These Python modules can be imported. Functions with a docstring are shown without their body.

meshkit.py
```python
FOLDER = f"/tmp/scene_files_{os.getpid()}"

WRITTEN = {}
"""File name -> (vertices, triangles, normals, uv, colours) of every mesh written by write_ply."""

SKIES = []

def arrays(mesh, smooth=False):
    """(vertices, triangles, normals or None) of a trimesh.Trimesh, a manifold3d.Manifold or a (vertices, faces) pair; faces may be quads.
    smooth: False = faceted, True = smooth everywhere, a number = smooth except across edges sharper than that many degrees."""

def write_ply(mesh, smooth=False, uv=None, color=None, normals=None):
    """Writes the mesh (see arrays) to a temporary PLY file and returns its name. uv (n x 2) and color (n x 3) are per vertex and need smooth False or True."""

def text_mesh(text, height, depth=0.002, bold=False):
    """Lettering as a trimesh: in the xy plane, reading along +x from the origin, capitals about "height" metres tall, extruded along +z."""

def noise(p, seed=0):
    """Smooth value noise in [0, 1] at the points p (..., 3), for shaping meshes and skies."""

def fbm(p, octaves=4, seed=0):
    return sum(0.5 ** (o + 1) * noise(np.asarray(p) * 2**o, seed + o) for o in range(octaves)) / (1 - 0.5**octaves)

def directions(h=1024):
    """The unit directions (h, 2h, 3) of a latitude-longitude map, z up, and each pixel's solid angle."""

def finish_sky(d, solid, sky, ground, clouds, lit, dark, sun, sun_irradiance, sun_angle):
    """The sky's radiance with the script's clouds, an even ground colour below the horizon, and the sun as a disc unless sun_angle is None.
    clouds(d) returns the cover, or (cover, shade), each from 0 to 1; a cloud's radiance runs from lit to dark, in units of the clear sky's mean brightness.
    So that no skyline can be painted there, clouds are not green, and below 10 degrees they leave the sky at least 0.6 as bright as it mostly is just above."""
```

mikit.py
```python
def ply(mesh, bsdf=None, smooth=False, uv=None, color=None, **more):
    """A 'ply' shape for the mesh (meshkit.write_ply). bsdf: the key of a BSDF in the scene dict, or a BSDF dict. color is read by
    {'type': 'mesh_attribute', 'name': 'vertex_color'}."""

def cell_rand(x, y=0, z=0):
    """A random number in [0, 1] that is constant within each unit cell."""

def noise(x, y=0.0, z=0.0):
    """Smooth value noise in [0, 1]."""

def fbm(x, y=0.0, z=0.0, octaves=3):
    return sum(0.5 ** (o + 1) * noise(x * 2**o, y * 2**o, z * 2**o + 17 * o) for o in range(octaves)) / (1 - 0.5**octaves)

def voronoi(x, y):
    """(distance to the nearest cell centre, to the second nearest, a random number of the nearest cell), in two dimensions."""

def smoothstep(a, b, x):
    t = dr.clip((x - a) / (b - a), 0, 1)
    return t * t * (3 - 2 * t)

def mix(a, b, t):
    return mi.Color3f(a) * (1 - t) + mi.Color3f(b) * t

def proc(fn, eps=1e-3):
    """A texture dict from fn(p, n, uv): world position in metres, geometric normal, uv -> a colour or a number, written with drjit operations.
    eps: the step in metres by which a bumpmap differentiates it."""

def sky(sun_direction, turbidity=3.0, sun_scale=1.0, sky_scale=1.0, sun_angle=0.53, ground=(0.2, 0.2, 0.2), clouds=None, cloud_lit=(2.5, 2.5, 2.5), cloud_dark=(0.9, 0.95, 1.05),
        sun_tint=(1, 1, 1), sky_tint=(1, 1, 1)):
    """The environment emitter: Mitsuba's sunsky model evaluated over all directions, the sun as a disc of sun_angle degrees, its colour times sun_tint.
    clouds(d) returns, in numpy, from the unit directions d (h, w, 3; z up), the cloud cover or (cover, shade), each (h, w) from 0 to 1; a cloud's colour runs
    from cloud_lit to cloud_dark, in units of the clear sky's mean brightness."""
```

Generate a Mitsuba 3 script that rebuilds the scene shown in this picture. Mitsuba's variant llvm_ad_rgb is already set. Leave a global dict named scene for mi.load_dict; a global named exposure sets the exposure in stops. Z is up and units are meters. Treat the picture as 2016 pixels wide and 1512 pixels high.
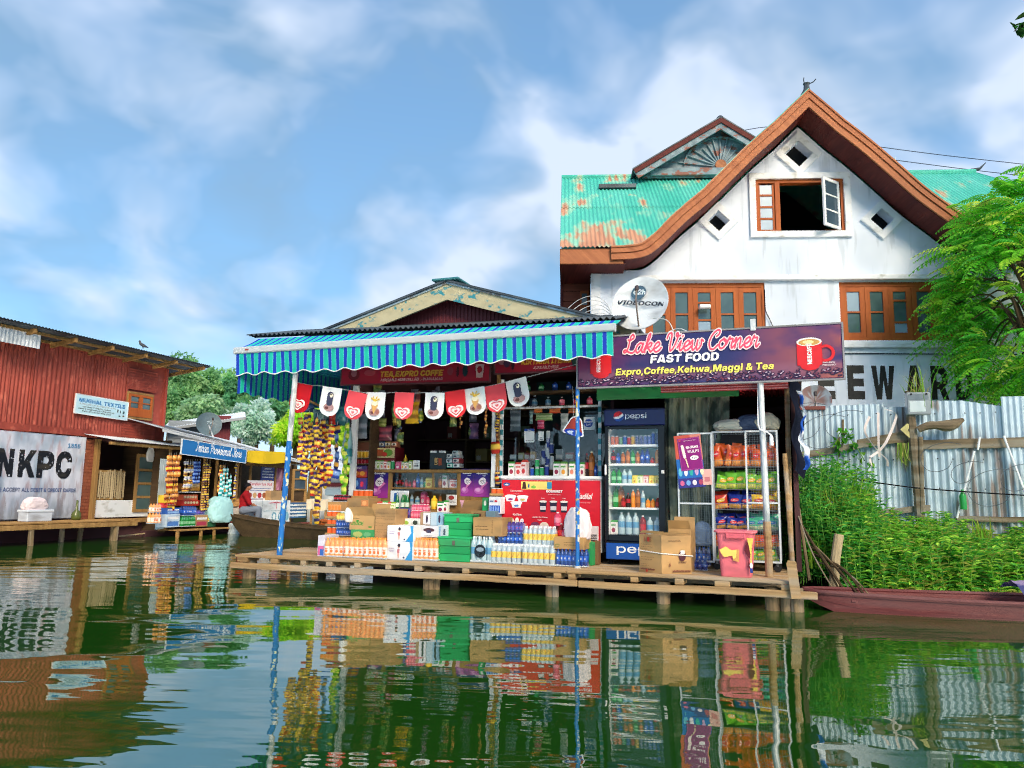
import math, random, glob
import numpy as np, trimesh, mitsuba as mi, mikit, drjit as dr
import meshkit
import manifold3d as m3
from PIL import Image, ImageDraw, ImageFont
from shapely import affinity, union_all, Polygon, MultiPolygon, LineString, Point
from shapely import box as rect2
from mikit import proc, noise, fbm, smoothstep

scene, labels = {}, {}
rng = random.Random(7)
# ------------------------------------------------------------------ camera, sky, exposure
EYE = np.array([0, 0, 1.215]); FL = 1514.0
_p, _r = math.radians(8.16), math.radians(0.81)
FW = np.array([0, math.cos(_p), math.sin(_p)]); _u = np.array([0, -math.sin(_p), math.cos(_p)]); _x = np.array([1.0, 0, 0])
RT = _x * math.cos(_r) + _u * math.sin(_r); UP = -_x * math.sin(_r) + _u * math.cos(_r)
scene['camera'] = {'type': 'perspective', 'fov': 2 * math.degrees(math.atan(1008 / FL)), 'fov_axis': 'x', 'near_clip': 0.05, 'far_clip': 3000.0,
                   'to_world': mi.ScalarTransform4f().look_at(origin=EYE.tolist(), target=(EYE + FW).tolist(), up=UP.tolist())}


def cloud_cover(d):
    x, y, z = d[..., 0], d[..., 1], d[..., 2]
    q = np.stack([x / (z + 0.50), y / (z + 0.50), z * .8], -1) * 2.0 + np.array([2.35, .4, 0])
    w = np.stack([meshkit.fbm(q * 1.4 + 4.1, 4, 5), meshkit.fbm(q * 1.4 + 14.1, 4, 6), 0 * z], -1) - .5
    q2 = q + .55 * w
    big = meshkit.fbm(q2 * np.array([0.9, 1.0, 1]) + 2.2, 3, 23)          # where the cloud lies
    med = meshkit.fbm(q2 * np.array([2.9, 3.1, 1]) + 3.7, 5, 11)           # its tufts
    wisp = meshkit.fbm(q2 * np.array([4.4, 5.2, 1]) + 1.7, 5, 37)
    body = np.clip((big + .85 * (med - .5) + .10 * np.clip(x * 2.2, -.4, 1) - .36) * 3.0, 0, 1)
    body = body * body * (3 - 2 * body)
    mott = meshkit.fbm(q2 * np.array([2.3, 2.4, 1]) + 21.0, 5, 51)
    cover = np.clip(.42 + .36 * body + 1.1 * np.clip(mott - .38, 0, .4) + .2 * np.clip((wisp - .50) * 4, 0, 1) * body, 0, .93)
    lit = np.clip((med - .50) * 2.6 + (mott - .48) * 3.4 + (wisp - .5) * 3.4 + .25 * (body - .4) + .22 * np.clip(x * 1.6, -1, 1), -1, 1)
    shade = np.clip(.56 - .60 * lit - .10 * np.clip((.25 - z) * 4, 0, 1), 0, 1)
    return cover, shade


scene['sky'] = mikit.sky((0.25, -0.78, 0.50), turbidity=2.6, sun_scale=0.30, sky_scale=0.74, sun_angle=22, ground=(0.06, 0.10, 0.05), clouds=cloud_cover,
                         cloud_lit=(1.46, 1.66, 1.98), cloud_dark=(0.54, 0.86, 1.20), sky_tint=(0.80, 1.04, 1.20), sun_tint=(0.93, 0.97, 1.06))
exposure = 3.24


# ------------------------------------------------------------------ frames of reference: each place has its own level axes u (along), v (away), z (up)
class Frame:
    def __init__(s, ox, oy, deg, oz=0.0):
        a = math.radians(deg)
        s.o = np.array([ox, oy, oz]); s.u = np.array([math.cos(a), -math.sin(a), 0]); s.v = np.array([math.sin(a), math.cos(a), 0])
        s.M = np.eye(4); s.M[:3, 0] = s.u; s.M[:3, 1] = s.v; s.M[:3, 3] = s.o

    def at(s, x, y, v=0.0):           # survey: where the sight line through this point of the photograph meets the upright plane v
        d = FW * FL + RT * (x - 1008) - UP * (y - 756)
        q = EYE + d * ((v - (EYE - s.o) @ s.v) / (d @ s.v)) - s.o
        return float(q @ s.u), float(q[2])

    def flo(s, x, y, z=0.0):          # survey: where it meets the level plane z
        d = FW * FL + RT * (x - 1008) - UP * (y - 756)
        q = EYE + d * ((z - EYE[2]) / d[2]) - s.o
        return float(q @ s.u), float(q @ s.v)


S = Frame(-3.813, 11.022, 20.234)     # the corner shop: origin at the front end of its deck, at water level
H = Frame(2.0, 16.0, 4.0)             # the white house
R = Frame(-10.4, 18.5, -69.6)         # the red building along the canal
TS = Frame(-8.9, 20.5, -72.0)         # the row of stalls further along the canal
F = Frame(6.28, 12.0, 14.0)           # the sheet metal fence
WORLD = Frame(0, 0, 0)


# ------------------------------------------------------------------ materials
def lin(h, k=1.0):
    c = np.array([int(h[i:i + 2], 16) for i in (0, 2, 4)]) / 255.0
    return np.where(c < .04045, c / 12.92, ((c + .055) / 1.055) ** 2.4) * k


def col3(c): return mi.Color3f(*[float(t) for t in c]) if isinstance(c, np.ndarray) else c
def mix(a, b, t): return col3(a) * (1 - t) + col3(b) * t
def two(b): return {'type': 'twosided', 'bsdf': b}
def prin(col, rough=.6, spec=.4, **k):
    if isinstance(col, str): col = lin(col)
    base = proc(col) if callable(col) else col if isinstance(col, dict) else {'type': 'rgb', 'value': [float(x) for x in col]}
    return {'type': 'principled', 'base_color': base, 'roughness': rough, 'specular': spec, **k}


VC = {'type': 'mesh_attribute', 'name': 'vertex_color'}
def grime(p, n, uv): return dr.clip((fbm(p.x * 3.1, p.y * 3.1, p.z * 5.3, 4) - .50) * 1.5, 0, .45)
def fine(p, n, uv): return fbm(p.x * 60, p.y * 60, p.z * 60, 2)
GR = {'type': 'diffuse', 'reflectance': {'type': 'rgb', 'value': [.10, .085, .06]}}
scene['vc'] = two({'type': 'blendbsdf', 'weight': proc(grime), 'a': prin(VC, .5, .4), 'b': GR})
scene['gloss'] = two(prin(VC, .22, .5))
scene['cloth'] = two(prin(VC, .85, .15))
scene['leaf'] = {'type': 'principledthin', 'base_color': VC, 'roughness': .5, 'diff_trans': .9, 'spec_trans': 0.0, 'eta': 1.4}
scene['metal'] = two(prin('b8bcc0', .35, .5, metallic=.6))
scene['pane'] = {'type': 'thindielectric', 'int_ior': 1.5}
scene['dark'] = two(prin('14161a', .8, .2))


def wood(key, light, dark, ax, rough=.75, k=1.0, grey=None):
    a, b, ax = lin(light), lin(dark), [float(t) for t in ax]
    g = lin(grey) if grey else None
    side = [1 - abs(t) for t in ax]
    def fn(p, n, uv):
        al = p.x * ax[0] + p.y * ax[1] + p.z * ax[2]
        qx, qy, qz = p.x - al * ax[0], p.y - al * ax[1], p.z - al * ax[2]
        g1 = fbm(qx * 45 + al * 1.5, qy * 45, qz * 45 + al * .9, 3)
        g2 = fbm(qx * 7 + al * .8, qy * 7, qz * 9 + 3.0, 3)
        c = mix(b, a, dr.clip(g1 * .75 + g2 * .8 - .25, 0, 1))
        return mix(c, g, dr.clip((g2 - .42) * 3, 0, .8)) if g is not None else c
    def bp(p, n, uv):
        al = p.x * ax[0] + p.y * ax[1] + p.z * ax[2]
        return fbm((p.x - al * ax[0]) * 70 + al * 2, (p.y - al * ax[1]) * 70, (p.z - al * ax[2]) * 70 + al, 2)
    scene[key] = two({'type': 'bumpmap', 'tex': proc(bp, 2e-3), 'scale': .003 * k, 'b': prin(fn, rough, .2)})


wood('deck_wood', 'c9a878', '6e5438', S.u, grey='9a9080')
wood('post_wood', 'a08a68', '4c4030', (0, 0, 1), grey='8a8478')
wood('fence_wood', '8e7f66', '4a4234', F.u, grey='8a8a80')
wood('brown_wood', 'b4622f', '9a4c22', (0, 0, 1), .5, .4)
wood('barge_wood', 'bd7a52', '905236', (.72, 0, -.69), .55, .5)
wood('soffit_wood', '6e3029', '4e1f20', (0, 1, 0), .6, .5)
wood('tan_wood', 'b08a58', '76582f', (0, 0, 1), .7, .5)
wood('boat_wood', '7a3c3c', '4e2628', (.96, -.25, 0), .55, .8, grey='6a4a4a')
wood('old_boat', '5e4c34', '2e281e', (.2, .97, 0), .7, .8)


def plaster_fn(p, n, uv):
    st = fbm(p.x * 1.2, p.y * 1.2, p.z * .5, 4)
    dr_ = fbm(p.x * 9, p.y * 9, p.z * .9, 3)
    c = mix(lin('dde7f5'), lin('c2cfe0'), dr.clip((st - .42) * 2.0, 0, .8))
    return mix(c, lin('98a4b0'), dr.clip((dr_ - .60) * 3, 0, .32))
scene['plaster'] = two({'type': 'bumpmap', 'tex': proc(lambda p, n, uv: fbm(p.x * 14, p.y * 14, p.z * 14, 4), 4e-3), 'scale': .012, 'b': prin(plaster_fn, .8, .2)})
def trim_fn(p, n, uv):
    return mix(lin('e6ebf0'), lin('a9a9a0'), dr.clip((fbm(p.x * 6, p.y * 6, p.z * 6, 4) - .57) * 3.2, 0, .8))
scene['white_trim'] = two(prin(trim_fn, .7, .2))


def turq_fn(p, n, uv):
    al = p.x * float(H.u[0]) + p.y * float(H.u[1])
    pt = fbm(al * 2.7 + 3, p.z * 1.7, p.y * .8, 5)
    low = smoothstep(8.3, 6.4, p.z) * .17
    c = mix(lin('28a894'), lin('62c2b2'), fbm(al * 3, p.z * 1.1, 0, 3))
    ru = mix(lin('d08a66'), lin('b86a4a'), noise(al * 7, p.z * 5, 0))
    k = dr.clip((pt + low - .635 + .10 * (noise(al * 13, p.z * 2.2, 0) - .5) * 2) * 9, 0, 1)
    c = mix(c, lin('a8ccac'), dr.clip((pt + low - .54) * 5, 0, .6))
    return mix(c, ru, k * .85)
scene['turquoise_sheet'] = two(prin(turq_fn, .5, .4))


def red_fn(p, n, uv):
    al = p.x * float(R.u[0]) + p.y * float(R.u[1])
    st = fbm(al * 1.3, p.z * .8, 3, 4)
    sc = fbm(al * 14, p.z * 6, 1, 3)
    c = mix(lin('a64c3f'), lin('82382f'), dr.clip((st - .35) * 2.4, 0, 1))
    return mix(c, lin('c06a58'), dr.clip((sc - .64) * 5, 0, .5))
scene['red_sheet'] = two(prin(red_fn, .6, .3))


def nkpc_fn(p, n, uv):
    al = p.x * float(R.u[0]) + p.y * float(R.u[1])
    a = fbm(al * 2.2, p.z * 1.6, 2, 4); b = fbm(al * 9, p.z * 2.4, 5, 4)
    c = mix(lin('c8cddc'), lin('8fa0b4'), dr.clip((a - .38) * 3, 0, 1))
    c = mix(c, lin('a98f96'), dr.clip((b - .55) * 4, 0, .7))
    return mix(c, lin('6f7c88'), smoothstep(1.5, .5, p.z) * dr.clip((b - .3) * 2, 0, .8))
scene['grubby_sheet'] = two(prin(nkpc_fn, .6, .3))


def zinc_fn(p, n, uv):
    al = p.x * float(F.u[0]) + p.y * float(F.u[1])
    a = fbm(al * 16, p.z * .9, 0, 3); b = fbm(al * 2, p.z * 1.5, 7, 4)
    c = mix(lin('cadeea'), lin('98b0c0'), dr.clip(a * 1.3 - .2, 0, 1))
    c = mix(c, lin('7e8c90'), dr.clip((b - .48) * 3, 0, .6))
    return mix(c, lin('8a6a50'), dr.clip((b * a - .33) * 7, 0, .6))
scene['zinc'] = two(prin(zinc_fn, .45, .5, metallic=.25))
def pale_fn(p, n, uv):
    return mix(lin('d8dee4'), lin('93a0aa'), dr.clip((fbm(p.x * 2, p.y * 2, p.z * 3, 4) - .4) * 2.4, 0, 1))
scene['pale_roof'] = two(prin(pale_fn, .5, .4))
def dull_fn(p, n, uv):
    return mix(lin('59646c'), lin('2f363e'), dr.clip((fbm(p.x * 2, p.y * 2, p.z * 3, 4) - .3) * 2.2, 0, 1))
scene['dull_sheet'] = two(prin(dull_fn, .5, .4, metallic=.2))
def fascia_fn(p, n, uv):
    a = fbm(p.x * 5, p.y * 5, p.z * 9, 4); h = fbm(p.x * 17, p.y * 17, p.z * 17, 3)
    return mix(mix(lin('cdc6a4'), lin('b0a888'), a), lin('3f8f9c'), dr.clip((a * .6 + h * .5 - .635) * 14, 0, 1))
scene['peeling_fascia'] = two(prin(fascia_fn, .7, .2))
def peel_fn(p, n, uv):
    a = fbm(p.x * 5, p.y * 5, p.z * 7, 4)
    return mix(mix(lin('9cacb4'), lin('76868e'), noise(p.x * 9, p.z * 9, 0)), lin('9c6050'), dr.clip((a - .57) * 12, 0, .9))
scene['peeling_paint'] = two(prin(peel_fn, .7, .2))
def pole_fn(p, n, uv):
    a = fbm(p.x * 26, p.y * 26, p.z * 12, 3)
    c = mix(lin('1a62b4'), lin('2b7cc6'), noise(p.x * 30, p.y * 30, p.z * 6))
    c = mix(c, lin('dfe2c8'), dr.clip((a - .60) * 16, 0, 1))
    return mix(c, lin('d2b428'), dr.clip((fbm(p.x * 22, p.y * 22, p.z * 9 + 5, 3) - .67) * 16, 0, 1))
scene['blue_pole'] = two(prin(pole_fn, .5, .4))
def galv_fn(p, n, uv):
    a = fbm(p.x * 20, p.y * 20, p.z * 5, 3)
    return mix(lin('d5dadc'), lin('9aa4a6'), dr.clip((a - .45) * 4, 0, 1))
scene['galvanised'] = two(prin(galv_fn, .45, .5, metallic=.2))
def curtain_fn(p, n, uv):
    a = fbm(p.x * 6, p.y * 6, p.z * 5, 4)
    return mix(lin('94a08c'), lin('55645a'), dr.clip((a - .42) * 5, 0, 1))
scene['curtain_cloth'] = two(prin(curtain_fn, .9, .1))
def earth_fn(p, n, uv): return mix(lin('3a3220'), lin('2c3a18'), fbm(p.x * 2, p.y * 2, 0, 4))
scene['earth'] = two(prin(earth_fn, .9, .1))
def bark_fn(p, n, uv): return mix(lin('6a5a48'), lin('3c3228'), fbm(p.x * 12, p.y * 12, p.z * 3, 3))
scene['bark'] = two(prin(bark_fn, .9, .1))
def brick_fn(p, n, uv): return mix(lin('a06048'), lin('7c4636'), fbm(p.x * 8, p.y * 8, p.z * 10, 2))
scene['brick_clay'] = two(prin(brick_fn, .9, .1))


def ripple(p, n, uv):
    x, y = p.x, p.y
    far = smoothstep(6.0, 13.0, y)
    w1 = fbm(x * .45 + .25 * y, y * .8 - .1 * x, 0, 2) * (1 - .6 * far)
    w2 = fbm(x * 1.3 + 7, y * 4.4, 3.3, 2) * (.17 + .12 * far)
    w3 = fbm(x * 3.6 + 2, y * 15.0 + 1.5 * x, 1.7, 2) * .065 * smoothstep(.38, .62, fbm(x * .3, y * .4, 8, 2) + .30 * far)
    return w1 + w2 + w3
scene['water_surface'] = {'type': 'bumpmap', 'tex': proc(ripple, 8e-3), 'scale': .029,
                          'b': {'type': 'plastic', 'int_ior': 3.2, 'diffuse_reflectance': {'type': 'rgb', 'value': [.008, .046, .004]}, 'nonlinear': False}}


# ------------------------------------------------------------------ mesh helpers
def box(u0, u1, v0, v1, z0, z1, b=0.0):
    if b <= 0:
        m = trimesh.creation.box((u1 - u0, v1 - v0, z1 - z0)); m.apply_translation(((u0 + u1) / 2, (v0 + v1) / 2, (z0 + z1) / 2)); return m
    b = min(b, (u1 - u0) * .45, (v1 - v0) * .45, (z1 - z0) * .45)
    P = []
    for x, sx in ((u0, 1), (u1, -1)):
        for y, sy in ((v0, 1), (v1, -1)):
            for z, sz in ((z0, 1), (z1, -1)):
                P += [(x, y + sy * b, z + sz * b), (x + sx * b, y, z + sz * b), (x + sx * b, y + sy * b, z)]
    return trimesh.convex.convex_hull(np.array(P))


def hull(P): return trimesh.convex.convex_hull(np.asarray(P, float))
def tube(pts, r, n=6, cap=True):
    p = np.asarray(pts, float); t = np.gradient(p, axis=0); t /= np.linalg.norm(t, axis=1, keepdims=True) + 1e-12
    ref = np.array([0, 0, 1.0]) if abs(t[:, 2]).mean() < .8 else np.array([1.0, 0.1, 0])
    a = np.cross(t, ref); a /= np.linalg.norm(a, axis=1, keepdims=True) + 1e-12
    b = np.cross(t, a); an = np.arange(n) * 2 * np.pi / n; r = np.broadcast_to(r, (len(p),))
    v = (p[:, None] + r[:, None, None] * (np.cos(an)[None, :, None] * a[:, None] + np.sin(an)[None, :, None] * b[:, None])).reshape(-1, 3)
    i, j = np.meshgrid(np.arange(len(p) - 1), np.arange(n), indexing='ij'); k = (j + 1) % n
    q = np.stack([i * n + j, i * n + k, (i + 1) * n + k, (i + 1) * n + j], -1).reshape(-1, 4)
    f = np.vstack([q[:, [0, 2, 1]], q[:, [0, 3, 2]]])
    if cap:
        L = (len(p) - 1) * n
        f = np.vstack([f, [(0, x, x + 1) for x in range(1, n - 1)], [(L, L + x + 1, L + x) for x in range(1, n - 1)]])
    return trimesh.Trimesh(v, f, process=False)


def lathe(prof, n=12, at=(0, 0, 0)):
    m = trimesh.creation.revolve(np.array(prof, float), sections=n); m.apply_translation(at); return m
def cat(*ms): return trimesh.util.concatenate([m for m in ms])
def rot(m, deg, ax=(0, 0, 1), at=(0, 0, 0)):
    m = m.copy(); m.apply_transform(trimesh.transformations.rotation_matrix(math.radians(deg), ax, at)); return m
def mov(m, *t): m = m.copy(); m.apply_translation(t); return m
def xf(m, M): m = m.copy(); m.apply_transform(M); return m
def polys(g): return [q for q in getattr(g, 'geoms', [g]) if q.geom_type == 'Polygon' and q.area > 1e-9]
def extrude(g, d): return cat(*[trimesh.creation.extrude_polygon(q, d, engine='earcut') for q in polys(g)])
def plane(o, ex, ey):                 # local x -> ex, y -> ey, z -> towards the viewer
    ex, ey = np.asarray(ex, float), np.asarray(ey, float); ex = ex / np.linalg.norm(ex); ey = ey / np.linalg.norm(ey)
    M = np.eye(4); M[:3, 0], M[:3, 1], M[:3, 2], M[:3, 3] = ex, ey, np.cross(ex, ey), o; return M
def upright(u, v, z, tilt=0.0):       # a plane that faces the front of its frame, its x axis tilted by some degrees
    a = math.radians(tilt); return plane((u, v, z), (math.cos(a), 0, math.sin(a)), (-math.sin(a), 0, math.cos(a)))
def vprism(g, v0, v1):                # a (u, z) outline from v0 back to v1
    return xf(extrude(g, v1 - v0), upright(0, v1, 0))


def corrugated(o, across, along, pitch=.076, amp=.009, per=6, rows=1, bend=None):
    o, A, B = (np.asarray(t, float) for t in (o, across, along)); L = np.linalg.norm(A); N = np.cross(A, B); N /= np.linalg.norm(N)
    n = max(4, int(L / pitch * per)); s = np.linspace(0, 1, n + 1); t = np.linspace(0, 1, rows + 1)
    w = amp * np.sin(s * L / pitch * 2 * np.pi)
    v = o + s[None, :, None] * A + t[:, None, None] * B + N * w[None, :, None]
    if bend is not None: v = v + N * bend(s[None, :], t[:, None])[..., None]
    i, j = np.meshgrid(np.arange(rows), np.arange(n), indexing='ij'); a = i * (n + 1) + j
    q = np.stack([a, a + 1, a + n + 2, a + n + 1], -1).reshape(-1, 4)
    return trimesh.Trimesh(v.reshape(-1, 3), np.vstack([q[:, [0, 1, 2]], q[:, [0, 2, 3]]]), process=False)


def grid(fn, nu, nv):
    s, t = np.meshgrid(np.linspace(0, 1, nu + 1), np.linspace(0, 1, nv + 1)); v = np.stack(fn(s, t), -1).reshape(-1, 3)
    i, j = np.meshgrid(np.arange(nv), np.arange(nu), indexing='ij'); a = i * (nu + 1) + j
    q = np.stack([a, a + 1, a + nu + 2, a + nu + 1], -1).reshape(-1, 4)
    return trimesh.Trimesh(v, np.vstack([q[:, [0, 1, 2]], q[:, [0, 2, 3]]]), process=False)


def skin(bones, fine_=.03, it=8):     # a continuous body from tapered bones ((p, r), (q, r))
    man = m3.Manifold()
    for (a, ra), (b, rb) in bones:
        h = m3.Manifold.batch_hull([m3.Manifold.sphere(r, 14).translate([float(x) for x in p]) for p, r in ((a, ra), (b, rb))]); man = man + h
    man = man.refine_to_length(fine_).to_mesh()
    m = trimesh.Trimesh(man.vert_properties[:, :3], man.tri_verts)
    trimesh.smoothing.filter_taubin(m, iterations=it); return m


# ------------------------------------------------------------------ adding objects to the scene
USED, COUNT = set(), {}
ORD = 'first second third fourth fifth sixth seventh eighth ninth tenth eleventh twelfth thirteenth'.split()
def numbered(k):
    if k not in USED: USED.add(k); return k
    COUNT[k] = COUNT.get(k, 0) + 1; k2 = f'{k}_{COUNT[k]:03d}'; USED.add(k2); return k2


def bake(parts, M=None):              # [(mesh, colour, smooth angle or None), ...] -> ply with vertex colours
    V, Fc, C = [], [], []; n = 0
    for part in parts:
        m, col = part[0], part[1]; sm = part[2] if len(part) > 2 else 30
        if callable(col): pass
        elif isinstance(col, str): col = lin(col)
        if sm is None:
            v, f = np.array(m.triangles).reshape(-1, 3), np.arange(len(m.faces) * 3).reshape(-1, 3)
        elif sm is True: v, f = np.array(m.vertices), np.array(m.faces)
        else:
            s = trimesh.graph.smooth_shade(m, angle=math.radians(sm), facet_minarea=None); v, f = np.array(s.vertices), np.array(s.faces)
        c = col(v) if callable(col) else np.broadcast_to(np.asarray(col, float), (len(v), 3)) if np.ndim(col) < 2 else col
        V.append(v); Fc.append(f + n); C.append(c); n += len(v)
    v, f, c = np.vstack(V), np.vstack(Fc), np.vstack(C)
    if M is not None:
        v = v @ M[:3, :3].T + M[:3, 3]
        if np.linalg.det(M[:3, :3]) < 0: f = f[:, ::-1]
    return (v, f), np.clip(c, 0, 1)


def put(name, shape, mat='vc', fr=None, up=None, label=None, cat_=None, group=None, kind=None, smooth=30):
    """One entry of the scene. shape: a mesh, or a list of (mesh, colour) for the materials that read vertex colours."""
    key = numbered(f'{up}__{name}' if up else name)
    M = fr.M if isinstance(fr, Frame) else fr
    if isinstance(shape, list):
        (v, f), c = bake(shape, M); scene[key] = mikit.ply((v, f), mat, smooth=True, color=c)
    else:
        m = xf(shape, M) if M is not None else shape
        scene[key] = mikit.ply(m, mat, smooth=smooth)
    tag(key, label, cat_, group, kind); return key


def tag(key, label=None, cat_=None, group=None, kind=None):
    d = {k: x for k, x in (('label', label), ('category', cat_), ('group', group), ('kind', kind)) if x}
    if d: labels[key] = {**labels.get(key, {}), **d}
    return key


def thing(name, label, cat_, group=None, kind=None):
    key = numbered(name); tag(key, label, cat_, group, kind); return key


def proto(**parts):                   # name -> (list for bake, material); ply dicts that copies share
    out = {}
    for k, (p, mat) in parts.items():
        (v, f), c = bake(p); out[k] = mikit.ply((v, f), mat, smooth=True, color=c)
    return out


def stamp(key, pr, M, up=None):       # a copy of a prototype: part '' (or 'body') is the thing itself, the others its parts
    full = numbered(f'{up}__{key}' if up else key); T = mi.ScalarTransform4f(M.tolist())
    for k, d in pr.items():
        scene[full if k == 'self' else f'{full}__{k}'] = {**d, 'to_world': T}
    return full


def pose(fr, u, v, z, deg=0.0, s=1.0, tilt=None):
    a = math.radians(deg); L = np.eye(4); L[:3, :3] = np.array([[math.cos(a), -math.sin(a), 0], [math.sin(a), math.cos(a), 0], [0, 0, 1]])
    if tilt: L[:3, :3] = L[:3, :3] @ trimesh.transformations.rotation_matrix(math.radians(tilt[0]), tilt[1])[:3, :3]
    L[:3, :3] *= s; L[:3, 3] = (u, v, z); return fr.M @ L


# ------------------------------------------------------------------ lettering and flat print
_fonts = {}
def glyphs(text, weight=700):
    k = (text, weight)
    if k not in _fonts:
        ft = ImageFont.truetype(glob.glob('/opt/blender-*/*/datafiles/fonts/Inter.woff2')[0], 96); ft.set_variation_by_axes([32, weight])
        x0, y0, x1, y1 = ft.getbbox(text, anchor='ls'); im = Image.new('L', (int(x1 - x0 + 8), int(y1 - y0 + 8)))
        ImageDraw.Draw(im).text((4 - x0, 4 - y0), text, 255, ft, anchor='ls')
        on = np.pad(np.asarray(im) > 127, ((0, 0), (1, 1))).astype(np.int8); d = np.diff(on, axis=1); r, a = np.nonzero(d == 1); b = np.nonzero(d == -1)[1]
        g = union_all(rect2(a, -r - 1, b, -r)).buffer(.6).buffer(-.6).simplify(.8)
        _fonts[k] = affinity.affine_transform(g, [1 / 70, 0, 0, 1 / 70, -4 / 70, (4 - y0) / 70])
    return _fonts[k]


def text(t, x, y, h, weight=700, w=None, slant=0.0, anchor='m', turn=0):
    """Lettering with capitals h tall whose base line starts at (x, y) (anchor l), or is centred there (m); w: fit to this width."""
    g = glyphs(t, weight)
    if slant: g = affinity.affine_transform(g, [1, slant, 0, 1, 0, 0])
    x0, _, x1, _ = g.bounds; sx = (w / (x1 - x0)) if w else h
    g = affinity.affine_transform(g, [sx, 0, 0, h, -sx * (x0 if anchor == 'l' else (x0 + x1) / 2), 0])
    if turn: g = affinity.rotate(g, turn, origin=(0, 0))
    return affinity.translate(g, x, y)


def ell(x, y, a, b=None, turn=0, n=8): return affinity.translate(affinity.rotate(affinity.scale(Point(0, 0).buffer(1, n), a, b or a), turn), x, y)
def rnd(x0, y0, x1, y1, r): return rect2(x0 + r, y0 + r, x1 - r, y1 - r).buffer(r, 4)
def path(pts, w): return LineString(pts).buffer(w / 2, 3)
def curve(pts, n=6):
    p = np.array([pts[0], *pts, pts[-1]], float); out = []
    for i in range(len(pts) - 1):
        a, b, c, d = p[i:i + 4]
        for t in np.linspace(0, 1, n, endpoint=False): out.append(.5 * (2 * b + (c - a) * t + (2 * a - 5 * b + 4 * c - d) * t * t + (3 * b - a - 3 * c + d) * t ** 3))
    return np.array(out + [p[-2]])
def art(layers, M, step=.0012):       # flat print: [(outline, colour), ...] in metres, each a hair above the one before -> parts for put()
    out = []
    for i, (g, c) in enumerate(layers):
        if g.is_empty or not polys(g): continue
        m = mov(extrude(g, step * .8), 0, 0, step * i + .0004); out.append((xf(m, M), c, None))
    return out


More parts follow.
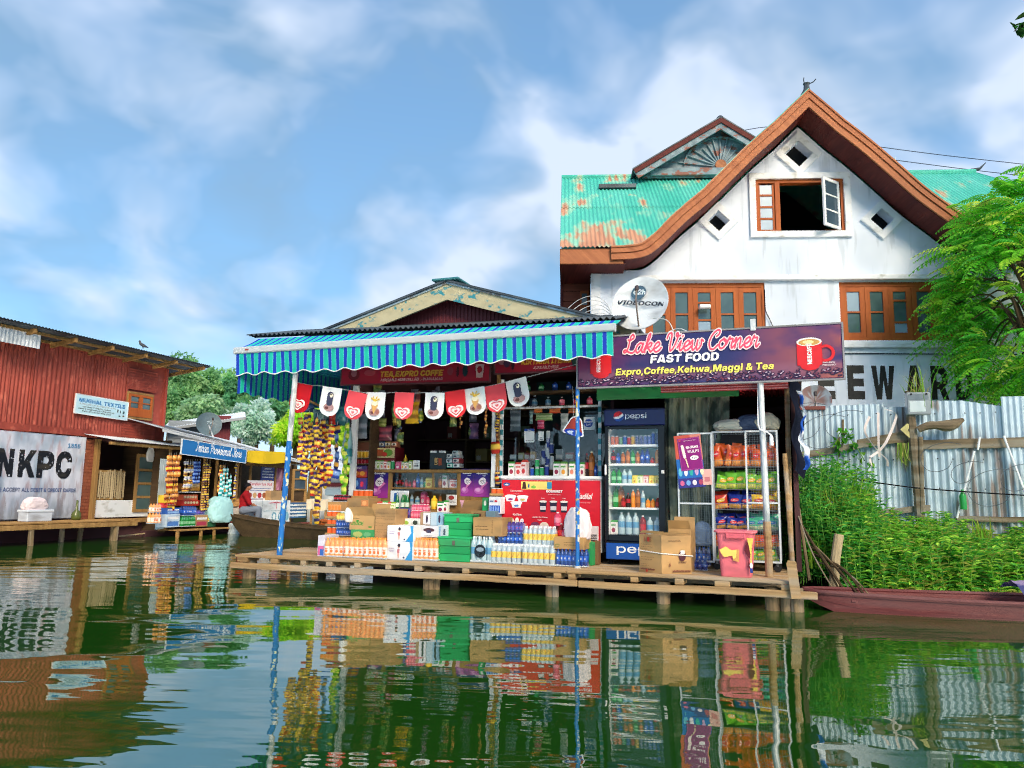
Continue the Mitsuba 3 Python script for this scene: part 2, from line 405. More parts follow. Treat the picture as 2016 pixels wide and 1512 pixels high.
# a brush script for the hand-lettered names: strokes on an x height of 1, capitals 1.8 tall; each letter is (strokes, advance)
_SC = {
 'a': ([[(.9, .8), (.6, 1), (.2, .75), (.1, .3), (.35, 0), (.7, .25), (.95, .95), (.85, .3), (1.05, .02), (1.35, .3)]], 1.2),
 'c': ([[(.85, .75), (.6, 1), (.2, .7), (.12, .3), (.4, 0), (.8, .15), (1.05, .4)]], .95),
 'e': ([[(.05, .3), (.5, .45), (.8, .75), (.6, 1), (.25, .75), (.15, .3), (.45, 0), (.85, .15), (1.05, .4)]], .95),
 'i': ([[(-.05, .3), (.3, .98), (.22, .3), (.42, .02), (.7, .3)], [(.42, 1.42), (.45, 1.47)]], .6),
 'k': ([[(-.05, .3), (.45, 1.4), (.5, 1.85), (.3, 1.75), (.15, .9), (.1, 0)], [(.12, .45), (.6, .95), (.85, .85), (.7, .55), (.25, .5), (.6, .3), (.85, .02), (1.15, .3)]], 1.05),
 'l': ([[(-.05, .3), (.45, 1.3), (.5, 1.8), (.3, 1.75), (.15, .8), (.2, .15), (.4, 0), (.65, .3)]], .6),
 'm': ([[(-.05, .6), (.2, .98), (.18, 0)], [(.18, .45), (.5, .98), (.66, .8), (.6, 0)], [(.6, .45), (.95, .98), (1.12, .8), (1.05, .2), (1.2, 0), (1.45, .3)]], 1.4),
 'n': ([[(-.05, .6), (.2, .98), (.18, 0)], [(.18, .45), (.55, .98), (.76, .8), (.7, .2), (.85, 0), (1.12, .3)]], 1.08),
 'o': ([[(.6, .97), (.2, .75), (.12, .3), (.4, 0), (.8, .25), (.85, .75), (.55, 1), (.7, .75), (1.1, .8)]], 1.0),
 'r': ([[(-.05, .4), (.25, 1.1), (.3, .9), (.65, .9), (.55, .3), (.7, .02), (.95, .3)]], .85),
 's': ([[(-.05, .3), (.45, 1.05), (.5, .7), (.72, .3), (.45, 0), (.1, .15)], [(.5, .0), (.85, .3)]], .75),
 't': ([[(-.05, .3), (.4, 1.55), (.25, .4), (.4, 0), (.7, .3)], [(.05, 1.08), (.65, 1.12)]], .62),
 'v': ([[(-.05, .6), (.2, .98), (.3, .1), (.45, 0), (.8, .75), (.7, 1), (1.0, .85)]], .9),
 'w': ([[(-.05, .6), (.18, .98), (.22, .25), (.42, 0), (.72, .4), (.8, .98), (.78, .25), (.95, 0), (1.3, .5), (1.25, 1), (1.5, .85)]], 1.4),
 'L': ([[(.25, 1.35), (.55, 1.3), (.95, 1.6), (.75, 1.9), (.5, 1.6), (.42, .6), (.15, .08), (-.1, .2), (.1, .35), (.6, .08), (1.1, .02), (1.4, .3)]], 1.35),
 'V': ([[(.0, 1.3), (.1, 1.7), (.4, 1.85), (.55, 1.5), (.5, .5), (.65, .03), (1.0, .4), (1.3, 1.3), (1.25, 1.8), (1.05, 1.7), (1.2, 1.45), (1.6, 1.55)]], 1.5),
 'C': ([[(.95, 1.25), (1.2, 1.45), (1.25, 1.8), (.9, 1.85), (.4, 1.4), (.15, .7), (.35, .1), (.8, 0), (1.25, .4)]], 1.3),
 'I': ([[(.1, 1.5), (.4, 1.8), (.9, 1.75)], [(.6, 1.78), (.45, .7), (.2, .05), (-.1, .2), (.1, .4)]], .95),
 'P': ([[(.5, 1.75), (.4, .6), (.2, -.1)], [(.05, 1.3), (.3, 1.8), (.9, 1.9), (1.15, 1.5), (.85, 1.0), (.45, .95)]], 1.1),
 'S': ([[(1.0, 1.4), (1.05, 1.75), (.75, 1.9), (.4, 1.6), (.6, 1.0), (.85, .5), (.5, .02), (.05, .15), (.0, .5)]], 1.05),
 ' ': ([], .7)}
def script(t, x, y, h, w=None, pen=.26, slant=.22, grow=0.0):
    gs, cx = [], 0.0
    for ch in t:
        st, adv = _SC[ch]
        for s in st: gs.append(LineString(curve([(cx + a, b) for a, b in s], 5)).buffer(pen / 2 + grow, 3))
        cx += adv
    g = affinity.affine_transform(union_all(gs), [1, slant, 0, 1, 0, 0]).simplify(.015)
    sx = (w / cx) if w else h / 1.8
    return affinity.affine_transform(g, [sx, 0, 0, h / 1.8, x, y])


wood('brown_siding', '8a4a36', '6a3428', H.u, .65, .5)
wood('pale_wood', 'd0bd98', '9a8866', (0, 0, 1), .7)
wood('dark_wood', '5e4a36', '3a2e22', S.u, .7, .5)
scene['dark_glass'] = two(prin(lambda p, n, uv: mix(lin('2c4248'), lin('5a7476'), fbm(p.x * 3, p.y * 3, p.z * 2.5, 3)), .08, .7))
scene['frosted_glass'] = two(prin('8aa4b8', .2, .6))
scene['clear_glass'] = two(prin('3c5060', .05, .8))
scene['cream_cloth'] = two(prin('ded8b8', .9, .1))
scene['green_paint'] = two(prin('3f7a5a', .5, .3))
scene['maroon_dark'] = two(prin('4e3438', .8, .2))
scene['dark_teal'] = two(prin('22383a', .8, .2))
scene['black_gloss'] = two(prin('0e0f16', .25, .5))
scene['teal_sheet'] = two(prin('3c7c84', .55, .4))
scene['maroon_sheet'] = two(prin('6e2c34', .55, .4))
scene['bright_red_sheet'] = two(prin('c83c40', .5, .4))
scene['print'] = two(prin(VC, .38, .35))
scene['awning_cloth'] = two(prin(VC, .7, .2))
wood('red_boat', '8a4a40', '5a2c2a', (.3, .95, 0), .6, .8)
wood('weathered_boards', '9aa0a4', '6a7278', (1, 0, 0), .8)
scene['green_stem'] = two(prin('5a8a38', .7, .2))
# ------------------------------------------------------------------ water and land
put('water', trimesh.Trimesh([(-220, -25, 0), (220, -25, 0), (220, 260, 0), (-220, 260, 0)], [(0, 1, 2), (0, 2, 3)], process=False), 'water_surface', smooth=False,
    label='rippled dark green canal water mirroring the shops and the sky', kind='structure')
def bank_mesh():
    P = [(3.2, 8.9), (20, 8.6), (60, 20), (60, 160), (-80, 160), (-60, 60), (-30, 40), (-14.5, 31), (-11.5, 24.5), (-12.2, 15), (-15, 8), (-30, -2), (-90, 0), (-90, 165), (70, 165), (70, 0), (14, 6.4)]
    land = Polygon([(3.0, 10.6), (7, 9.7), (20, 7.8), (90, 10), (90, 170), (-120, 170), (-120, 5), (-22, 5), (-14.5, 12.5), (-12.0, 18), (-10.2, 24), (-7.4, 30.5), (-5.6, 31), (-4.6, 24), (-2.6, 15), (-.6, 13.2)])
    m = extrude(land, .5); m = m.subdivide_to_size(3.0); v = m.vertices; d = np.array([land.exterior.distance(Point(p[:2])) for p in v]); top = v[:, 2] > .25
    v[:, 2] = np.where(top, np.clip(d * .30, .03, .45) + .06 * meshkit.fbm(v * .9, 3), -.5); m.vertices = v; return m
put('ground', bank_mesh(), 'earth', label='dark earth bank along the edge of the canal', kind='structure')

# ------------------------------------------------------------------ the white house
house = thing('house', 'large white plastered house with a flared brown gable and a rusty turquoise sheet roof', 'house')
OH = -.75
lowp = [(4.126, 9.19), (4.64, 8.72), (5.12, 8.29), (5.64, 7.77), (6.15, 7.25), (6.65, 6.82), (7.14, 6.42), (7.75, 6.12), (8.3, 6.02)]
prof = [(8.25 - u, z) for u, z in lowp[::-1]]
prof[0:3] = [(.05, 6.00), (.58, 6.03), (.95, 6.19)]
# underside of the gable roof, (u, z), from its flared foot over the sharp apex and down again
_l = curve(prof[:-1], 4); _r = curve(lowp[1:], 4); TOP = np.array([4.126, 9.24])
PR = np.vstack([_l, TOP + (_l[-1] - TOP) * .5, TOP, TOP + (_r[0] - TOP) * .5, _r])
apex = int(np.argmax(PR[:, 1]))
def off(P, d):
    t = np.gradient(P, axis=0); n = np.stack([-t[:, 1], t[:, 0]], -1) / np.linalg.norm(t, axis=1, keepdims=True); q = P + n * d; q[apex] = P[apex] + (0, d * 1.36)
    for i in (apex - 1, apex + 1): q[i] = P[i] + np.array([(-.69 if i < apex else .69), .72]) * d
    return q
wl = [(u, z - .05) for u, z in PR]
openings = []
def hole(x0, y0, x1, y1):
    (a, b), (c, d) = H.at(x0, y1, 0), H.at(x1, y0, 0); openings.append(rect2(a, b, c, d)); return a, c, b, d
ATT = hole(1489, 352, 1659, 457); WL_ = hole(1271, 556, 1505, 672); WR = hole(1657, 554, 1893, 670)
DIA = []
for x, y, r in ((1571, 304, .30), (1414, 436, .235), (1735, 433, .245)):
    u, z = H.at(x, y, 0); DIA.append((u, z, r)); openings.append(Polygon([(u - r, z), (u, z - r), (u + r, z), (u, z + r)]))
wallo = Polygon([(-.32, .2), *[(u, z) for u, z in wl if -.2 < u < 8.5], (8.6, .2)]).union(rect2(-.32, .2, 8.6, 6.0)).difference(union_all(openings))
put('front_wall', vprism(wallo, 0, .25), 'plaster', H, house, smooth=False)
put('back_wall', cat(box(-.3, 8.6, 5.6, 5.8, .2, 6.2), box(8.35, 8.6, .26, 5.6, .2, 6.2), box(-.30, -.1, .9, 5.6, .2, 6.2)), 'plaster', H, house, smooth=False)
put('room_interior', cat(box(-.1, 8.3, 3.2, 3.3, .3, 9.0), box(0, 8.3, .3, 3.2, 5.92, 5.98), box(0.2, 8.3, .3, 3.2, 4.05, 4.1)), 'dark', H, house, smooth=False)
for s, nm in ((1, 'bargeboard'), (-1, 'bargeboard')):
    seg = PR[apex:] if s > 0 else PR[:apex + 1]
    o2 = off(PR, .25); o1 = off(PR, .13); sel = slice(apex, None) if s > 0 else slice(0, apex + 1)
    def strip(A, B): return Polygon([*A[sel], *B[sel][::-1]]).buffer(0)
    bb = put('bargeboard', vprism(strip(PR, o1), OH - .045, OH), 'barge_wood', H, house, smooth=False)
    put('board', vprism(strip(off(PR, .135), o2), OH - .075, OH), 'barge_wood', H, bb, smooth=False)
    put('moulding', vprism(strip(off(PR, .240), off(PR, .272)), OH - .10, OH - .076), 'barge_wood', H, bb, smooth=False)
    # soffit planks under the overhang
    so = put('soffit', vprism(strip(off(PR, .004), off(PR, .03)), OH + .004, -.002), 'soffit_wood', H, house, smooth=False)
    if s > 0:
        L = np.concatenate([[0], np.cumsum(np.linalg.norm(np.diff(seg, axis=0), axis=1))])
        for i in range(34):
            a, b = i * .135 + .25, i * .135 + .372
            if b > L[-1]: break
            q = [np.array([np.interp(t, L, seg[:, k]) for k in (0, 1)]) for t in (a, b)]; n = np.array([-(q[1] - q[0])[1], (q[1] - q[0])[0]]); n /= np.linalg.norm(n)
            j = rng.uniform(.004, .010)
            put('plank', vprism(Polygon([q[0] - n * .012 * 0, q[1], q[1] - n * j, q[0] - n * j]), OH + .012, -.006), 'soffit_wood', H, so, smooth=False)
    g = off(PR, .275)[sel]; t = off(PR, .295)[sel]
    put('gable_roof', vprism(Polygon([*g, *t[::-1]]).buffer(0), OH - .06, 5.5), 'turquoise_sheet', H, house, smooth=False)
# flared foot on the street side: the boxed eave and brown cladding
u0, z0 = H.at(1110, 490, -.35)
put('eave_board', box(-1.0, .30, -.72, -.68, 5.93, 6.26, .01), 'barge_wood', H, house)
put('eave_soffit', cat(box(-1.0, .35, -.68, .8, 5.93, 5.96)), 'soffit_wood', H, house)
sd = put('side_cladding', box(-.98, -.33, .80, .86, 1.0, 5.93), 'dark', H, house)
for i in range(20):
    z = 1.2 + i * .24
    put('plank', box(-.985, -.335, .772 + rng.uniform(0, .006), .80, z, z + .228, .006), 'brown_siding', H, sd)
put('corner_post', box(-.345, -.14, -.06, -.002, 1.0, 5.92, .01), 'white_trim', H, house)
put('corner_board', box(-1.0, -.94, .745, .79, 1.0, 5.93, .006), 'soffit_wood', H, house)
sw = put('window', box(-.55, -.36, .70, .765, 5.0, 5.75, .01), 'brown_wood', H, house)
for z in (5.08, 5.42): put('pane', box(-.52, -.40, .692, .698, z, z + .26), 'dark_glass', H, sw)
put('junction_box', box(-.60, -.34, .55, .69, 4.72, 5.02, .015), "green_paint", H, house)

# main roof behind the gable, its ridge along the front
ra, rb = H.at(1108, 489, -.75), H.at(1108, 351, 3.4); re = H.at(1912, 342, 3.4)
zr, ze, ul, ur = rb[1], ra[1] + .02, -1.0, re[0] + .1
def main_roof():
    out = []
    for i, (a, b) in enumerate(((0, .52), (.50, 1.0))):
        p0 = np.array([ul, -.78 + (3.4 + .78) * a, ze + (zr - ze) * a + .012 * i]); p1 = np.array([ul, -.78 + 4.18 * b, ze + (zr - ze) * b + .012 * i])
        out.append(corrugated(p0, (4.6, 0, 0), p1 - p0, .093, .016, 6, 60))
    return out
def clear_of_gable(m):
    g = off(PR, .285); c = m.triangles_center; keep = c[:, 2] > np.interp(c[:, 0], g[:, 0], g[:, 1], left=0, right=0) - .06
    m.update_faces(keep); m.remove_unreferenced_vertices(); return m
rf = put('main_roof', clear_of_gable(cat(*main_roof())), 'turquoise_sheet', H, house, smooth=True)
hip = Polygon([(5.0, 0), (9.9, 0), (9.4, 1.0), (7.75, 4.18), (5.0, 4.18)])
p0 = np.array([5.0, -.78, ze]); sl = np.array([0, 4.18, zr - ze])
def right_roof():
    m = corrugated(p0, (5.3, 0, 0), sl, .093, .013, 6, 90); v = m.vertices; k = (v[:, 1] + .78) / 4.18
    lim = ur + (1 - k) * 2.2; v[:, 0] = np.minimum(v[:, 0], lim); m.vertices = v; return m
put('sheet', clear_of_gable(right_roof()), 'turquoise_sheet', H, rf, smooth=True)
put('back_slope', cat(*[trimesh.Trimesh([(ul, 3.4, zr), (ur, 3.4, zr), (ur + 2, 7.6, ze), (ul, 7.6, ze)], [(0, 1, 2), (0, 2, 3)], process=False), trimesh.Trimesh([(ur, 3.4, zr), (ur + 2.2, -.78, ze), (ur + 2, 7.6, ze)], [(0, 1, 2)], process=False)]), 'turquoise_sheet', H, rf, smooth=False)
put('ridge_cap', tube([(ul, 3.4, zr + .02), (ur, 3.4, zr + .02)], .07, 8), 'turquoise_sheet', H, rf)
q0, q1 = H.at(1178, 374, 2.7), H.at(1251, 371, 2.7)
put('vent_slot', box(q0[0], q1[0], 2.42, 2.75, q0[1] - .06, q0[1] + .05, .01), 'dull_sheet', H, rf)
# the small older gable on the ridge, with a carved fan
VG = 3.0
A_ = H.at(1415, 246, VG); Lf = H.at(1246, 346, VG); Rr = (2 * A_[0] - Lf[0] - .25, Lf[1])
dg = put('dormer_gable', vprism(Polygon([(Lf[0] + .25, Lf[1] - .05), A_, (Rr[0] - .25, Rr[1] - .05)]), VG + .03, VG + .08), 'peeling_paint', H, house, smooth=False)
for P_ in ((Lf, A_), (A_, Rr)):
    a, b = np.array(P_[0]), np.array(P_[1]); n = np.array([-(b - a)[1], (b - a)[0]]); n /= np.linalg.norm(n)
    put('bargeboard', vprism(Polygon([a - n * .22, b - n * .22, b, a]), VG - .30, VG - .25), 'peeling_paint', H, dg, smooth=False)
    put('moulding', vprism(Polygon([a - n * .08, b - n * .08, b + n * .03, a + n * .03]), VG - .34, VG - .302), 'soffit_wood', H, dg, smooth=False)
    put('roof_slope', vprism(Polygon([a + n * .04, b + n * .04, b + n * .07, a + n * .07]), VG - .34, VG + 3.4), 'dull_sheet', H, dg, smooth=False)
put('tie_beam', box(Lf[0] + .45, Rr[0] - .4, VG - .06, VG + .02, Lf[1] - .02, Lf[1] + .17, .01), 'peeling_paint', H, dg)
fc = (A_[0] + .02, Lf[1] + .20)
for i in range(13):
    an = math.radians(8 + i * 13.7); L = min(.98, 1.0 / max(.55, abs(math.cos(an)) * .9 + abs(math.sin(an)) * .92)) * (.86 if 2 < i < 10 else 1.1)
    put('fan_rib', tube([(fc[0] + .16 * math.cos(an), VG - .01, fc[1] + .16 * math.sin(an)), (fc[0] + L * math.cos(an), VG - .01, fc[1] + L * math.sin(an))], .022, 5), 'peeling_paint', H, dg)
put('fan_arch', tube([(fc[0] + .93 * math.cos(t), VG - .02, fc[1] + .80 * math.sin(t)) for t in np.linspace(.1, 3.04, 22)], .028, 5), 'peeling_paint', H, dg)
put('fan_hub', lathe([(0, 0), (.14, 0), (.14, .05), (0, .05)], 14), 'barge_wood', H.M @ plane((fc[0], VG + .0, fc[1] + .05), (1, 0, 0), (0, 0, 1)), dg)
put('ridge_ornament', cat(lathe([(0, 0), (.13, 0), (.09, .10), (.05, .14), (0, .14)], 8, (A_[0], VG - .2, A_[1] + .0))), 'dull_sheet', H, dg)
# finials of the ridges
fu, fz = PR[apex][0], PR[apex][1] + .36
put('roof_finial', cat(lathe([(0, -.05), (.13, -.05), (.07, .06), (.055, .16), (.075, .20), (0, .21)], 8, (fu, OH + .05, fz)), tube([(fu + .05, OH + .05, fz + .19), (fu + .13, OH, fz + .21), (fu + .18, OH, fz + .27)], .012, 5), tube([(fu - .04, OH + .05, fz + .18), (fu - .07, OH, fz + .26), (fu - .06, OH, fz + .31)], .011, 5)), 'dull_sheet', H, house)
put('roof_finial', tube([(ur - .1, 3.4, zr + .05), (ur + .12, 3.4, zr + .1), (ur + .28, 3.4, zr + .26)], [.05, .035, .012], 6), 'dull_sheet', H, house)

# windows: brown timber casements, each with its sashes and panes
def sash(up, a, b, c, d, v, rows, M=None, fw=.045, pane='dark_glass', mat='brown_wood', cols=1):
    s = put('sash', cat(box(a, a + fw, v, v + .05, c, d), box(b - fw, b, v, v + .05, c, d), box(a + fw, b - fw, v, v + .05, c, c + fw), box(a + fw, b - fw, v, v + .05, d - fw, d)), mat, M if M is not None else H, up, smooth=False)
    hs = [c + fw + (d - c - 2 * fw) * t for t in rows]
    return s, hs
def windows(o, layout):
    a, b, c, d = o; w = put('window', cat(box(a, b, .04, .16, c, c + .07), box(a, b, .04, .16, d - .09, d), box(a, a + .06, .04, .16, c + .07, d - .09), box(b - .06, b, .04, .16, c + .07, d - .09)), 'brown_wood', H, house, smooth=False)
    n = len(layout); W_ = (b - a - .12) / n
    for i, rows in enumerate(layout):
        x0, x1 = a + .06 + i * W_, a + .06 + (i + 1) * W_; f = .105
        v = .055 - .006 * (i % 2)
        rows = [c + .07 + f + (d - c - .16 - 2 * f) * r for r in rows]
        put('stile', cat(box(x0 + .003, x0 + f, v, v + .06, c + .072, d - .092), box(x1 - f, x1 - .003, v, v + .06, c + .072, d - .092)), 'brown_wood', H, w, smooth=False)
        for r, h in [(c + .07 + f / 2, f / 2), (d - .09 - f / 2, f / 2)] + [(r, .018) for r in rows[1:-1]]: put('rail', box(x0 + f, x1 - f, v + .004, v + .055, r - h, r + h), 'brown_wood', H, w, smooth=False)
        for r0, r1 in zip(rows[:-1], rows[1:]): put('pane', box(x0 + f, x1 - f, v + .034, v + .040, r0, r1), 'dark_glass' if (i * 7 + int(r0 * 10)) % 5 else 'frosted_glass', H, w, smooth=False)
    return w
windows(WL_, [(0, .47, 1), (0, .47, 1), (0, .33, .75, 1), (0, .47, 1), (0, .47, 1)])
windows(WR, [(0, .50, 1), (0, .50, 1), (0, .25, .78, 1), (0, .50, 1), (0, .50, 1)])
put('curtain', box(WR[0] + 1.06, WR[0] + 1.36, .13, .15, WR[2] + .12, WR[2] + .72, .004), 'cream_cloth', H, house)
# attic window: fixed sash, dark opening, one sash swung out
a, b, c, d = ATT
aw = put('window', cat(box(a, b, .0, .16, d - .07, d), box(a, a + .06, .0, .16, c, d - .07), box(b - .06, b, 0, .16, c, d - .07), box(a + .42, a + .52, 0, .16, c, d - .07), box(a + .06, a + .42, .0, .16, c, c + .05), box(b - .40, b - .06, .02, .16, c, c + .05)), 'brown_wood', H, house, smooth=False)
for i in range(1, 4): put('rail', box(a + .11, a + .37, .042, .078, c + .05 + i * (d - c - .12) / 4 - .02, c + .05 + i * (d - c - .12) / 4 + .02), 'brown_wood', H, aw, smooth=False)
for x in (a + .06, a + .37): put('stile', box(x, x + .05, .04, .08, c + .05, d - .07), 'brown_wood', H, aw, smooth=False)
for i in range(4): put('pane', box(a + .11, a + .37, .06, .065, c + .07 + i * (d - c - .12) / 4, c + .03 + (i + 1) * (d - c - .12) / 4), 'frosted_glass', H, aw, smooth=False)
MS = H.M @ pose(WORLD, b - .10, 0, 0, 38)
def swung(x0, x1, z0, z1, v0=-.02, v1=.02): return box(x0, x1, v0, v1, z0, z1)
ww, zz0, zz1 = .56, c + .03, d - .08
sh = put('open_sash', cat(swung(-ww, -ww + .06, zz0, zz1), swung(-.06, 0, zz0, zz1), swung(-ww + .06, -.06, zz0, zz0 + .06), swung(-ww + .06, -.06, zz1 - .06, zz1)), 'white_trim', MS, aw, smooth=False)
for i in (1, 2): put('pane', swung(-ww + .06, -.06, zz0 + .06, zz1 - .06, -.003, .003), 'clear_glass', MS, aw, smooth=False) if i == 1 else None
put('glazing_bar', cat(*[swung(-ww + .06, -.06, zz0 + (zz1 - zz0) * t - .015, zz0 + (zz1 - zz0) * t + .015, -.012, .012) for t in (.34, .66)]), 'white_trim', MS, aw, smooth=False)
for u, z, r in DIA: put('vent_backing', box(u - r - .1, u + r + .1, .27, .30, z - r - .1, z + r + .1), 'dark', H, house)  # added dark boards that stand for the unlit attic behind the diamonds
put('window_surround', vprism(rect2(a - .13, c - .13, b + .13, d + .13).difference(rect2(a, c, b, d)), -.07, -.001), 'white_trim', H, house, smooth=False)
for u, z, r in DIA:
    D0, D1 = [Polygon([(u - q, z), (u, z - q), (u + q, z), (u, z + q)]) for q in (r, r + .19)]
    k = put('diamond_surround', vprism(D1.difference(D0), -.065, -.002), 'white_trim', H, house, smooth=False)
e0, e1 = H.at(1257, 552, -.1), H.at(1883, 549, -.1)
put('ledge', box(e0[0], 8.3, -.11, -.002, e0[1], e0[1] + .11, .012), 'white_trim', H, house)
put('window_sill', box(WR[0] - .1, 8.3, -.10, -.002, WR[2] - .17, WR[2] - .02, .012), 'white_trim', H, house)
put('conduit', tube([(WR[0] - .2, -.03, WR[2] - .28), (8.3, -.03, WR[2] - .30)], .012, 5), 'dull_sheet', H, house)
l0, l1 = H.at(1668, 786, 0), H.at(1668, 720, 0)
for i, (ch, x) in enumerate(zip('LEEWARD', (1557, 1627, 1685, 1739, 1800, 1850, 1898))):
    u = H.at(x, 752, 0)[0]
    put('lettering', art([(text(ch, 0, 0, l1[1] - l0[1], 900, w=.34 if ch != 'W' else .46), '0c1014')], H.M @ upright(u, -.001, l0[1]), .004), 'vc', None, house)

# ------------------------------------------------------------------ the red building on the canal
red = thing('red_building', 'two storey building clad in rust red corrugated sheet with a dark lean-to roof', 'building')
put('cladding_backing', cat(box(-4.5, 2.6, .03, .15, 2.50, 4.52), box(2.5, 2.6, .02, 3.3, .5, 4.2), box(-4.5, 2.6, 3.3, 3.4, .3, 4.1)), 'red_sheet', R, red, smooth=False)
x = -4.45
for i, (w, top) in enumerate([(.9, 4.56), (.9, 4.56), (.75, 4.55), (.60, 4.55), (1.0, 4.54), (.40, 4.54), (.55, 4.53), (.68, 4.53)]):
    put('panel', corrugated((x + .01, -.004 * (i % 2), 2.44 + .02 * (i % 3)), (w + .02, 0, 0), (0, 0, top - 2.46), .09 if i not in (1, 4) else .12, .016 if i != 1 else .006, 6, 1), 'red_sheet', R, red, smooth=True); x += w
for i, (a0, a1, b0, b1) in enumerate([(1.28, 2.25, 3.78, 4.32), (1.2, 2.3, 2.5, 2.92)]):
    put('panel', corrugated((a0, -.022, b0), (0, 0, b1 - b0), (a1 - a0, 0, 0), .07, .010, 6, 1), 'red_sheet', R, red, smooth=True)
for uu in (-3.55, -2.65, -1.36, .28, 1.25): put('joint_batten', box(uu, uu + .022, -.03, -.012, 2.55, 4.5), 'red_sheet', R, red)
put('skirting_strip', box(-4.5, 1.2, -.03, -.012, 2.46, 2.62, .004), 'red_sheet', R, red)
put('corner_trim', box(2.56, 2.63, -.03, .06, .5, 4.5, .006), 'red_sheet', R, red)
# lean-to roof
rp0, rp1 = np.array([-4.6, -.85, 4.72]), np.array([3.32, -.85, 4.66])
rr = put('roof', corrugated((-4.6, -.85, 4.70), (7.95, 0, -.04), (0, 4.6, -.60), .08, .014, 6, 3), 'dull_sheet', R, red, smooth=True)
put('sheet', corrugated((-4.6, -.83, 4.672), (7.9, 0, -.04), (0, 4.6, -.60), .08, .014, 6, 3), 'dull_sheet', R, rr, smooth=True)
for i in range(6): put('rafter', hull([(-2.0 + i * 1.02 + q, v, 4.60 - (v + .8) * .13 + z) for q in (0, .07) for v in (-.78, 1.2) for z in (-.06, .04)]), 'tan_wood', R, red)
for v in (-.6, -.15): put('purlin', box(-4.5, 3.15, v, v + .07, 4.585 - (v + .8) * .13, 4.64 - (v + .8) * .13), 'tan_wood', R, red)
put('gable_sheet', corrugated((-2.6, -.55, 4.25), (.95, 0, 0), (0, 0, .33), .09, .01, 6, 1), 'pale_roof', R, red, smooth=True)
# window with two leaves
w0, w1 = R.at(250, 767, 0)[0] - .02, R.at(297, 825, 0)[0]
rw = put('window', cat(box(w0, w1, -.05, -.015, 3.02, 3.08), box(w0, w1, -.05, -.015, 3.66, 3.72), box(w0, w0 + .05, -.05, -.015, 3.08, 3.66), box(w1 - .05, w1, -.05, -.015, 3.08, 3.66)), 'tan_wood', R, red, smooth=False)
for k in (0, 1):
    a, b = w0 + .05 + k * (w1 - w0 - .1) / 2, w0 + .05 + (k + 1) * (w1 - w0 - .1) / 2
    put('leaf_frame', cat(box(a, a + .06, -.075, -.05, 3.08, 3.66), box(b - .06, b, -.075, -.05, 3.08, 3.66), box(a + .06, b - .06, -.073, -.05, 3.08, 3.30), box(a + .06, b - .06, -.073, -.05, 3.6, 3.66), box(a + .06, b - .06, -.073, -.05, 3.43, 3.46)), 'brown_wood', R, rw, smooth=False)
    for z in (3.30, 3.46): put('pane', box(a + .06, b - .06, -.046, -.04, z, z + .13), 'dark_glass', R, rw, smooth=False)
# ground floor: lettered sheet wall, brick pier, dark porch with slats, door
lw = put('lettered_wall', cat(corrugated((-4.4, .0, .52), (4.62, 0, 0), (0, 0, 1.92), .30, .006, 6, 1), box(-4.4, .22, .03, .10, .5, 2.44)), 'grubby_sheet', R, red, smooth=False)
nz0, nz1 = R.at(60, 940, 0)[1], R.at(60, 886, 0)[1]
for ch, xa, xb in (('N', -5, 26), ('K', 36, 70), ('P', 73, 106), ('C', 110, 141)):
    ua, ub = R.at(xa, 910, 0)[0], R.at(xb, 910, 0)[0]
    g = text(ch, 0, 0, nz1 - nz0, 900, w=ub - ua); chips = union_all([ell(rng.uniform(-.3, .3), rng.uniform(0, .7), rng.uniform(.005, .022), rng.uniform(.005, .03)) for _ in range(26)])
    put('lettering', art([(g.difference(chips), '14161e')], R.M @ upright((ua + ub) / 2, -.011, nz0), .002), 'vc', None, lw)
put('lettering', art([(text('WE ACCEPT ALL DEBIT & CREDIT CARDS', 0, 0, .085, 700, w=2.0), '4a5f8e')], R.M @ upright(-.95, -.011, 1.12), .001), 'vc', None, lw)
put('lettering', art([(text('1855', 0, 0, .10, 700), '3f7cae')], R.M @ upright(-.1, -.011, 2.16), .001), 'vc', None, lw)
pier = put('brick_pier', box(.24, .52, .03, .4, .45, 2.4), 'brick_clay', R, red)
for i in range(24):
    z = .47 + i * .08
    for k in (0, 1):
        a = .24 + (k * .14 if i % 2 else (k * .19)); b = min(.52, a + (.135 if i % 2 else (.185 if k == 0 else .09)))
        put('brick', box(a + .004, b - .004, .010 + rng.uniform(0, .008), .035, z, z + .068, .004), 'brick_clay', R, pier)
put('post', box(.46, .56, -.12, .0, .45, 2.42, .01), 'tan_wood', R, red)
put('porch_interior', cat(box(.52, 2.5, 1.2, 1.25, .5, 2.5), box(.52, .56, .1, 1.2, .5, 2.5), box(.5, 2.5, .0, 1.2, 2.40, 2.46)), 'maroon_dark', R, red, smooth=False)
po = put('porch_roof', corrugated((.12, -1.05, 2.36), (3.0, 0, -.02), (0, 1.05, .16), .076, .010, 6, 2), 'pale_roof', R, red, smooth=True)
put('beam', box(.1, 3.0, -.95, -.86, 2.25, 2.32, .01), 'tan_wood', R, po)
put('low_wall', box(.52, 2.48, -.06, .0, .50, .93, .01), 'white_trim', R, red)
sl = put('slat_screen', cat(box(.55, 1.42, -.05, -.02, .94, .99), box(.55, 1.42, -.05, -.02, 1.62, 1.67)), 'tan_wood', R, red)
for i in range(14):
    a = .57 + i * .061; put('slat', rot(box(a, a + rng.choice((.022, .030, .04)), -.075, -.052, .95 + rng.uniform(0, .05), 1.66 + rng.uniform(-.05, .06)), rng.uniform(-1.5, 1.5), (0, 1, 0), (a, 0, 1.3)), 'pale_wood', R, sl)
